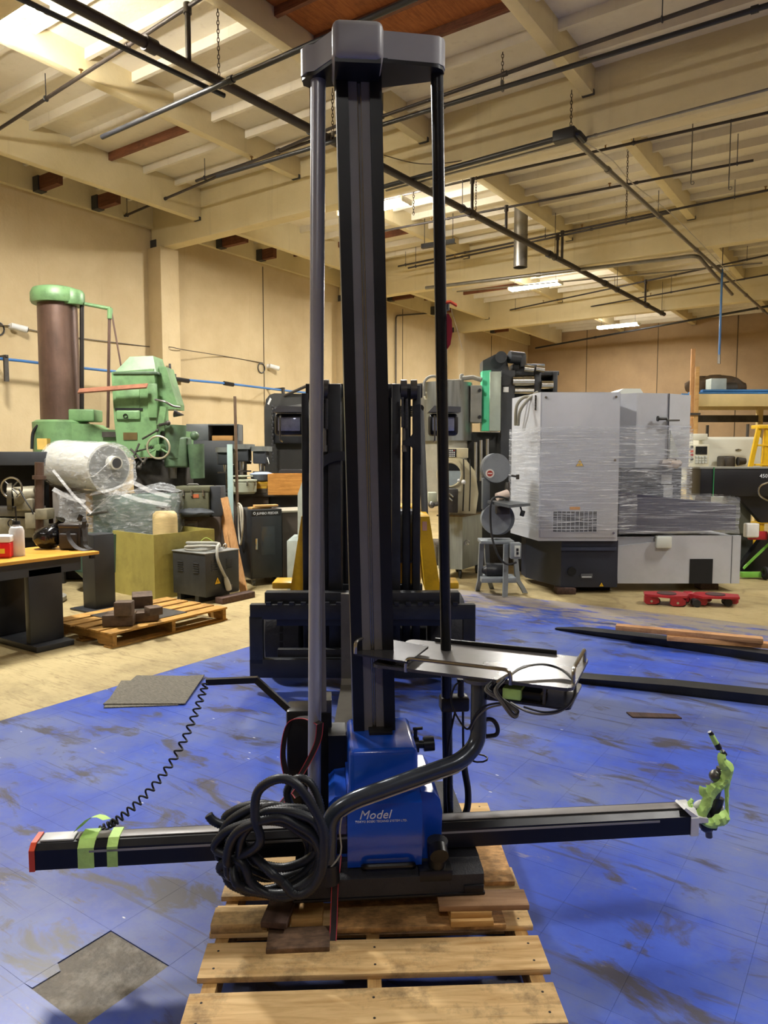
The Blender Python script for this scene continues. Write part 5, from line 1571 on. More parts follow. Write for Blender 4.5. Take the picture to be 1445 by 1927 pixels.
gb.v = [(x + (0.03 * max(0, z - 0.1) / 0.1), y, max(0.002, z)) for x, y, z in gb.v]
gb.v = [(x + rg.uniform(-0.008, 0.008), y + rg.uniform(-0.008, 0.008), max(0.001, z + rg.uniform(-0.006, 0.006))) for x, y, z in gb.v]
GB = thing('rubbish_bag', 'shiny black rubbish bag on the orange table', 'bag', gf)
BAGM = mat('bag_film', '0d0d0f', 0.16, 0, 0.1, 10, 1.0, 14)
part(GB, 'sack', gb, BAGM, None, None, 60)
part(GB, 'tied_neck', crumple(MB().tube([(0.06, 0.14, 0.18), (0.09, 0.14, 0.22), (0.12, 0.13, 0.27)], 0.03, 9, rf=lambda i: (0.06, 0.025, 0.045)[i]), 0.008, 2), BAGM, None, None, 60)
cf_ = on_table(133, 1035, -6)
CB = thing('camera_bag', 'black shoulder bag with flap next to the rubbish bag', 'bag', cf_)
NYL = mat('black_nylon', '26211e', 0.6, 0, 0.2, 12, 0.2, 60)
part(CB, 'body', MB().lo((-0.115, 0.0, 0), (0.09, 0.16, 0.21), 0.02), NYL)
part(CB, 'flap', MB().lo((-0.118, -0.004, 0.19), (0.094, 0.165, 0.235), 0.016), mat('dark_leather', '332d2a', 0.4))
part(CB, 'front_pocket', MB().lo((-0.095, -0.03, 0.01), (0.07, 0.01, 0.15), 0.014), NYL)
part(CB, 'strap', MB().ribbon(spline([(0.0, -0.035, 0.17), (0.02, -0.045, 0.10), (0.09, -0.06, 0.03), (0.17, -0.05, 0.006), (0.22, 0.0, 0.005)], 6), (0.02, 0.03, 0.012), 0.004), NYL)
part(CB, 'side_strap', crumple(MB().ribbon(spline([(0.08, 0.05, 0.30), (0.11, 0.05, 0.26), (0.10, 0.05, 0.20), (0.115, 0.04, 0.1), (0.13, 0.03, 0.03), (0.18, 0.02, 0.008)], 5), (0.01, 0.05, 0.0), 0.006), 0.004), NYL)
part(CB, 'buckle', MB().box((0.085, 0.03, 0.29), (0.04, 0.03, 0.06), (0, 25, 0), 0.006), BLKP())

# ---- cart wheel and cart below the table
kf = Frame(xy=tuple(G(24, 1143).xy), rot=0)
CT = thing('hand_cart', 'hand cart with a spoked rubber wheel under the orange table', 'cart', kf)
W_ = part(CT, 'wheel', MB().torus((0, 0.05, 0.145), 0.12, 0.025, 'x', 28, 8), RUB())
part(W_, 'hub', MB().cyl((-0.03, 0.05, 0.145), (0.03, 0.05, 0.145), 0.03, None, 12), STL())
for k in range(6):
    t = math.radians(60 * k)
    part(W_, 'spoke', MB().cyl((0, 0.05, 0.145), (0, 0.05 + 0.11 * math.cos(t), 0.145 + 0.11 * math.sin(t)), 0.008, None, 6), STL())
part(CT, 'axle', MB().cyl((-0.6, 0.05, 0.145), (0.0, 0.05, 0.145), 0.014, None, 8), STL())
part(CT, 'deck', MB().lo((-0.65, -0.1, 0.2), (-0.05, 0.5, 0.23), 0.005), IRON)
W2 = part(CT, 'wheel', MB().torus((-0.55, 0.05, 0.145), 0.12, 0.025, 'x', 28, 8), RUB())
sl = Frame(xy=tuple(G(58, 1140).xy), rot=0)
solo('stone_slab', 'pale round slab lying on the floor behind the cart wheel', 'slab', sl, MB().lathe([(0.26, 0), (0.28, 0.02), (0.28, 0.06), (0.25, 0.075), (0.05, 0.078)], (0, 0.2, 0), 'z', 24), mat('pale_stone', '8d8a80', 0.6))

# ---- low pallet with steel blocks
lp_ = Frame(xy=(4.86, -5.02), build=True)
pallet(Frame(xy=(5.72, -5.02), build=True, rot=90), 'low pallet with rusty steel blocks on the bare floor', 1.32, 0.92, 5, None,
       wood('old_pallet_wood', 'b98d48', '8a6530', '4a3820', 0.75, 0, 0.6), wood('old_pallet_stringer', 'b08444', '80602e', '4a3820', 0.75, 1, 0.5), 0.13, 5,
       [(0.0, 0.15), (0.19, 0.14), (0.38, 0.14), (0.57, 0.14), (0.76, 0.16)], False)
mf_ = Frame(xy=(5.05, -4.75), build=True, z=0.1305)
solo('steel_plate', 'thin grey steel plate under the rusty blocks on the low pallet', 'plate', mf_, MB().lo((-0.1, 0.05, 0), (0.55, 0.65, 0.006), 0.001), IRON)
BLKS = mat('rusty_block', '5b4a3c', 0.65, 0.3, 0.35, 9, 0.3, 30, grime='2c241e', gscale=6, gamt=0.6)
def block(label, px, py, z, size, rot, tilt=0):
    g_ = G(px, py, z)
    f_ = Frame(xy=(g_.x, g_.y), rot=rot, z=z)
    o = solo('steel_block', label, 'block', f_, MB().box((size[0] / 2, size[1] / 2, size[2] / 2), size, None, 0.008), BLKS, 'rusty steel blocks')
    if tilt:
        o.rotation_euler = (math.radians(tilt), 0, o.rotation_euler[2])
    return o
block('wide flat rusty block at the bottom left of the pile', 192, 1180, 0.137, (0.26, 0.2, 0.10), 8)
block('flat rusty block at the bottom right of the pile', 245, 1173, 0.137, (0.25, 0.16, 0.085), 24)
block('upright square block standing on the wide one', 214, 1160, 0.2375, (0.15, 0.12, 0.12), 6)
block('tilted square block topmost of the pile', 249, 1147, 0.2235, (0.18, 0.15, 0.12), 20, 10)
block('rusty block leaning at the right end of the pile', 282, 1160, 0.2225, (0.12, 0.14, 0.07), 38)

# ---- olive bin with a beige tank in it
def corner_box_frame(px, py, rot):
    g_ = G(px, py)
    return Frame(xy=(g_.x, g_.y), rot=rot)
of = corner_box_frame(292, 1130, 52)
OB = thing('olive_bin', 'open olive painted sheet steel bin behind the low pallet', 'bin', of)
hz_ = 0.74
wl_ = 0.82
# local: x to the right-back, y to the left-back
ow = MB()
part(OB, 'wall', MB().lo((0, 0, 0.01), (0.01, wl_, hz_)), OLV)
part(OB, 'wall', MB().lo((0.01, 0, 0.01), (0.85, 0.01, hz_)), OLV)
part(OB, 'wall', MB().lo((0.84, 0.01, 0.01), (0.85, wl_, hz_)), OLV)
part(OB, 'wall', MB().lo((0.01, wl_ - 0.01, 0.01), (0.84, wl_, hz_)), OLV)
part(OB, 'bottom', MB().lo((0, 0, 0), (0.85, wl_, 0.01)), OLV)
kf2 = Frame(xy=tuple((of.M @ Vector((0.45, 0.42, 0))).xy), rot=0, z=0.0105)
TKh = kf2.p(325, 966, 8.25).z
TK = thing('beige_tank', 'beige ribbed pressure tank standing in the olive bin', 'tank', kf2)
part(TK, 'shell', MB().lathe([(0.12, 0), (0.145, 0.02), (0.145, TKh - 0.09), (0.138, TKh - 0.04), (0.11, TKh - 0.01), (0.04, TKh)], (0, 0, 0), 'z', 28), mat('beige_fibre', 'cdb57f', 0.55, 0, 0.12, 10, 0.4, 30, stretch=(1, 1, 6)))
part(TK, 'valve', MB().cyl((0, 0, TKh), (0, 0, TKh + 0.03), 0.045, 0.05, 14).lo((-0.10, -0.02, TKh + 0.03), (0.08, 0.02, TKh + 0.05), 0.006), BLKP())

# ---- black transformer with grey cord, on a wood block
tf_ = corner_box_frame(395, 1139, 55.4)
xf = Frame(xy=(tf_.o.x, tf_.o.y), rot=55.4, z=0.0)
blk_f = Frame(xy=tuple((xf.M @ Vector((0.1, -0.09, 0))).xy), rot=55.4)
solo('wood_skid', 'dark wooden skid under the right side of the black transformer', 'skid', blk_f, MB().lo((0, 0, 0), (0.5, 0.12, 0.07), 0.006), DKW)
xf2 = Frame(xy=(tf_.o.x, tf_.o.y), rot=55.4, z=0.0)
TRb = thing('transformer_box', 'black louvred transformer box with a coiled grey cord on top', 'transformer', xf2)
TBM = mat('transformer_black', '2a2c2e', 0.42, 0, 0.15, 6, grime='484a4a', gscale=8, gamt=0.3)
# local x right-back, y left-back
part(TRb, 'case', MB().lo((0, 0.062, 0.075), (0.5, 0.60, 0.55), 0.006), TBM)
part(TRb, 'lid', MB().lo((-0.008, 0.054, 0.55), (0.508, 0.608, 0.562), 0.003), mat('lid_grey', '7b7c78', 0.4))
part(TRb, 'foot_rail', MB().lo((0.02, 0.20, 0.0), (0.48, 0.26, 0.076)), TBM)
part(TRb, 'foot_rail', MB().lo((0.02, 0.5, 0.0), (0.48, 0.56, 0.076)), TBM)
for gx_ in (0.08, 0.30):
    for i in range(5):
        part(TRb, 'louvre', MB().box((gx_ + 0.05, 0.06, 0.46 - i * 0.025), (0.09, 0.012, 0.012), None, 0.003), TBM)
for gy_ in (0.16, 0.42):
    for i in range(5):
        part(TRb, 'louvre', MB().box((-0.002, gy_ + 0.05, 0.44 - i * 0.025), (0.012, 0.09, 0.012), None, 0.003), TBM)
YEL = mat('warning_yellow', 'e3b71d', 0.45)
def warn(parent, loc, size, rotz, tilt=0):
    """yellow triangle with black border and bolt; front faces -y turned by rotz"""
    s = size
    M = Matrix.Translation(Vector(loc)) @ Matrix.Rotation(math.radians(rotz), 4, 'Z')
    def tr(mb):
        mb.v = [tuple(M @ Vector(v)) for v in mb.v]
        return mb
    o = part(parent, 'warning_sign', tr(MB().prism([(-s * 0.5, 0), (s * 0.5, 0), (0, s * 0.87)], 'xz', -0.0015, 0.0)), mat('sign_black', '15140f', 0.5), 'yellow warning triangle', None, 0)
    part(o, 'sign_face', tr(MB().prism([(-s * 0.41, s * 0.05), (s * 0.41, s * 0.05), (0, s * 0.77)], 'xz', -0.0025, -0.0014)), YEL, None, None, 0)
    part(o, 'bolt_symbol', tr(MB().prism([(s * 0.05, s * 0.58), (-s * 0.09, s * 0.32), (0.0, s * 0.33), (-s * 0.05, s * 0.10), (s * 0.10, s * 0.38), (s * 0.01, s * 0.37)], 'xz', -0.0034, -0.0024)), mat('sign_black', '15140f'), None, None, 0)
    return o
warn(TRb, (0.17, 0.0600, 0.20), 0.10, 0)
part(TRb, 'rating_plate', MB().lo((0.30, 0.0590, 0.11), (0.39, 0.0625, 0.17)), STL())
cordm = mat('grey_cord', '9a988c', 0.45)
cp_ = []
for i in range(46):
    t = i / 45 * 2 * math.pi * 2.3
    cp_.append((0.22 + (0.17 + 0.02 * math.sin(3 * t)) * math.cos(t), 0.34 + 0.2 * math.sin(t), 0.585 + 0.018 * math.sin(t * 1.4) + 0.0006 * i))
cp_ += [(0.28, 0.18, 0.64), (0.19, 0.08, 0.61), (0.15, 0.035, 0.5), (0.2, 0.02, 0.36), (0.26, 0.02, 0.26)]
cd = part(TRb, 'power_cord', MB().tube(spline(cp_, 4), 0.017, 10), cordm, 'thick grey cord')
part(cd, 'plug', MB().tube([(0.255, 0.02, 0.27), (0.27, 0.02, 0.22), (0.29, 0.02, 0.16), (0.30, 0.02, 0.12)], 0.03, 12, rf=lambda i: (0.02, 0.03, 0.034, 0.03)[i]), mat('plug_grey', 'b5b2a4', 0.45))
part(TRb, 'lifting_eye', MB().torus((0.42, 0.2, 0.59), 0.026, 0.008, 'y', 16, 6), CHR())
part(TRb, 'green_wire', MB().tube(spline([(0.2, 0.42, 0.6), (0.27, 0.36, 0.69), (0.33, 0.28, 0.64)], 6), 0.004, 6), mat('green_yellow_wire', 'a8c850', 0.5))

# ---- brown cabinet with tool chest, dark box and grey sack
bc = Frame(-2.42, 9.25, 0)
BC = thing('brown_cabinet', 'brown steel drawer cabinet under the olive tool chest', 'cabinet', bc)
bz = bc.p(380, 972, 9.2).z
part(BC, 'body', vbox(bc, 342, 972, 414, 1112, 9.2, 0.5, 0.006), BRNC)
for k in range(3):
    dd = part(BC, 'drawer', vbox(bc, 347, 980 + k * 32, 371, 1005 + k * 32, 9.18, 0.03, 0.003), mat('brown_drawer', '5d5146', 0.5))
    part(dd, 'pull', vbox(bc, 353, 986 + k * 32, 366, 989 + k * 32, 9.165, 0.02), STL())
tz_ = bz + 0.001
tcf = Frame(-2.42, 9.25, 0, z=tz_)
TC = thing('tool_chest', 'olive steel tool chest with latches on the brown cabinet', 'tool chest', tcf)
def onz(fr, x0, y0, x1, d, th_, bev=0.006, up=0.0, base=0.0):
    a_, b_ = fr.p(x0, y0, d), fr.p(x1, y0, d)
    return MB().lo((a_.x, a_.y, base), (b_.x, a_.y + th_, a_.z), bev)
OLD = mat('drab_olive', '5a5a44', 0.5, 0, 0.12, 6, grime='34342a', gscale=7, gamt=0.5)
part(TC, 'body', onz(tcf, 331, 926, 392, 9.15, 0.3), OLD)
part(TC, 'lid', vbox(tcf, 330, 915, 393, 926, 9.14, 0.32, 0.012), OLD)
part(TC, 'lid_handle', MB().tube(fillet([tcf.p(352, 915, 9.2), tcf.p(354, 911, 9.2), tcf.p(372, 911, 9.2), tcf.p(374, 915, 9.2)], 0.01), 0.008, 8), STL())
for x in (342, 358, 380):
    part(TC, 'latch', vbox(tcf, x, 922, x + 4, 934, 9.13, 0.02, 0.002), CHR())
part(TC, 'orange_label', vbox(tcf, 363, 930, 374, 937, 9.145, 0.01), mat('orange_print', 'b5613a', 0.6))
dbf = Frame(-2.2, 9.35, 0, z=tz_)
solo('dark_box', 'dark grey box standing right of the olive tool chest', 'box', dbf, onz(dbf, 395, 915, 415, 9.2, 0.3, 0.01), GRYC)
gsf = Frame(-2.4, 9.0, 0, z=tz_)
gsm = crumple(MB().sph((0.05, 0.02, 0.055), (0.24, 0.11, 0.055), 18, 10), 0.01, 6)
gsm.v = [(x, y, max(0.0, z)) for x, y, z in gsm.v]
solo('grey_sack', 'limp dark grey sack in front of the olive tool chest', 'sack', Frame(-2.42, 9.08, 0, z=tz_), MB().add(gsm.v, gsm.f) if False else gsm, mat('grey_cloth', '3c4044', 0.7), smooth=60)

# ---- leaning planks
def lean_plank(label, x0, y0, x1, y1, dt, w, th_):
    b_ = G(x1, y1)
    d_ = (b_ - Vector((CAMX, CAMY, 0))).dot(Vector((FX, FY, 0)))
    fr_ = Frame(xy=(b_.x, b_.y), rot=0)
    t_p = fr_.p(x0, y0, d_ + dt)
    ax_ = t_p.normalized()
    rt = Vector((1, 0, 0)) - ax_ * ax_.x
    rt = (rt.normalized() * 0.9 + Vector((0, -0.25, 0))).normalized()
    nn = ax_.cross(rt).normalized()
    vs = []
    for q in (Vector((0, 0, 0.012)), t_p):
        for sx_, sy_ in ((-0.5, 0), (0.5, 0), (0.5, 1), (-0.5, 1)):
            vs.append(q + rt * w * sx_ + nn * th_ * sy_)
    mb = MB().add(vs, [(3, 2, 1, 0), (4, 5, 6, 7), (0, 1, 5, 4), (1, 2, 6, 5), (2, 3, 7, 6), (3, 0, 4, 7)])
    return solo('leaning_plank', label, 'plank', fr_, mb, wood('leaning_lumber', 'c99a66', 'a97645', '6e4a2a', 0.7, 2, 0.3), 'planks leaning by the cabinet', smooth=0)
lean_plank('narrow pine plank leaning left of the wider one', 413, 936, 440, 1102, 0.35, 0.06, 0.035)
lean_plank('wide pine plank leaning on the black feeder cabinet', 421, 936, 458, 1117, 0.35, 0.085, 0.035)

# ---- rods standing behind
rdf = Frame(-2.0, 9.6, 0)
solo('glass_strip', 'pale green glass strip standing upright behind the planks', 'strip', Frame(-2.06, 9.75, 0), MB().lo((-0.035, 0, 0), (0.035, 0.03, Frame(-2.06, 9.75, 0).p(425, 836, 9.75).z), 0.003), mat('pale_green_glass', 'a9c2bd', 0.2, 0, 0.06, 4))
rh = Frame(-1.98, 9.85, 0)
solo('steel_rod', 'tall thin steel rod standing upright left of the forklift', 'rod', rh, MB().cyl((0, 0, 0), (-0.02, 0, rh.p(438, 746, 9.85).z), 0.02, None, 10), mat('brownish_rod', '8a7462', 0.35, 0.6))

# ---- black feeder cabinet and brown cabinet next to it
jf = corner_box_frame(473, 1104, 30)
JF = thing('feeder_cabinet', 'black feeder cabinet on casters with a narrow window door', 'cabinet', jf)
jh = 0.955
FCB = mat('feeder_black', '24272b', 0.38, 0, 0.12, 5)
part(JF, 'body', MB().lo((0.0, 0.012, 0.09), (0.42, 0.55, jh), 0.006), FCB)
dj = part(JF, 'door', MB().lo((0.012, 0.0, 0.10), (0.405, 0.014, jh - 0.085), 0.003), FCB)
part(dj, 'door_window', MB().lo((0.14, -0.004, 0.38), (0.32, 0.002, 0.74), 0.002), mat('dark_glass', '33383b', 0.12))
part(dj, 'handle', MB().lo((0.055, -0.018, 0.46), (0.085, 0.0, 0.60), 0.004), CHR())
npl = part(JF, 'name_plate', MB().lo((0.02, 0.008, jh - 0.078), (0.40, 0.0125, jh - 0.012)), mat('plate_dark', '0f0f10', 0.5))
text(npl, 'lettering', 'JUMBO FEEDER', 0.042, WTX, (0.085, 0.006, jh - 0.062), (90, 0, 0), 0.15, 0.001)
part(npl, 'emblem', MB().torus((0.055, 0.006, jh - 0.045), 0.014, 0.003, 'y', 14, 5), WTX)
for x, y in ((0.05, 0.06), (0.37, 0.06), (0.05, 0.5), (0.37, 0.5)):
    part(JF, 'caster', MB().cyl((x - 0.014, y, 0.036), (x + 0.014, y, 0.036), 0.036, None, 14).lo((x - 0.02, y - 0.02, 0.04), (x + 0.02, y + 0.02, 0.092)), STL())
part(JF, 'cable_loop', MB().tube(spline([(-0.03, 0.35, 0.9), (-0.05, 0.3, 1.02), (-0.04, 0.18, 0.95), (-0.05, 0.15, 0.7), (-0.05, 0.25, 0.5), (-0.03, 0.36, 0.7), (-0.04, 0.3, 0.98), (-0.05, 0.22, 0.9), (-0.04, 0.2, 0.6)], 6), 0.012, 8), mat('pale_cable', 'b9b3a2'))
for lab, x0, y0, z_, rot_ in (('lower wood offcut on top of the black feeder cabinet', 0.06, 0.1, 0.0, 15), ('upper wood offcut on top of the black feeder cabinet', 0.10, 0.12, 0.0245, -8)):
    f_ = Frame(xy=tuple((jf.M @ Vector((x0, y0, 0))).xy), rot=rot_ + 30, z=jh + 0.0005 + z_)
    solo('wood_offcut', lab, 'offcut', f_, MB().lo((0, 0, 0), (0.3, 0.1, 0.024), 0.002), LTW, 'offcuts on the feeder cabinet')
b2 = Frame(xy=tuple((jf.M @ Vector((0.45, 0.06, 0))).xy), rot=30)
B2 = thing('grey_topped_cabinet', 'plain brown cabinet with a pale top right of the feeder cabinet', 'cabinet', b2)
part(B2, 'body', MB().lo((0, 0.02, 0.05), (0.5, 0.55, 0.90), 0.005), BRNC)
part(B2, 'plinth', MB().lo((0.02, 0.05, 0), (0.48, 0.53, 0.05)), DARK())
part(B2, 'top', MB().lo((-0.012, 0.0, 0.90), (0.512, 0.57, 0.925), 0.004), mat('pale_top', 'a09a88', 0.4))
part(B2, 'vent_plate', MB().lo((0.1, 0.012, 0.1), (0.4, 0.022, 0.22), 0.003), BRNC)

# ---- bench against the wall with drill presses and small things
wb = Frame(-1.9, 10.9, 0)
wbz = wb.p(460, 928, 10.6).z
WBN = thing('work_bench', 'long dark work bench behind the cabinets, crowded with tools', 'bench', wb)
bx0, bx1 = wb.p(330, 900, 10.6).x, wb.p(585, 900, 10.6).x
part(WBN, 'bench_top', MB().lo((bx0, -0.35, wbz - 0.05), (bx1, 1.0, wbz), 0.004), IRON)
part(WBN, 'drawer_unit', MB().lo((bx0 + 0.7, -0.3, 0.3), (bx0 + 1.35, 0.4, wbz - 0.05), 0.005), BRNC)
part(WBN, 'shelf_panel', MB().lo((bx0 + 1.36, -0.25, 0.35), (bx1 - 0.05, 0.4, wbz - 0.05), 0.005), GRYC)
for x in (bx0 + 0.05, bx1 - 0.05):
    for y in (-0.3, 0.5):
        part(WBN, 'leg', MB().lo((x - 0.03, y - 0.03, 0), (x + 0.03, y + 0.03, wbz - 0.05)), IRON)
def bench_frame(px, d=10.75):
    u = (px - 722.5) / FPX
    return Frame(u * d, d, 0, z=wbz + 0.0005)
def drill_press(px, label, top_py, d=11.05, s=1.0):
    f_ = bench_frame(px, d)
    h = f_.p(px, top_py, d).z
    t = thing('drill_press', label, 'drill press', f_, 'bench drill presses')
    part(t, 'base', MB().lo((-0.13, -0.18, 0), (0.13, 0.2, 0.04), 0.01), IRON)
    part(t, 'column', MB().cyl((0, 0.1, 0.04), (0, 0.1, h - 0.05), 0.03, None, 12), STL())
    part(t, 'table', MB().cyl((0, -0.04, h * 0.42), (0, -0.04, h * 0.42 + 0.02), 0.12, None, 18), IRON)
    hd_ = part(t, 'head', MB().lo((-0.1, -0.16, h - 0.26), (0.1, 0.14, h - 0.07), 0.02), GRYC)
    part(t, 'belt_cover', MB().prism(rrect(-0.13, -0.2, 0.13, 0.34, 0.09), 'xy', h - 0.075, h), mat('press_grey', '6d706c', 0.45))
    part(hd_, 'quill', MB().cyl((0, -0.07, h - 0.26), (0, -0.07, h - 0.38), 0.028, 0.016, 12), CHR())
    part(hd_, 'feed_handle', MB().cyl((0.1, -0.05, h - 0.17), (0.14, -0.14, h - 0.26), 0.007, None, 6).sph((0.14, -0.14, h - 0.26), 0.014), CHR())
    part(t, 'motor', MB().cyl((0, 0.24, h - 0.3), (0, 0.24, h - 0.08), 0.075, None, 16), IRON)
drill_press(426, 'bench drill press nearest the green drill', 842)
drill_press(459, 'middle bench drill press behind the round pale case', 836)
drill_press(492, 'bench drill press beside the black press frame', 840)
# cupboard
cu = bench_frame(402, 11.72)
CU = thing('metal_cupboard', 'grey metal cupboard with an open shelf behind the drill presses', 'cupboard', cu)
ch = cu.p(402, 798, 11.52).z
cx0, cx1 = cu.p(350, 800, 11.52).x, cu.p(449, 800, 11.52).x
part(CU, 'body', MB().lo((cx0, -0.2, 0), (cx1, 0.15, ch - 0.26), 0.005), GRYC)
part(CU, 'side', MB().lo((cx0, -0.2, ch - 0.26), (cx0 + 0.35, 0.15, ch), 0.005), mat('cupboard_grey', '5b6062', 0.45))
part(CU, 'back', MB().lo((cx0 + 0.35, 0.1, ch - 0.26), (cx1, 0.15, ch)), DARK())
part(CU, 'top', MB().lo((cx0 + 0.35, -0.2, ch - 0.02), (cx1, 0.15, ch)), mat('cupboard_grey', '5b6062'))
part(CU, 'side', MB().lo((cx1 - 0.02, -0.2, ch - 0.26), (cx1, 0.1, ch - 0.02)), mat('cupboard_grey', '5b6062'))
part(CU, 'box_in_shelf', MB().lo((cx0 + 0.4, -0.18, ch - 0.259), (cx1 - 0.1, 0.05, ch - 0.18), 0.004), mat('carton', 'b98a4e', 0.7), 'brown carton')
rl_ = bench_frame(449, 10.85)
solo('paper_reel', 'small pale paper reel hanging by the cupboard', 'reel', Frame(rl_.o.x and (449 - 722.5) / FPX * 10.95, 10.95, 0, z=rl_.p(449, 806, 10.95).z + wbz * 0 + wbz - 0.06 + 0.0), MB().cyl((0, 0, 0.06), (0, 0.03, 0.06), 0.065, None, 20).cyl((0, -0.02, 0.06), (0, 0.06, 0.06), 0.012, None, 8), mat('paper_cream', 'd8d2b0', 0.6)) if False else None
rc = bench_frame(456, 10.45)
RC = thing('round_case', 'round pale green case with clips on the work bench', 'case', rc)
RCM = mat('pale_green_case', 'a6aa94', 0.45, 0, 0.08, 4)
part(RC, 'bowl', MB().lathe([(0.17, 0), (0.2, 0.03), (0.205, 0.16), (0.19, 0.18)], (0, 0, 0), 'z', 28), RCM)
part(RC, 'lid', MB().lathe([(0.21, 0.18), (0.21, 0.2), (0.12, 0.21), (0.05, 0.21), (0.05, 0.24), (0.15, 0.245), (0.15, 0.26), (0.02, 0.265)], (0, 0, 0), 'z', 28), RCM)
for t in (-60, -110, -20):
    x, y = 0.207 * math.cos(math.radians(t)), 0.207 * math.sin(math.radians(t))
    part(RC, 'clip', MB().box((x, y, 0.15), (0.02, 0.02, 0.06), None, 0.003), CHR())
wx = bench_frame(540, 10.3)
WX = thing('wooden_box', 'open yellow wooden box standing left of the forklift mast', 'box', wx)
wbx = wood('yellow_box_wood', 'c98f45', 'a36c2c', '704418', 0.6, 0, 0.25)
a_, b_ = wx.p(504, 928, 10.1), wx.p(577, 892, 10.1)
hh = b_.z
part(WX, 'side', MB().lo((a_.x, -0.2, 0), (b_.x, -0.18, hh)), wbx)
part(WX, 'side', MB().lo((a_.x, 0.2, 0), (b_.x, 0.22, hh)), wbx)
part(WX, 'side', MB().lo((a_.x, -0.18, 0), (a_.x + 0.02, 0.2, hh)), wbx)
part(WX, 'side', MB().lo((b_.x - 0.02, -0.18, 0), (b_.x, 0.2, hh)), wbx)
part(WX, 'bottom', MB().lo((a_.x + 0.02, -0.18, 0), (b_.x - 0.02, 0.2, 0.015)), wbx)
bk = bench_frame(497, 10.5)
yb_m = [mat('yellow_book', 'c9a02c', 0.5), mat('ochre_book', 'a8842c', 0.5), mat('dark_book', '4a4438', 0.5)]
for i in range(5):
    f_ = Frame((492 - 722.5) / FPX * 10.68, 10.68, random.uniform(-8, 8), z=wbz + 0.0005 + i * 0.0335)
    solo('manual', ('bottom book of the pile under the blue topped tub', 'second book up in the pile under the blue topped tub', 'middle book in the pile under the blue topped tub', 'fourth book up in the pile under the blue topped tub', 'top book of the pile under the blue topped tub')[i], 'book', f_, MB().lo((-0.1, -0.13, 0), (0.1, 0.13, 0.033), 0.003), yb_m[(2, 2, 0, 1, 0)[i]], 'books on the bench')
tb_ = Frame((493 - 722.5) / FPX * 10.68, 10.68, 0, z=wbz + 0.0005 + 0.168)
TB = thing('plastic_tub', 'grey plastic tub with pale blue lid on the pile of books', 'tub', tb_)
part(TB, 'bowl', MB().lathe([(0.12, 0), (0.155, 0.02), (0.17, 0.1)], (0, 0, 0), 'z', 24), mat('tub_grey', '565b60', 0.4))
part(TB, 'lid', MB().lathe([(0.175, 0.1), (0.178, 0.112), (0.1, 0.135), (0.02, 0.14)], (0, 0, 0), 'z', 24), mat('tub_lid_blue', '9aa6bd', 0.4))
for px, lab, sz, m in ((352, 'white appliance among the tools on the bench', (0.3, 0.16, 0.10), WHT()), (375, 'black power tool case on the bench', (0.34, 0.2, 0.07), BLKP()), (548, 'dark grey parts tray behind the wooden box', (0.34, 0.12, 0.34), GRYC)):
    f_ = bench_frame(px, 10.62 if px < 500 else 10.75)
    solo('tool_case', lab, 'case', f_, MB().prism(rrect(-sz[0] / 2, 0, sz[0] / 2, sz[2], 0.02), 'xz', -0.08, 0.08), m)
yp = Frame((560 - 722.5) / FPX * 10.5, 10.4, 0, z=wbz + 0.016)
solo('yellow_drill', 'yellow hand tool lying in the wooden box', 'tool', yp, MB().lo((-0.06, 0, 0.0), (0.06, 0.08, 0.2), 0.02).cyl((0.02, 0.04, 0.22), (-0.1, 0.04, 0.24), 0.045, 0.03, 14).lo((-0.02, 0.02, 0.18), (0.05, 0.06, 0.23), 0.01), mat('tool_yellow', 'dcb42a', 0.4))

# ---- big black press frame behind the forklift's left
pfr = Frame(-1.7, 12.2, 0)
BP = thing('press_frame', 'tall black press with rounded frame, left behind the forklift', 'press', pfr)
P0 = lambda x, y: (pfr.p(x, y, 12.2).x, pfr.p(x, y, 12.2).z)
frm = [P0(498, 1010), P0(498, 770), P0(500, 752), P0(507, 743), P0(516, 740), P0(600, 742), P0(640, 745), P0(640, 1010)]
part(BP, 'frame_plate', MB().prism(frm, 'xz', 0.0, 0.06), mat('press_black', '24231f', 0.5, 0, 0.15, 4), None, None, 20)
part(BP, 'ram_housing', MB().fr(pfr, 513, 765, 640, 835, 12.05, 0.1, 0.02), FBLK)
part(BP, 'ram_cover', MB().prism([P0(514, 790), P0(522, 768), P0(578, 760), P0(578, 775)], 'xz', -0.14, 0.0), mat('grey_hood', '6c6d6c'), None, None, 0)
part(BP, 'stay', MB().tube([pfr.p(535, 745, 12.2), pfr.p(562, 733, 12.05), pfr.p(580, 725, 12.0)], 0.025, 8), IRON)
part(BP, 'lower_frame', MB().fr(pfr, 505, 1010, 640, 1090, 12.25, 0.4, 0.02), FBLK)
part(BP, 'base', MB().lo((-0.4, 0.1, 0), (0.9, 0.7, 0.6), 0.01), FBLK)
for i in range(18):
    c = pfr.p(512 + (i % 2) * 1.5, 765 + i * 6, 12.0)
    o = link('chain_link', link_me, None, BP)
    o.location = c
    o.scale = (1.5, 1.5, 1.6)
part(BP, 'sticker', MB().prism([P0(503, 760), P0(506, 762), P0(511, 751), P0(508, 748)], 'xz', -0.003, 0.0), WHT(), None, None, 0)
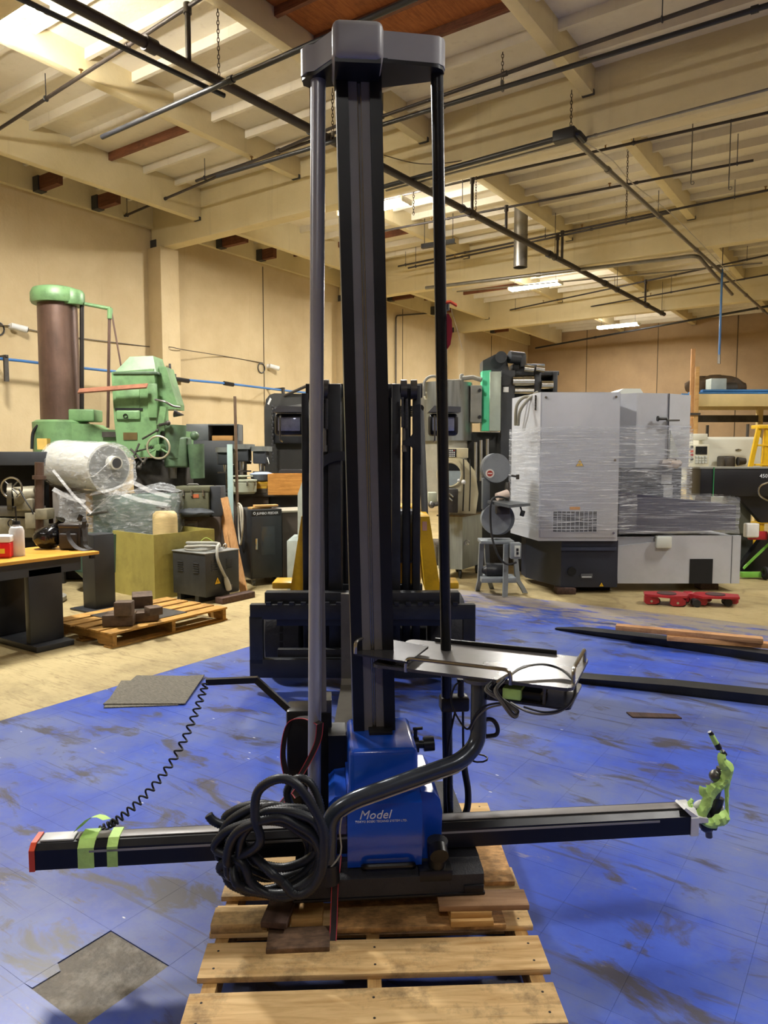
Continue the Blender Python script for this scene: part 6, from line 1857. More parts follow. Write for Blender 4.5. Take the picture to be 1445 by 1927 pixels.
# pale machine flank between feeder cabinet and forklift
pm = Frame(-1.0, 8.9, 0)
PM = thing('pale_machine', 'pale grey machine housing behind the yellow fender', 'machine', pm)
Q0 = lambda x, y: (pm.p(x, y, 8.6).x, pm.p(x, y, 8.6).z)
part(PM, 'sloped_housing', MB().prism([Q0(560, 1010), Q0(560, 930), Q0(578, 880), Q0(640, 880), Q0(640, 1010)], 'xz', -0.3, 0.35), mat('pale_grey_green', 'a9b3ad', 0.45), None, None, 0)
part(PM, 'lower_housing', MB().lo((Q0(540, 1010)[0], -0.32, 0.0), (Q0(640, 1010)[0], 0.4, Q0(540, 1017)[1]), 0.01), mat('pale_grey_green', 'a9b3ad'))

# ---- wall things: air line, cable, cameras
wl0 = Frame(xy=(0, 0), build=True)
def wallpt(px, py, x=0.05):
    u, fh, fz = camray(px, py)
    # ray hits plane X = x
    dirx, diry = RX * u + FX * fh, RY * u + FY * fh
    s = (x - CAMX) / dirx
    return Vector((x, CAMY + diry * s, EYE + fz * s))
blue_hose = mat('blue_air_line', '3b6ea8', 0.4)
pts = [wallpt(x, y, 0.42) for x, y in ((-40, 671), (40, 679), (140, 691), (225, 700), (330, 713), (430, 722), (545, 736), (640, 745))]
AL = thing('air_line', 'thin blue compressed air line running along the left wall', 'pipe', wl0)
part(AL, 'pipe', MB().tube(pts, 0.022, 8), blue_hose)
for x, y in ((430, 722), (325, 712), (345, 715)):
    c = wallpt(x, y, 0.42)
    part(AL, 'coupling', MB().cyl(c - Vector((0, 0.12, 0)), c + Vector((0, 0.12, -0.01)), 0.04, None, 10), BLKP())
c = wallpt(320, 708, 0.42)
part(AL, 'valve', MB().cyl(c, c + Vector((0, 0, 0.22)), 0.03, 0.02, 10).lo(c + Vector((-0.03, -0.12, -0.05)), c + Vector((0.03, 0.12, 0.05)), 0.01), BLKP())
for x, y in ((8, 675), (530, 734)):
    c = wallpt(x, y, 0.42)
    part(AL, 'wall_bracket', MB().lo((0, c.y - 0.02, c.z + 0.02), (0.5, c.y + 0.02, c.z + 0.05)).lo((0.44, c.y - 0.03, c.z - 0.33), (0.48, c.y + 0.03, c.z + 0.05)), IRON)
WC = solo('wall_cable', 'thin dark cable sagging along the left wall between two cameras', 'cable', wl0, MB().tube(spline([wallpt(x, y, 0.03 if not 297 < x < 346 else 0.39) for x, y in ((-20, 610), (30, 615), (75, 624), (150, 636), (220, 645), (297, 654), (320, 653), (345, 658), (420, 670), (495, 683))], 6), 0.008, 6), mat('wall_cable', '4a4038', 0.5))
for x, y, lab in ((25, 614, 'white wall camera with a cable loop left of the brown column'), (508, 689, 'white wall camera with a black cable loop above the press')):
    c = wallpt(x, y, 0.06)
    ct_ = thing('wall_camera', lab, 'camera', Frame(xy=(0.0, c.y), build=True, z=c.z), 'wall cameras')
    part(ct_, 'mount', MB().cyl((0, 0, 0), (0.08, 0, 0), 0.05, 0.04, 12), WHT())
    part(ct_, 'camera_body', MB().cyl((0.09, -0.05, 0.0), (0.16, 0.16, -0.04), 0.045, 0.05, 14), WHT())
    part(ct_, 'lens', MB().cyl((0.155, 0.15, -0.038), (0.162, 0.172, -0.042), 0.038, None, 12), BLKP())
    part(ct_, 'cable_loop', MB().torus((0.02, -0.22, -0.06), 0.10, 0.012, 'x', 20, 6), BLKP())
# ================================================================== BACKGROUND RIGHT
LG = mat('machine_light_grey', 'b2b5bb', 0.42, 0, 0.04, 2, grime='9b9da2', gscale=3, gamt=0.35)
LG2 = mat('machine_pale_side', 'c8ccc4', 0.45, 0, 0.05, 2)
NAVY = mat('machine_navy', '1e2330', 0.45, 0, 0.12, 4)
# ---- wrapped grey machining centre
cn = Frame(2.95, 8.95, 0)
CN = thing('wrapped_machining_centre', 'large light grey machine wrapped in clear film, on the right', 'machine', cn)
c_ = lambda x, y, d=8.7: cn.p(x, y, d)
# tall electrical cabinet (front 1013..1168) with a side that recedes to the left
fA, fB = c_(1013, 1016, 8.45), c_(1168, 738, 8.45)
fA.z = c_(1013, 1018, 8.45).z
zt_ = fB.z
yf_ = fA.y
cab = MB().prism([(fA.x, yf_), (fB.x, yf_), (fB.x, yf_ + 0.95), (fA.x - 0.10, yf_ + 1.15), (fA.x - 0.17, yf_ + 0.9)], 'xy', fA.z, zt_)
CABN = part(CN, 'electrical_cabinet', cab, LG, 'tall grey cabinet', None, 0)
part(CABN, 'cabinet_door', MB().lo((fA.x + 0.015, yf_ - 0.012, fA.z + 0.04), (fB.x - 0.012, yf_, zt_ - 0.01), 0.004), LG)
for x, y in ((1027, 748), (1159, 747), (1157, 866), (1154, 1003)):
    p = c_(x, y, 8.44)
    part(CABN, 'bolt', MB().cyl((p.x, yf_ - 0.02, p.z), (p.x, yf_ - 0.01, p.z), 0.014, None, 10), CHR())
for i in range(11):
    q = c_(1009, 745 + i * 2.6, 8.62)
    part(CABN, 'vent_slot', MB().box((fA.x - 0.028, yf_ + 0.16, q.z), (0.018, 0.09, 0.007), (0, 0, -10.7)), DARK())
# air outlet grille, low on the door
g0, g1 = c_(1040, 1001, 8.43), c_(1124, 962, 8.43)
GRL = part(CABN, 'grille', MB().lo((g0.x, yf_ - 0.014, g0.z), (g1.x, yf_ - 0.010, g1.z)), mat('grille_dark', '3f4146', 0.5))
for i in range(11):
    x = g0.x + (g1.x - g0.x) * i / 10
    part(GRL, 'grille_bar', MB().lo((x - 0.003, yf_ - 0.02, g0.z), (x + 0.003, yf_ - 0.014, g1.z)), LG)
for i in range(5):
    z = g0.z + (g1.z - g0.z) * i / 4
    part(GRL, 'grille_bar', MB().lo((g0.x, yf_ - 0.02, z - 0.003), (g1.x, yf_ - 0.014, z + 0.003)), LG)
w = c_(1091, 878, 8.43)
warn(CABN, (w.x, yf_ - 0.012, w.z), 0.10, 0)
ob = c_(1082, 957, 8.43)
part(CABN, 'orange_sticker', MB().lo((ob.x - 0.06, yf_ - 0.014, ob.z - 0.015), (ob.x + 0.06, yf_ - 0.012, ob.z + 0.02)), mat('orange_sticker', 'c08a4a', 0.6))
part(CABN, 'top_conduit', MB().tube(spline([c_(975, 800, 8.9), c_(978, 775, 8.8), c_(990, 756, 8.75), c_(1006, 742, 8.7), c_(1012, 738, 8.7)]), 0.02, 8), mat('grey_conduit', '8c8a7c', 0.4))
part(CABN, 'top_conduit', MB().tube(spline([c_(970, 800, 8.95), c_(972, 765, 8.85), c_(985, 748, 8.8), c_(1000, 748, 8.75)]), 0.02, 8), mat('grey_conduit', '8c8a7c'))
# sheet-metal enclosure behind, right of the cabinet
e0, e1 = c_(1168, 905, 9.2), c_(1298, 742, 9.2)
ye = e0.y
ENC = part(CN, 'enclosure', MB().prism([(fB.x + 0.001, ye + 0.15), (c_(1197, 800, 9.0).x, ye - 0.2), (c_(1200, 800, 9.0).x, ye - 0.2), (c_(1256, 800, 9.1).x, ye - 0.12), (c_(1298, 800, 9.35).x, ye + 0.15), (c_(1298, 800, 9.35).x, ye + 0.8), (fB.x + 0.001, ye + 0.8)], 'xy', c_(1220, 880, 9.1).z, e1.z), LG, 'grey sheet enclosure', None, 0)
part(ENC, 'door_seam', MB().lo((c_(1256, 800, 9.1).x - 0.004, ye - 0.135, c_(1220, 878, 9.1).z), (c_(1256, 800, 9.1).x + 0.004, ye - 0.115, e1.z)), GRYC)
k = c_(1247, 788, 9.0)
part(ENC, 'door_handle', MB().cyl((k.x - 0.07, k.y - 0.02, k.z), (k.x + 0.05, k.y + 0.0, k.z), 0.022, 0.016, 12).cyl((k.x - 0.075, k.y - 0.02, k.z), (k.x - 0.06, k.y - 0.02, k.z), 0.034, None, 12), BLKP())
part(ENC, 'latch_plate', MB().lo((k.x + 0.06, k.y - 0.03, k.z - 0.03), (k.x + 0.2, k.y + 0.06, k.z - 0.01), 0.003), STL())
part(ENC, 'roof_cover', MB().prism([(c_(1150, 737, 9.3).x, e1.z - 0.02), (c_(1195, 729, 9.3).x - 0.15, e1.z + 0.08), (c_(1205, 729, 9.3).x, e1.z + 0.08), (c_(1215, 740, 9.3).x, e1.z - 0.02)], 'xz', ye + 0.1, ye + 0.6), LG2, None, None, 0)
part(ENC, 'lower_flap', MB().prism([(c_(1256, 880, 9.1).x, c_(1256, 810, 9.1).z), (c_(1275, 860, 9.1).x, c_(1275, 862, 9.1).z), (c_(1256, 880, 9.1).x, c_(1256, 862, 9.1).z)], 'xz', ye - 0.16, ye - 0.13), LG2, None, None, 0)
# dark column/saddle and table under the film
part(CN, 'column', MB().fr(cn, 1168, 880, 1283, 945, 9.15, 0.7, 0.01), NAVY, 'dark machine column')
part(CN, 'note_sheet', MB().fr(cn, 1244, 893, 1264, 911, 9.13, 0.003), WHT())
part(CN, 'note_sheet', MB().fr(cn, 1248, 913, 1266, 938, 9.13, 0.003), WHT())
part(CN, 'paper_bundle', crumple(MB().sph(c_(1262, 873, 9.05), (0.15, 0.08, 0.05), 12, 7), 0.02, 3), mat('pinkish_paper', 'c9bcb0', 0.6))
t0_, t1_ = c_(1166, 1003, 8.55), c_(1363, 948, 8.9)
part(CN, 'table', MB().prism([(t0_.x, t0_.z), (t1_.x, t0_.z + 0.03), (t1_.x, t1_.z), (c_(1290, 940, 8.7).x, t1_.z + 0.06), (t0_.x, t1_.z + 0.16)], 'xz', t0_.y + 0.05, t0_.y + 0.75), mat('machine_violet_grey', '4a4b5c', 0.35, 0.2), None, None, 0)
# bed and chip pan
b0_ = c_(1160, 1098, 8.6)
bx0_, bx1_ = c_(1160, 1050, 8.6).x, c_(1393, 1050, 8.6).x
zt2, zb3 = c_(1300, 1008, 8.6).z, c_(1300, 1098, 8.6).z
BED = part(CN, 'chip_pan', MB().prism([(bx0_ + 0.02, zb3), (bx1_, zb3), (bx1_, zt2), (c_(1238, 1010, 8.6).x, zt2), (c_(1238, 1010, 8.6).x, zt2 - 0.07), (bx0_, zt2 - 0.13)], 'xz', b0_.y, b0_.y + 0.06), LG, 'light grey chip pan', None, 0)
part(BED, 'pan_body', MB().lo((bx0_ + 0.02, b0_.y + 0.06, zb3 + 0.02), (bx1_, b0_.y + 1.0, zt2 - 0.02), 0.005), LG)
part(BED, 'seam', MB().lo((c_(1376, 1050, 8.6).x, b0_.y - 0.003, zb3), (c_(1376, 1050, 8.6).x + 0.006, b0_.y, zt2)), GRYC)
part(BED, 'corner_cap', MB().fr(cn, 1236, 1010, 1265, 1032, 8.54, 0.1, 0.012), LG2)
p0_, p1_ = c_(1297, 1098, 8.59), c_(1342, 1052, 8.59)
part(BED, 'pan_opening', MB().lo((p0_.x, b0_.y - 0.006, zb3 + 0.0), (p1_.x, b0_.y + 0.002, p1_.z)), DARK())
n0, n1 = c_(1055, 1105, 8.5), c_(1160, 1018, 8.5)
BASE = part(CN, 'base', MB().prism([(n0.x, n0.y), (n1.x + 0.02, n0.y), (n1.x + 0.02, n0.y + 1.0), (n0.x - 0.28, n0.y + 1.0), (n0.x - 0.28, n0.y + 0.7)], 'xy', n0.z, fA.z), NAVY, 'black machine base', None, 0)
part(BASE, 'top_rail', MB().fr(cn, 1056, 1030, 1160, 1036, 8.47, 0.02), mat('navy_edge', '2c3242', 0.4))
hc = c_(1076, 1075, 8.49)
part(BASE, 'cable_port', MB().cyl((hc.x, hc.y - 0.01, hc.z), (hc.x, hc.y + 0.02, hc.z), 0.05, None, 18), DARK())
part(BASE, 'type_plate', MB().fr(cn, 1093, 1080, 1115, 1088, 8.49, 0.02), mat('plate_grey', '55585e', 0.4))
part(BASE, 'plate_line', MB().fr(cn, 1095, 1085, 1113, 1086.5, 8.486, 0.01), WTX)
wz_ = c_(1132, 1104, 8.49)
warn(BASE, (wz_.x, n0.y - 0.002, wz_.z), 0.06, 0)
part(CN, 'lower_vent', MB().fr(cn, 1168, 1005, 1225, 1024, 8.75, 0.1), GRYC)
for lab, x, y, d in (('wood block under the near left corner of the wrapped machine', 1066, 1119, 8.45), ('wood block under the right end of the wrapped machine', 1335, 1110, 9.0)):
    g_ = G(x, y)
    solo('support_block', lab, 'block', Frame(xy=(g_.x, g_.y), rot=0), MB().lo((-0.11, 0, 0), (0.11, 0.18, n0.z - 0.002), 0.006), DKW, 'blocks under the wrapped machine')
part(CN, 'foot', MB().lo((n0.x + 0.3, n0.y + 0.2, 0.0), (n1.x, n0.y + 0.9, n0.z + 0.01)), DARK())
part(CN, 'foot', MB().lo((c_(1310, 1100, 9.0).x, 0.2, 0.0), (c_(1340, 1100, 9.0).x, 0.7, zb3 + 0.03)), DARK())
# stretch film
F2 = film('stretch_film_banded', 0.07, 0.95, (0.8, 0.8, 20.0), 'f0f3f8', 2.6)
F3 = film('stretch_film_dense', 0.08, 0.8, (0.5, 0.5, 18.0), 'e4e8f2', 2.2)
zf0, zf1 = c_(1090, 998, 8.4).z, c_(1090, 803, 8.4).z
part(CN, 'plastic_film', film_box(cn, [(fA.x - 0.03, yf_ - 0.03), (fB.x + 0.01, yf_ - 0.03), (c_(1256, 800, 9.1).x, ye - 0.24), (c_(1299, 800, 9.35).x + 0.03, ye + 0.12), (c_(1299, 800, 9.35).x + 0.03, ye + 0.83), (fA.x - 0.12, yf_ + 1.18), (fA.x - 0.20, yf_ + 0.9)], zf0, zf1, 14, 10, 0.006, 8), F2, 'clear film around the cabinet', None, 60)
part(CN, 'plastic_film', film_box(cn, [(t0_.x - 0.01, t0_.y + 0.0), (t1_.x + 0.03, t0_.y + 0.02), (t1_.x + 0.03, t0_.y + 0.80), (t0_.x, t0_.y + 0.8)], t0_.z - 0.01, t1_.z + 0.10, 10, 12, 0.008, 9), F3, None, None, 60)
part(CN, 'plastic_film', film_box(cn, [(fB.x + 0.02, ye - 0.22), (c_(1284, 900, 9.15).x + 0.02, ye - 0.22), (c_(1284, 900, 9.15).x + 0.02, ye + 0.7), (fB.x + 0.02, ye + 0.7)], t1_.z + 0.02, c_(1220, 800, 9.1).z, 12, 10, 0.008, 10), F3, None, None, 60)

# ---- red machine skates
RED = mat('skate_red', 'a5202c', 0.38, 0, 0.12, 6, grime='5a1a1e', gscale=8, gamt=0.5)
def skate(px, py, rot, label):
    g_ = G(px, py)
    f_ = Frame(xy=(g_.x, g_.y), rot=rot)
    t = thing('machine_skate', label, 'skate', f_, 'red machine skates')
    part(t, 'deck', MB().prism([(-0.22, -0.02), (0.02, -0.13), (0.20, -0.11), (0.28, 0.05), (0.20, 0.18), (-0.18, 0.16)], 'xy', 0.095, 0.118), RED, None, None, 0)
    part(t, 'turntable', MB().cyl((0.03, 0.03, 0.118), (0.03, 0.03, 0.126), 0.10, None, 24), mat('rubber_pad', '4a3434', 0.7))
    for x, y in ((-0.15, 0.0), (0.1, -0.09), (0.2, 0.1)):
        h = part(t, 'roller_housing', MB().prism([(x - 0.07, 0.03), (x - 0.05, 0.012), (x + 0.05, 0.012), (x + 0.085, 0.03), (x + 0.085, 0.07), (x + 0.05, 0.095), (x - 0.07, 0.095)], 'xz', y - 0.035, y + 0.005), RED, None, None, 0)
        part(h, 'roller', MB().cyl((x + 0.06, y - 0.02, 0.0425), (x + 0.06, y + 0.09, 0.0425), 0.042, None, 18), RUB())
        part(h, 'axle_bolt', MB().cyl((x + 0.0, y - 0.042, 0.045), (x + 0.0, y - 0.03, 0.045), 0.014, None, 10), CHR())
skate(1250, 1138, -4, 'left one of two red skates on the floor before the grey machine')
skate(1349, 1138, 172, 'right one of two red skates on the floor before the grey machine')
g_ = G(1300, 1130)
solo('skate_link', 'red link bar joining the two skates', 'bar', Frame(xy=(g_.x, g_.y), rot=0), MB().lo((-0.05, 0.0, 0.0), (0.05, 0.12, 0.09), 0.02), RED)

# ---- band saw on its stand
bs = Frame(1.42, 8.45, 0)
BS = thing('band_saw', 'grey band saw with round wheel covers on a four-legged stand', 'band saw', bs)
BSG = mat('saw_grey', '7a8084', 0.42, 0, 0.08, 4, grime='54585a', gscale=6, gamt=0.4)
BSD = mat('saw_dark_grey', '54595c', 0.45, 0, 0.1, 4)
b_ = lambda x, y, d=8.4: bs.p(x, y, d)
def disc_cover(cx, cy, rpx, flat, d):
    c = b_(cx, cy, d)
    r = rpx * d / FPX
    poly = [(c.x + r * math.cos(math.radians(t)), c.z + r * 1.05 * math.sin(math.radians(t))) for t in range(0, 360, 12)]
    return c, r, MB().prism(poly, 'xz', c.y, c.y + 0.12)
c, r, mb = disc_cover(934, 881, 26, 0, 8.35)
UC = part(BS, 'upper_wheel_cover', mb, BSG, None, None, 40)
part(UC, 'cover_rim', MB().prism([(c.x + r * 1.03 * math.cos(math.radians(t)), c.z + r * 1.08 * math.sin(math.radians(t))) for t in range(0, 360, 12)], 'xz', c.y + 0.03, c.y + 0.2), BSD, None, None, 40)
sd = b_(922, 891, 8.34)
bd = part(UC, 'badge', MB().cyl((sd.x, c.y - 0.003, sd.z), (sd.x, c.y + 0.001, sd.z), 0.05, None, 24), mat('badge_white', 'd8d2c8', 0.5), 'round white badge')
part(bd, 'badge_emblem', MB().cyl((sd.x, c.y - 0.005, sd.z), (sd.x, c.y - 0.0028, sd.z), 0.034, None, 20), mat('badge_red', '9c3226', 0.5))
part(bd, 'badge_bar', MB().lo((sd.x - 0.026, c.y - 0.006, sd.z - 0.006), (sd.x + 0.026, c.y - 0.0048, sd.z + 0.006)), mat('badge_white', 'd8d2c8'))
c2, r2, mb = disc_cover(934, 977, 28, 0, 8.35)
LC = part(BS, 'lower_wheel_cover', mb, BSG, None, None, 40)
part(LC, 'cover_rim', MB().prism([(c2.x + 0.035 + r2 * 1.06 * math.cos(math.radians(t)), c2.z + r2 * 1.1 * math.sin(math.radians(t))) for t in range(0, 360, 12)], 'xz', c2.y + 0.03, c2.y + 0.24), BSD, None, None, 40)
part(BS, 'frame_column', MB().fr(bs, 908, 900, 922, 960, 8.38, 0.12, 0.01), BSD)
part(BS, 'blade_guide', MB().fr(bs, 951, 908, 960, 945, 8.36, 0.06, 0.004), STL())
part(BS, 'saw_blade', MB().fr(bs, 957, 905, 959, 945, 8.34, 0.004), CHR())
part(BS, 'tension_knob', MB().cyl(b_(962, 895, 8.3), b_(976, 897, 8.3), 0.012, None, 8).cyl(b_(974, 893, 8.3), b_(974, 902, 8.3), 0.02, None, 8), IRON)
part(BS, 'table', MB().add([tuple(b_(917, 942, 8.15)), tuple(b_(958, 950, 8.0)), tuple(b_(998, 947, 8.35)), tuple(b_(960, 941, 8.5)), tuple(b_(917, 947, 8.15)), tuple(b_(958, 956, 8.0)), tuple(b_(998, 952, 8.35)), tuple(b_(960, 946, 8.5))], [(0, 1, 2, 3), (7, 6, 5, 4), (0, 4, 5, 1), (1, 5, 6, 2), (2, 6, 7, 3), (3, 7, 4, 0)]), BSD, None, None, 0)
part(BS, 'table_trunnion', MB().fr(bs, 934, 953, 960, 968, 8.25, 0.15, 0.01), IRON)
part(BS, 'power_cord', MB().tube(spline([b_(955, 938, 8.2), b_(935, 935, 8.15), b_(924, 945, 8.1), b_(923, 985, 8.1), b_(928, 1020, 8.1), b_(940, 1050, 8.1), b_(955, 1062, 8.15), b_(972, 1058, 8.15)], 6), 0.012, 8), RUB())
part(BS, 'plug', MB().tube([b_(978, 950, 8.3), b_(981, 960, 8.3)], 0.01, 6).box(b_(983, 966, 8.3), (0.05, 0.04, 0.07), (0, 15, 0), 0.01), RUB())
stz = b_(930, 1019, 8.35).z
part(BS, 'stand_top', MB().fr(bs, 905, 1018, 968, 1024, 8.3, 0.32, 0.004), BSG)
ft = [(G(898, 1112), (-1, -1)), (G(950, 1124), (1, -1)), (G(988, 1117), (1, 1)), (G(925, 1108), (-1, 1))]
tops = [b_(906, 1022, 8.42), b_(952, 1024, 8.28), b_(967, 1022, 8.5), b_(915, 1020, 8.6)]
for (gw, sg), tp_ in zip(ft, tops):
    gl = bs.I @ gw
    mid = tp_.lerp(gl, 0.75)
    mid = Vector((tp_.x + (gl.x - tp_.x) * 0.35, tp_.y + (gl.y - tp_.y) * 0.35, gl.z + 0.16))
    part(BS, 'stand_leg', MB().ribbon([tp_, mid, mid.lerp(gl, 0.55) + Vector((0, 0, 0.01)), gl + Vector((0, 0, 0.006))], (0.055, 0.02, 0), 0.025), BSG)
part(BS, 'stand_shelf', MB().fr(bs, 906, 1088, 972, 1097, 8.32, 0.3, 0.004), BSG)
mz = b_(934, 1080, 8.4)
part(BS, 'motor', MB().cyl((mz.x - 0.11, mz.y + 0.1, mz.z + 0.03), (mz.x + 0.12, mz.y + 0.1, mz.z + 0.03), 0.085, 0.08, 20).cyl((mz.x - 0.16, mz.y + 0.1, mz.z + 0.03), (mz.x - 0.11, mz.y + 0.1, mz.z + 0.03), 0.03, 0.06, 14), BLK())
sbx = part(BS, 'switch_box', MB().fr(bs, 961, 1022, 981, 1052, 8.2, 0.12, 0.008), BSG)
part(sbx, 'switch_plate', MB().fr(bs, 968, 1027, 979, 1048, 8.19, 0.02, 0.004), LG2)
part(sbx, 'switch_button', MB().fr(bs, 972, 1032, 976, 1037, 8.17, 0.03, 0.003), BLKP())
part(sbx, 'switch_button', MB().fr(bs, 972, 1039, 976, 1044, 8.17, 0.03, 0.003), BLKP())
pk = Frame(1.45, 8.4, 0, z=0)
part(BS, 'paper_roll', MB().cyl(b_(935, 935, 8.3), b_(955, 929, 8.35), 0.045, 0.05, 14), mat('pink_paper', 'd2bfb2', 0.6))
# junk behind the stand
g_ = G(985, 1080)
jk = Frame(xy=(g_.x, g_.y), rot=0)
jm = crumple(MB().sph((0.05, 0.0, 0.22), (0.16, 0.14, 0.22), 16, 10), 0.02, 12)
jm.v = [(x, y, max(0.0, z)) for x, y, z in jm.v]
JK = thing('cable_heap', 'heap of red and black cables between band saw and wrapped machine', 'cables', jk)
part(JK, 'black_cables', jm, RUB(), None, None, 60)
for i in range(6):
    p0 = Vector((random.uniform(-0.05, 0.15), -0.12, random.uniform(0.2, 0.42)))
    part(JK, 'red_cable', MB().tube(spline([p0, p0 + Vector((0.08, -0.05, 0.06)), p0 + Vector((0.15, 0.0, -0.05)), p0 + Vector((0.05, 0.02, -0.12))], 5), 0.012, 6), mat('red_cable', 'a02038', 0.45))

# ---- grey cabinet with the beige measuring projector
gc_ = Frame(1.0, 9.6, 0)
GC = thing('grey_steel_cabinet', 'grey steel cabinet on casters under the beige projector', 'cabinet', gc_)
g0_ = gc_.g(869, 1086)
gz = gc_.p(868, 972, 9.5).z
fx0, fx1, fx2 = gc_.p(825, 1000, 9.6).x, gc_.p(870, 1000, 9.5).x, gc_.p(908, 1000, 10.0).x
SGC = mat('streaked_steel', '8b9290', 0.35, 0.35, 0.2, 4, stretch=(6, 6, 0.7))
part(GC, 'body', MB().prism([(fx0, -0.02), (fx1, -0.12), (fx2, 0.45), (fx0 + 0.25, 0.6)], 'xy', 0.13, gz), SGC, None, None, 0)
hk_ = gc_.p(878, 1020, 9.55)
part(GC, 'latch', MB().torus((hk_.x, hk_.y - 0.05, hk_.z), 0.03, 0.007, 'y', 14, 6), CHR())
for x, y in ((fx0 + 0.06, 0.05), (fx1 - 0.02, -0.04), (fx2 - 0.08, 0.38), (fx0 + 0.3, 0.5)):
    part(GC, 'caster', MB().torus((x, y, 0.065), 0.045, 0.02, 'x', 16, 8).cyl((x, y, 0.065), (x, y, 0.131), 0.014, None, 8), RUB())
part(GC, 'top_board', MB().prism([(fx0 - 0.03, -0.05), (fx1 + 0.02, -0.16), (fx2 + 0.03, 0.46), (fx0 + 0.25, 0.63)], 'xy', gz, gz + 0.02), wood('worn_board', '7d6a4a', '564630', '2c241a', 0.7, 0, 0.5), None, None, 0)
oc_ = Frame(1.0, 9.6, 0, z=gz + 0.0205)
OC = thing('optical_projector', 'beige measuring projector with a round screen on the grey cabinet', 'projector', oc_)
BEI = mat('projector_beige', 'c2b896', 0.45, 0, 0.06, 3, grime='8f8668', gscale=5, gamt=0.35)
o_p = lambda x, y, d=9.55: oc_.p(x, y, d)
oz = lambda y: o_p(870, y).z
sidep = [(o_p(835, 970).x, 0.0), (o_p(898, 970).x, 0.0), (o_p(903, 930).x, oz(930)), (o_p(897, 890).x, oz(888)), (o_p(880, 867).x, oz(866)), (o_p(866, 862).x, oz(862)), (o_p(838, 862).x, oz(862)), (o_p(835, 930).x, oz(930))]
part(OC, 'body', MB().prism(sidep, 'xz', 0.1, 0.55), BEI, None, None, 15)
part(OC, 'front_hood', MB().prism([(o_p(832, 940).x, oz(925)), (o_p(868, 930).x, oz(925)), (o_p(869, 880).x, oz(878)), (o_p(862, 865).x, oz(864)), (o_p(832, 865).x, oz(864))], 'xz', -0.02, 0.1), BEI, None, None, 15)
sc_ = o_p(846, 893)
SCN = part(OC, 'screen', MB().cyl((sc_.x, -0.03, sc_.z), (sc_.x, -0.018, sc_.z), 0.155, None, 32), mat('projector_glass', '98a3a6', 0.15), 'round glass screen')
part(SCN, 'screen_ring', MB().torus((sc_.x, -0.026, sc_.z), 0.16, 0.014, 'y', 32, 8), BEI)
part(SCN, 'dark_cap', MB().prism([(sc_.x + 0.15 * math.cos(math.radians(t)), sc_.z + 0.15 * math.sin(math.radians(t))) for t in range(20, 161, 14)], 'xz', -0.034, -0.0302), DARK())
part(OC, 'stage', MB().fr(oc_, 838, 920, 862, 965, 9.3, 0.3, 0.01), IRON)
part(OC, 'stage_knob', MB().cyl(o_p(812, 950, 9.3), o_p(838, 945, 9.35), 0.03, 0.03, 12).sph(o_p(812, 950, 9.3), 0.045), STL())
part(OC, 'lamp_house', MB().fr(oc_, 806, 927, 822, 945, 9.35, 0.2, 0.01), mat('pale_green_case', 'a6aa94'))
for (x, y) in ((852, 935), (846, 930), (850, 942)):
    part(OC, 'stage_clamp', MB().cyl(o_p(x, y, 9.28), o_p(x - 6, y - 5, 9.25), 0.012, 0.016, 8), CHR())
for x in (872, 884):
    part(OC, 'side_cable', MB().tube(spline([o_p(x, 864, 9.5), o_p(x + 1, 900, 9.48), o_p(x - 1, 962, 9.48)], 5), 0.008, 6), BLKP())
part(OC, 'cable_knob', MB().sph(o_p(872, 907, 9.46), 0.03).sph(o_p(863, 904, 9.46), 0.02), WHT())
dsp = Frame(1.0, 9.6, 0, z=gz + 0.0205 + oz(862) + 0.001)
DP = thing('digital_readout', 'beige readout box with black keypad on the projector', 'display', dsp)
part(DP, 'case', MB().lo((o_p(838, 850).x, 0.12, 0), (o_p(884, 850).x, 0.4, 0.13), 0.008), BEI)
KP = part(DP, 'keypad', MB().lo((o_p(838, 850).x + 0.005, 0.112, 0.01), (o_p(861, 850).x, 0.121, 0.12), 0.002), BLKP())
for i in range(5):
    for j in range(4):
        part(KP, 'key', MB().lo((o_p(840, 850).x + 0.027 * i, 0.106, 0.016 + 0.025 * j), (o_p(840, 850).x + 0.027 * i + 0.016, 0.112, 0.016 + 0.025 * j + 0.015)), WHT() if not (i == 4 and j == 3) else mat('badge_red', '9c3226'))

# ---- tall steel press with green panel
sp_ = Frame(1.6, 11.0, 0)
SP = thing('roll_press', 'tall grey and black rolling machine with a green panel behind the band saw', 'press', sp_)
s_ = lambda x, y, d=10.8: sp_.p(x, y, d)
BRS = mat('brushed_steel_sheet', '8d8f8c', 0.3, 0.7, 0.2, 3, stretch=(5, 5, 0.4))
cy0, cy1 = s_(838, 830, 11.0), s_(838, 722, 11.0)
part(SP, 'steel_drum', MB().cyl(cy0, cy1, 0.40, 0.40, 40), BRS, 'brushed steel drum')
part(SP, 'drum_dome', MB().sph(s_(812, 745, 10.8), (0.12, 0.1, 0.16), 16, 10), mat('dome_white', 'c0bfae', 0.4))
part(SP, 'lower_drum', MB().cyl((cy0.x, cy0.y, 0.9), (cy0.x, cy0.y, cy0.z), 0.33, 0.33, 32), mat('pale_wrap', 'a9a595', 0.4))
part(SP, 'cable_pipe', MB().tube(spline([s_(798, 745, 10.7), s_(799, 718, 10.7), s_(815, 708, 10.7), s_(840, 716, 10.7), s_(868, 716, 10.7)]), 0.02, 8), mat('pipe_grey', '77756c', 0.4))
part(SP, 'side_plate', MB().fr(sp_, 885, 725, 907, 795, 10.75, 0.3, 0.01), mat('plate_taupe', '76756e', 0.45))
for y in (735, 785):
    q = s_(902, y, 10.74)
    part(SP, 'plate_knob', MB().cyl((q.x, q.y - 0.05, q.z), (q.x, q.y + 0.02, q.z), 0.025, None, 10), BLKP())
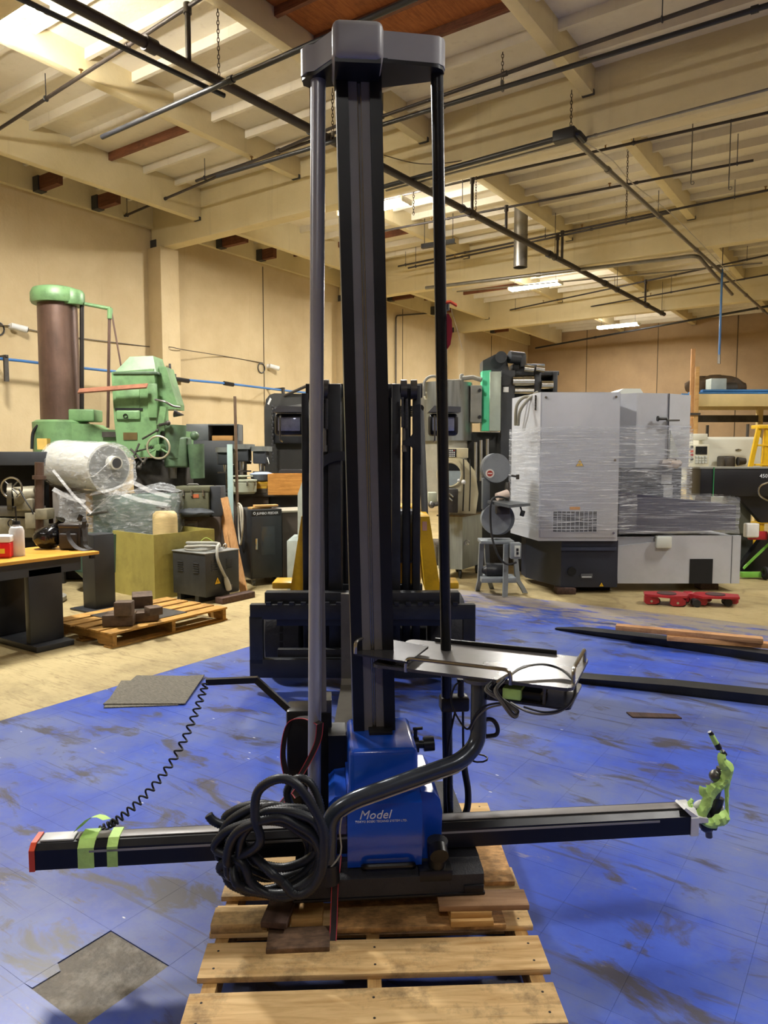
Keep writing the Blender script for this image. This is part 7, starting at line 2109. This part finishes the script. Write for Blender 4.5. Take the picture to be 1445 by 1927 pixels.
part(SP, 'green_panel', MB().prism([(s_(907, 760).x, s_(907, 760).y), (s_(920, 760).x, s_(907, 760).y - 0.08), (s_(922, 760).x, s_(907, 760).y - 0.08), (s_(921, 760).x, s_(907, 760).y + 0.2), (s_(907, 760).x, s_(907, 760).y + 0.2)], 'xy', s_(907, 811).z, s_(907, 698).z), mat('panel_green', '3fae80', 0.4, 0, 0.06, 3), 'bright green panel', None, 0)
part(SP, 'steel_panel', MB().fr(sp_, 921, 699, 943, 811, 10.68, 0.3, 0.004), mat('panel_greenish_steel', 'a3ada0', 0.35, 0.3, 0.12, 4))
part(SP, 'top_bracket', MB().fr(sp_, 865, 703, 873, 730, 10.75, 0.1, 0.02).tube([s_(870, 712, 10.75), s_(890, 710, 10.75), s_(906, 715, 10.7)], 0.035, 10), mat('pipe_grey', '77756c'))
MDK = mat('press_dark_grey', '35373a', 0.42, 0.2, 0.15, 4)
UP = part(SP, 'upper_frame', MB().prism([(s_(943, 700).x, s_(943, 860).z), (s_(962, 700).x, s_(962, 860).z), (s_(966, 800).x, s_(966, 790).z), (s_(968, 700).x, s_(968, 698).z), (s_(943, 700).x, s_(943, 698).z)], 'xz', -0.25, -0.15), MDK, 'dark upper frame', None, 0)
part(UP, 'label', MB().fr(sp_, 947, 728, 957, 738, 10.73, 0.01), WHT())
part(UP, 'pivot_disc', MB().cyl(s_(951, 716, 10.7), s_(951, 716, 10.9), 0.08, None, 20), MDK)
u0, u1 = s_(960, 760, 11.0), s_(1047, 700, 11.4)
part(UP, 'rear_frame', MB().lo((s_(943, 700).x, 0.35, s_(950, 770).z), (s_(1046, 700).x + 0.1, 0.5, s_(950, 700).z + 0.02), 0.01), MDK)
part(UP, 'cross_beam', MB().lo((s_(943, 700).x, -0.2, s_(950, 706).z), (s_(1046, 700).x + 0.05, 0.4, s_(950, 698).z), 0.01), MDK)
part(UP, 'cross_beam', MB().lo((s_(1005, 700).x, -0.22, s_(1000, 770).z), (s_(1018, 700).x, 0.4, s_(1000, 700).z), 0.01), MDK)
part(UP, 'end_frame', MB().lo((s_(1040, 700).x, -0.22, s_(1000, 770).z), (s_(1049, 700).x, 0.4, s_(1000, 700).z), 0.01), MDK)
for (xa, xb, y, rr) in ((964, 1004, 717, 0.07), (1018, 1040, 724, 0.06), (968, 1004, 735, 0.045)):
    part(UP, 'roller', MB().cyl(s_(xa, y, 10.75), s_(xb, y, 10.75), rr, None, 20), CHR())
tz0 = s_(950, 698).z
part(UP, 'gear_box', MB().lo((s_(967, 690).x, -0.1, tz0), (s_(1028, 690).x, 0.35, s_(980, 683).z), 0.01), MDK)
for (xa, xb) in ((986, 1004), (1008, 1024)):
    part(UP, 'roller', MB().cyl(s_(xa, 693, 10.7), s_(xb, 695, 10.7), 0.05, None, 18), CHR())
part(UP, 'gear_box', MB().prism([(s_(911, 690).x, tz0), (s_(911, 690).x, s_(911, 676).z), (s_(935, 668).x, s_(935, 664).z), (s_(955, 668).x, s_(955, 664).z), (s_(962, 690).x, tz0)], 'xz', -0.05, 0.3), MDK, None, None, 0)
part(UP, 'bearing', MB().cyl(s_(943, 672, 10.72), s_(943, 672, 10.95), 0.085, None, 22).cyl(s_(943, 672, 10.71), s_(943, 672, 10.75), 0.05, None, 16), mat('bearing_grey', '4e5154', 0.4, 0.4))
part(UP, 'motor', MB().cyl(s_(958, 672, 10.85), s_(985, 675, 10.9), 0.09, 0.09, 18).lo(s_(980, 690, 10.8), (s_(990, 690, 10.8).x, s_(980, 690, 10.8).y + 0.2, s_(985, 668, 10.8).z), 0.01), MDK)
part(SP, 'lower_frame', MB().lo((s_(860, 900).x, 0.0, 0.0), (s_(1000, 900).x, 0.5, s_(950, 812).z), 0.02), mat('press_black', '24231f'))
for x in (895, 905, 917):
    part(SP, 'guide_rod', MB().cyl(s_(x, 905, 10.75), s_(x, 826 + (x % 7), 10.75), 0.028, None, 12), CHR())
part(SP, 'base', MB().lo((s_(820, 900).x, -0.3, 0), (s_(1010, 900).x, 0.6, 0.3), 0.02), IRON)

# ---- far right: white machining centre, rack, ladder, black lift beam
wmf = Frame(5.6, 12.2, 0)
wmf.p = lambda px, py, d: wmf.I @ P(px, py, d - 0.75)
WC2 = thing('white_machining_centre', 'white machining centre with a control panel, far right under the rack', 'machine', wmf)
w_ = lambda x, y, d=12.6: wmf.p(x, y, d)
WPM = mat('machine_white', 'd2d2c4', 0.42, 0, 0.04, 2)
part(WC2, 'enclosure', MB().fr(wmf, 1318, 822, 1436, 900, 12.9, 1.2, 0.05), WPM)
part(WC2, 'lower_body', MB().lo((w_(1300, 900).x, 0.0, 0), (w_(1436, 900).x, 1.2, w_(1400, 900, 12.9).z), 0.02), mat('machine_grey_body', 'a9aca0', 0.45))
part(WC2, 'front_table', MB().fr(wmf, 1283, 905, 1330, 915, 12.3, 0.5, 0.01), WPM)
PNL = part(WC2, 'control_panel', MB().fr(wmf, 1296, 836, 1335, 912, 12.3, 0.25, 0.012), mat('panel_cream', 'cfccb6', 0.45), 'cream control panel')
part(PNL, 'screen', MB().fr(wmf, 1309, 840, 1331, 855, 12.29, 0.02), mat('screen_off', '1c2024', 0.15))
for i in range(4):
    for j in range(3):
        part(PNL, 'key_block', MB().fr(wmf, 1309 + i * 5.8, 858 + j * 5, 1313.5 + i * 5.8, 862 + j * 5, 12.285, 0.02, 0.002), LG2)
for y, m in ((841, BLKP()), (849, ORNG), (856, RED), (864, BLKP())):
    q = w_(1302, y, 12.28)
    part(PNL, 'button', MB().cyl((q.x, q.y - 0.01, q.z), (q.x, q.y + 0.03, q.z), 0.02, None, 10), m)
part(WC2, 'pendant_cable', MB().tube(spline([w_(1299, 888, 12.25), w_(1304, 898, 12.2), w_(1313, 896, 12.2), w_(1316, 890, 12.2)]), 0.035, 6), mat('blue_cable', '2b3550', 0.5))
part(WC2, 'chuck_unit', MB().fr(wmf, 1363, 858, 1385, 885, 12.5, 0.3, 0.03).cyl(w_(1388, 868, 12.5), w_(1402, 868, 12.5), 0.07, 0.05, 16), IRON)
part(WC2, 'top_box', MB().fr(wmf, 1300, 816, 1332, 828, 12.7, 0.3, 0.01), WPM)
q = w_(1384, 847, 12.89)
part(WC2, 'door_pull', MB().tube([q, q + Vector((0.04, -0.03, 0.01)), q + Vector((0.09, 0, 0))], 0.012, 6), CHR())
part(WC2, 'status_post', MB().fr(wmf, 1330, 800, 1334, 822, 13.0, 0.05), BLKP())
part(WC2, 'status_post', MB().fr(wmf, 1406, 798, 1410, 822, 13.2, 0.05), IRON)

rk = Frame(5.6, 14.2, 0)
RK = thing('storage_rack', 'tall cream painted rack carrying blue pipes, far right', 'rack', rk)
k_ = lambda x, y, d=13.6: rk.p(x, y, d)
CRM = mat('rack_cream', 'd3bd84', 0.5, 0, 0.08, 3)
zt3 = k_(1310, 742).z
for x in (1303, 1470, 1640):
    part(RK, 'post', MB().lo((k_(x, 800).x - 0.05, -0.65, 0), (k_(x, 800).x + 0.05, -0.55, zt3 + (0.4 if x == 1303 else 0)), 0.004), CRM)
    part(RK, 'post', MB().lo((k_(x, 800).x + 0.05, 0.35, 0), (k_(x, 800).x + 0.15, 0.45, zt3), 0.004), CRM)
part(RK, 'beam', MB().lo((k_(1300, 800).x, -0.68, k_(1310, 765).z), (k_(1645, 800).x, -0.6, zt3), 0.004), CRM)
part(RK, 'beam', MB().lo((k_(1300, 800).x, 0.4, k_(1310, 765).z), (k_(1645, 800).x, 0.48, zt3), 0.004), CRM)
part(RK, 'shelf_deck', MB().lo((k_(1300, 800).x, -0.6, zt3 - 0.03), (k_(1645, 800).x, 0.4, zt3), 0.002), wood('rack_ply', 'a98d58', '86693a', None, 0.7, 0))
part(RK, 'brace', MB().lo((k_(1300, 800).x, 0.35, k_(1310, 790).z), (k_(1645, 800).x, 0.38, k_(1310, 776).z)), IRON)
part(RK, 'clip', MB().fr(rk, 1298, 777, 1318, 781, 13.4, 0.1), IRON)
def on_rack(a_dx, lab):
    pass
zr = zt3 + 0.001
BLP = mat('blue_pipe', '3f7fbf', 0.4, 0, 0.15, 8)
for i in range(9):
    y0 = -0.5 + (i % 5) * 0.11
    zz_ = zr + 0.026 + (i // 5) * 0.052
    x0 = k_(1300 + 14 * (i % 3) + (30 if i > 5 else 0), 740).x
    f_ = Frame(xy=tuple((rk.M @ Vector((0, y0 + (0.05 if i >= 5 else 0), 0))).xy), rot=0, z=zz_)
    solo('blue_pipe', ('front blue pipe of the lower layer on the rack', 'second blue pipe of the lower layer on the rack', 'third blue pipe of the lower layer on the rack', 'fourth blue pipe of the lower layer on the rack', 'rear blue pipe of the lower layer on the rack', 'front blue pipe of the upper layer on the rack', 'second blue pipe of the upper layer on the rack', 'third blue pipe of the upper layer on the rack', 'rear blue pipe of the upper layer on the rack')[i], 'pipe', f_,
         MB().cyl((x0, 0, 0), (k_(1640, 740).x, 0, 0), 0.025, None, 10), BLP, 'blue pipes on the rack')
bxf = Frame(xy=tuple((rk.M @ Vector((0, 0.15, 0))).xy), rot=0, z=zr)
bx = lambda x: k_(x, 740, 14.4).x
BXT = thing('grey_motor_box', 'pale grey box with a motor on the rack behind the blue pipes', 'box', bxf)
part(BXT, 'box', MB().lo((bx(1331), -0.1, 0.0), (bx(1360), 0.15, 0.36), 0.01), mat('pale_grey_green', 'a9b3ad'))
part(BXT, 'motor', MB().cyl((bx(1360), 0.05, 0.17), (bx(1382), 0.05, 0.17), 0.13, None, 18), IRON)
tpf = Frame(xy=tuple((rk.M @ Vector((0, 0.36, 0))).xy), rot=0, z=zr)
tm = crumple(MB().sph((bx(1358), 0.12, 0.22), (0.62, 0.1, 0.25), 22, 12), 0.02, 15)
tm.v = [(x, y, max(0.0, z)) for x, y, z in tm.v]
solo('brown_tarpaulin', 'brown tarpaulin bundle lying on top of the rack', 'tarpaulin', tpf, tm, mat('brown_tarp', '4a3820', 0.6, 0, 0.3, 8), smooth=60)
for lab, x, ytop in (('tall orange-brown plank standing at the left end of the rack', 1297, 656), ('short pale plank standing at the left end of the rack', 1306, 690)):
    f_ = Frame((x - 722.5) / FPX * 13.45, 13.45, 0)
    solo('standing_plank', lab, 'plank', f_, MB().lo((-0.035, 0, 0), (0.035, 0.04, f_.p(x, ytop, 13.45).z), 0.003), wood('leaning_lumber', 'c99a66', 'a97645') if x < 1300 else LTW, 'planks by the rack')
# yellow ladder
lf2 = Frame(6.0, 11.3, 0)
LD = thing('yellow_ladder', 'yellow step ladder at the right picture edge', 'ladder', lf2)
YL = mat('ladder_yellow', 'e0b41e', 0.4)
l_ = lambda x, y, d=11.3: lf2.p(x, y, d)
ztl = l_(1435, 803).z
for xa, xb, yy in ((1428, 1412, 0.0), (1444, 1440, 0.02), (1462, 1478, 0.0), (1452, 1460, 0.5)):
    part(LD, 'rail', MB().ribbon([(l_(xa, 810).x, yy * 0.3, ztl), (l_(xb, 810).x - (0.25 if xa < 1440 else 0), yy, 0.0)], (0.075, 0.02, 0), 0.03), YL)
part(LD, 'top_cap', MB().lo((l_(1426, 803).x, -0.05, ztl - 0.03), (l_(1466, 803).x, 0.22, ztl + 0.03), 0.01), YL)
for i in range(6):
    part(LD, 'step', MB().lo((l_(1426, 803).x - 0.03 * i, -0.03, ztl - 0.3 * (i + 1)), (l_(1466, 803).x + 0.02 * i, 0.06, ztl - 0.3 * (i + 1) + 0.03), 0.004), YL)
# black lift beam with "450"
lb_ = Frame(4.9, 9.8, 0)
LB = thing('lift_beam', 'black beam machine marked 450 with slanted legs at the right edge', 'lift', lb_)
BMB = mat('lift_black', '14151b', 0.4, 0, 0.1, 4)
lq = lambda x, y, d=9.7: lb_.p(x, y, d)
BMP = part(LB, 'beam', MB().fr(lb_, 1317, 881, 1560, 934, 9.7, 0.45, 0.008), BMB, 'black beam')
part(BMP, 'top_edge', MB().fr(lb_, 1317, 879, 1560, 882, 9.69, 0.46), mat('grey_edge', '8f9088', 0.4))
part(BMP, 'green_strap', MB().fr(lb_, 1341, 879, 1344.5, 935, 9.685, 0.02), mat('green_strap', '2f8a50', 0.5))
tq = lq(1429, 899, 9.69)
text(BMP, 'lettering', '450', 0.072, WTX, (tq.x - 0.0, tq.y - 0.002, tq.z), (90, 0, 0), 0.0, 0.001)
part(LB, 'slanted_leg', MB().prism([(lq(1395, 934).x, lq(1395, 934).z), (lq(1470, 934).x, lq(1470, 934).z), (lq(1500, 985).x, lq(1500, 985).z), (lq(1440, 985).x, lq(1440, 985).z)], 'xz', 0.0, 0.1), BMB, None, None, 0)
part(LB, 'slanted_leg', MB().prism([(lq(1393, 1085).x, 0.05), (lq(1445, 1020).x, lq(1400, 1008).z), (lq(1520, 1000).x, lq(1400, 995).z), (lq(1540, 1030).x, lq(1400, 1020).z), (lq(1440, 1085).x, 0.06)], 'xz', 0.0, 0.1), BMB, None, None, 0)
part(LB, 'hydraulic_unit', MB().fr(lb_, 1365, 935, 1415, 1005, 10.0, 0.5, 0.02), mat('unit_grey', '7d8178', 0.45))
part(LB, 'unit_base', MB().lo((lq(1365, 1000, 10.0).x, 0.22, 0), (lq(1420, 1000, 10.0).x, 0.8, lq(1365, 1003, 10.0).z), 0.02), mat('unit_dark', '4a4e48', 0.5))
part(LB, 'hose_loop', MB().tube(spline([lq(1445, 908, 9.6), lq(1430, 915, 9.6), lq(1428, 930, 9.6), lq(1445, 942, 9.6), lq(1470, 945, 9.6)]), 0.012, 6), CHR())
GLM = mat('lime_green_paint', '79b84a', 0.4)
gg = G(1396, 1090)
glf = Frame(xy=(gg.x, gg.y), rot=0)
GL = thing('lime_jack', 'lime green jack frame with a black wheel under the black beam', 'jack', glf)
part(GL, 'foot_bar', MB().lo((0.0, 0.0, 0.02), (0.5, 0.08, 0.09), 0.006), GLM)
part(GL, 'diagonal', MB().ribbon([glf.p(1400, 1068, 9.6), glf.p(1445, 1025, 9.6), glf.p(1470, 1005, 9.6)], (0.03, 0.02, 0.03), 0.03), GLM)
part(GL, 'wheel', MB().torus((0.28, -0.05, 0.09), 0.06, 0.03, 'x', 18, 8), RUB())
part(GL, 'post', MB().lo((0.38, 0.0, 0.09), (0.46, 0.08, 0.9), 0.01), GLM)
wrf = Frame(4.95, 9.55, 0, z=0)
WR = thing('white_cover', 'white plastic guard with red back hanging on the black slanted leg', 'guard', Frame(4.95, 9.55, 0))
part(WR, 'shell', MB().fr(wrf, 1404, 985, 1430, 1012, 9.5, 0.1, 0.02), WHT())
part(WR, 'red_back', MB().fr(wrf, 1410, 1000, 1445, 1016, 9.58, 0.06, 0.01), RED)
# stuff between the wrapped machine and the far machine
for x0, y0, x1, y1, d, lab, m in ((1290, 918, 1320, 950, 11.4, 'cream angle frame behind the wrapped machine', CRM), (1320, 925, 1362, 950, 11.6, 'heap of grey castings behind the wrapped machine', IRON)):
    f_ = Frame(((x0 + x1) / 2 - 722.5) / FPX * d, d, 0)
    a__, b__ = f_.p(x0, y1, d), f_.p(x1, y0, d)
    mb = MB().lo((a__.x, 0, 0), (b__.x, 0.4, a__.z), 0.02)
    mb.prism([(a__.x, a__.z - 0.01), (b__.x, a__.z - 0.01), (b__.x - 0.1, a__.z + 0.06), (a__.x + 0.05, b__.z)], 'xz', 0.05, 0.3)
    solo('parts_stand', lab, 'stand', f_, mb, m, smooth=0)
# ================================================================== UNDER THE ROOF: pipes, conduits, chains
PIPM = mat('sprinkler_pipe', '3a3432', 0.5, 0.3, 0.2, 6)
PIPG = mat('galvanised_conduit', '83807a', 0.35, 0.7, 0.15, 6)
CHM = mat('chain_rusty', '4a3c30', 0.55, 0.5)
def axis_run(axis, x0, y0, x1, y1, z):
    """two points of a level run at height z; returns both ends"""
    a, b = G(x0, y0, z), G(x1, y1, z)
    return a, b
FIT_SEEN = 0
def pipe_run(label, axis, pix, z, r, m, ext0=0.0, ext1=0.0, hang=2.5, fittings=3.0, name='ceiling_pipe', group='pipes under the roof'):
    a, b = axis_run(axis, *pix, z)
    u = (b - a).normalized()
    a, b = a - u * ext0, b + u * ext1
    fr = Frame(xy=(a.x, a.y), build=True, z=z)
    L_ = (b - a).length
    t = thing(name, label, 'pipe', fr, group)
    part(t, 'pipe', MB().cyl((0, 0, 0), b - a, r, None, 12), m)
    if fittings:
        n = max(1, int(L_ / fittings))
        for i in range(n):
            p = u * (L_ * (i + 0.5) / n)
            part(t, 'coupling', MB().cyl(p - u * r * 1.2, p + u * r * 1.2, r * 1.35, None, 12), m)
    if hang:
        n = max(1, int(L_ / hang))
        for i in range(n + 1):
            p = u * (0.2 + (L_ - 0.4) * i / max(1, n))
            part(t, 'hanger_rod', MB().cyl(p, p + Vector((0, 0, DECK - 0.1 - z)), 0.006, None, 5), HANGER)
            part(t, 'hanger_ring', MB().torus(p, r + 0.008, 0.007, 'y' if axis == 'y' else 'x', 14, 5), HANGER)
    return t, a, b
MAIN, ma, mb_ = pipe_run('thick dark sprinkler main crossing the whole roof from top left', 'y', (320, 105, 1073, 499), 5.22, 0.048, PIPM, 1.6, 6.0, 3.0, 2.4)
# branch lines with a riser to the main, all along x, at the heights seen
branches = [
    ('sprinkler branch rising to the top edge left of the mast', (180, 125, 365, 5), 5.72, 0.02, 4.5, 0.6),
    ('sprinkler branch passing high behind the grey head cover', (722, 218, 1350, 0), 5.72, 0.021, 3.5, 3.0),
    ('sprinkler branch with a bent end left of the mast, near the wall', (245, 402, 560, 268), 5.72, 0.020, 0.3, 1.0),
    ('sprinkler branch crossing behind the black post at mid height', (735, 372, 1445, 212), 5.72, 0.019, 0.8, 3.0),
    ('sprinkler branch just under the second girder', (745, 430, 1270, 330), 5.60, 0.018, 0.5, 1.0),
    ('sprinkler branch in the third bay beside the duct', (770, 497, 1445, 358), 5.72, 0.019, 0.3, 3.0),
    ('thin branch ending in the third bay right of the black post', (775, 503, 1130, 428), 5.60, 0.018, 0.1, 1.2),
    ('sprinkler branch in the fourth bay above the far lamp', (985, 578, 1445, 480), 5.72, 0.019, 0.5, 3.0),
    ('lower branch in the fourth bay above the far lamp', (985, 600, 1400, 525), 5.60, 0.018, 0.2, 3.0),
]
for lab, pix, z, r, e0, e1 in branches:
    t, a, b = pipe_run(lab, 'x', pix, z, r, PIPM, e0, e1, 3.2, 2.6)
    # sprinkler heads standing on the branch
    L_ = (b - a).length
    for i in range(max(1, int(L_ / 3.0))):
        p = (b - a).normalized() * (1.2 + i * 3.0)
        if p.length < L_:
            part(t, 'sprinkler_head', MB().cyl(p, p + Vector((0, 0, 0.06)), 0.012, 0.008, 8).cyl(p + Vector((0, 0, 0.06)), p + Vector((0, 0, 0.066)), 0.025, None, 10), mat('brass', '8a6a3a', 0.35, 0.8))
    # riser nipple down to the main where they cross
    mx_ = ma.x + (mb_.x - ma.x) * (a.y - ma.y) / (mb_.y - ma.y)
    if a.x - 0.2 < mx_ < b.x + 0.2 and ma.y < a.y < mb_.y:
        q = (b - a) * ((mx_ - a.x) / (b.x - a.x))
        part(t, 'riser', MB().cyl(q + Vector((0, 0, 0)), q + Vector((0, 0, 5.22 - z)), r * 1.3, None, 10).cyl(q + Vector((0, 0, 0.03)), q + Vector((0, 0, -0.06)), r * 1.9, None, 12), PIPM)
# electrical conduits hung on chains
pipe_run('black conduit parallel to the sprinkler main, top left', 'y', (85, 20, 422, 180), 5.18, 0.024, BLK(), 1.0, 0.0, 0, 0, group='conduits under the roof')
pipe_run('dark conduit crossing the main, hanging free at its left end', 'x', (192, 258, 565, 92), 5.12, 0.026, BLK(), 0.0, 1.2, 0, 4.0, group='conduits under the roof')
pipe_run('short conduit ending left of the grey post', 'x', (408, 332, 640, 262), 5.15, 0.024, BLK(), 0.0, 0.3, 0, 0, group='conduits under the roof')
pipe_run('conduit running from the head cover up to the top right corner', 'x', (722, 234, 1445, 10), 5.60, 0.026, BLK(), 0.8, 1.5, 0, 2.4, group='conduits under the roof')
pipe_run('dark conduit under the near girder ending at a black junction box', 'x', (735, 348, 1058, 258), 5.26, 0.032, BLK(), 0.4, 0.0, 0, 0, group='conduits under the roof')
pipe_run('pale thin conduit fixed along the near girder', 'x', (760, 350, 1445, 168), 5.28, 0.014, PIPG, 0.3, 1.2, 0, 3.0, group='conduits under the roof')
pipe_run('steel conduit running from the junction box to the far right', 'y', (1080, 262, 1445, 592), 5.24, 0.030, PIPG, 0.0, 0.5, 0, 2.0, group='conduits under the roof')
t, a, b = pipe_run('bright conduit leading along the third bay to a bend', 'x', (900, 530, 1262, 487), 5.22, 0.035, PIPG, 1.2, 0.0, 0, 3.0, group='conduits under the roof')
part(t, 'bend', MB().tube(fillet([(b - a), (b - a) + Vector((0.45, 0.0, 0)), (b - a) + Vector((0.45, 3.6, -0.05))], 0.35, 8), 0.035, 10), PIPG)
pipe_run('thin conduit under the second girder, far bay', 'x', (900, 545, 1380, 500), 5.30, 0.014, PIPG, 0.5, 0.5, 0, 0, group='conduits under the roof')
pipe_run('black pipe along the top of the far wall', 'x', (1008, 655, 1230, 615), 5.45, 0.03, BLK(), 0.0, 6.0, 0, 4.0, group='conduits under the roof')
# conduit drop on the left wall
q = wallpt(745, 592, 0.05)
solo('wall_conduit', 'thin dark conduit bending down the left wall behind the forklift', 'conduit', wl0, MB().tube(fillet([wallpt(860, 585, 0.05), wallpt(745, 594, 0.05), Vector((0.05, q.y, 1.0))], 0.1), 0.02, 8), IRON)
# junction box
jb = G(1065, 256, 5.26)
JB = thing('junction_box', 'black junction box where two conduits meet below the girder', 'junction box', Frame(xy=(jb.x, jb.y), build=True, z=5.20))
part(JB, 'box', MB().lo((-0.14, -0.07, 0), (0.12, 0.07, 0.13), 0.015), BLK())
part(JB, 'elbow', MB().tube(fillet([(0.05, 0, 0.06), (0.14, 0.0, 0.06), (0.14, 0.2, 0.05)], 0.08), 0.04, 10), BLK())
# chains: alternate links one by one
LNK = MB().tube([(0.011 * math.cos(t), 0, 0.024 * math.sin(t)) for t in [2 * math.pi * i / 10 for i in range(10)]], 0.0045, 5, closed=True).mesh('chain_link')
LNK.materials.append(CHM)
def chain(label, px, py0, py1, z_top=None, z_bot=None, clamp=True):
    """hangs straight; z_bot from the lower picture point"""
    g_ = G(px, py1, z_bot)
    d_ = (g_ - Vector((CAMX, CAMY, 0))).dot(Vector((FX, FY, 0)))
    zt_ = P(px, py0, d_).z
    zt_ = min(zt_, DECK - 0.02)
    f_ = Frame(xy=(g_.x, g_.y), build=True, z=z_bot)
    t = thing('hanging_chain', label, 'chain', f_, 'chains under the roof')
    n = int((zt_ - z_bot) / 0.039)
    for i in range(n):
        o = link('chain_link', LNK, None, t)
        o.location = (0, 0, 0.024 + i * 0.039)
        o.rotation_euler = (0, 0, (i % 2) * math.pi / 2 + 0.6)
    if clamp:
        part(t, 'clamp', MB().torus((0, 0, 0.0), 0.034, 0.008, 'x', 14, 6).lo((-0.015, -0.02, 0.03), (0.015, 0.02, 0.08), 0.004), PIPG)
chain('rusty chain holding the crossing conduits left of the mast', 412, 5, 160, z_bot=5.17)
chain('short chain between grey post and mast', 626, 165, 262, z_bot=5.20)
chain('rusty chain hanging beside the top right of the black post', 945, 40, 166, z_bot=5.62)
chain('chain above the black junction box', 1074, 165, 250, z_bot=5.35)
chain('long chain hanging loose at the right, crossing the steel conduit', 1178, 245, 422, z_bot=5.0, clamp=False)
chain('pale chain hanging just left of the black post', 778, 240, 405, z_bot=5.0, clamp=False)
chain('short chain behind the black post near the duct', 895, 320, 415, z_bot=5.1, clamp=False)
# conduit clamps at the top edge
# round sheet-metal duct
dg = G(979, 503, 4.95)
DCT = thing('round_duct', 'short round sheet metal duct hanging from the roof', 'duct', Frame(xy=(dg.x, dg.y), build=True, z=4.95))
part(DCT, 'duct', MB().cyl((0, 0, 0), (0, 0, DECK - 4.96), 0.12, None, 28, caps=False).cyl((0, 0, 0), (0, 0, DECK - 4.96), 0.116, None, 28, caps=False), PIPG)
part(DCT, 'rim', MB().torus((0, 0, 0.0), 0.12, 0.006, 'z', 28, 6), PIPG)
part(DCT, 'seam', MB().torus((0, 0, 0.55), 0.122, 0.004, 'z', 28, 6), PIPG)
# blue hanging air drop
ag = G(1353, 675, 3.55)
AD = thing('air_drop', 'blue air hose drop hanging straight down at the right', 'hose', Frame(xy=(ag.x, ag.y), build=True, z=3.55))
part(AD, 'hose', MB().cyl((0, 0, 0.0), (0, 0, 5.29 - 3.55), 0.022, None, 8), blue_hose)
part(AD, 'support_rod', MB().cyl((0, 0, 5.28 - 3.55), (0, 0, DECK - 3.55), 0.008, None, 6), HANGER)
part(AD, 'coupler', MB().cyl((0, 0, -0.1), (0, 0, 0.08), 0.03, None, 8), PIPG)
# angle bar wedged under the roof behind the black post
abf = G(825, 463, 5.55)
solo('angle_bar', 'short dark steel angle bar under the roof right behind the black post', 'bar', Frame(xy=(abf.x, abf.y), build=True, z=5.55, rot=4), MB().prism([(-0.04, 0.0), (0.04, 0.0), (0.04, 0.012), (-0.028, 0.012), (-0.028, 0.08), (-0.04, 0.08)], 'yz', -0.35, 0.35).lo((-0.3, -0.004, 0.01), (-0.29, 0.004, DECK - 5.55)).lo((0.29, -0.004, 0.01), (0.3, 0.004, DECK - 5.55)), BLK(), smooth=0)
# hanging rods
for lab, px, py0, py1 in (('single steel rod hanging in the third bay right', 1371, 238, 355), ('thin rod with a hook hanging left of the other in the third bay', 1300, 255, 345)):
    g_ = G(px, py1, 5.2)
    f_ = Frame(xy=(g_.x, g_.y), build=True, z=5.2)
    RDH = thing('hanging_rod', lab, 'rod', f_, 'rods under the roof')
    part(RDH, 'rod', MB().cyl((0, 0, 0), (0, 0, DECK - 5.2), 0.008, None, 6), STL())
    part(RDH, 'hook', MB().torus((0.02, 0, 0.0), 0.02, 0.005, 'y', 12, 5), STL())
# loose wires draped along the near conduit
solo('loose_wire', 'thin wires sagging along the steel conduit at the right', 'wire', B0, MB().tube(spline([G(1090, 262, 5.25), G(1150, 300, 5.25), G(1190, 345, 5.24), G(1260, 400, 5.25), G(1330, 470, 5.24), G(1400, 545, 5.25)], 6), 0.007, 5), mat('white_wire', 'b9b09c', 0.5))
solo('loose_wire', 'thin dark wire sagging across the near girder right of the mast', 'wire', B0, MB().tube(spline([G(722, 292, 5.5), G(790, 308, 5.45), G(870, 302, 5.45), G(1040, 265, 5.45)], 6), 0.006, 5), CHM)
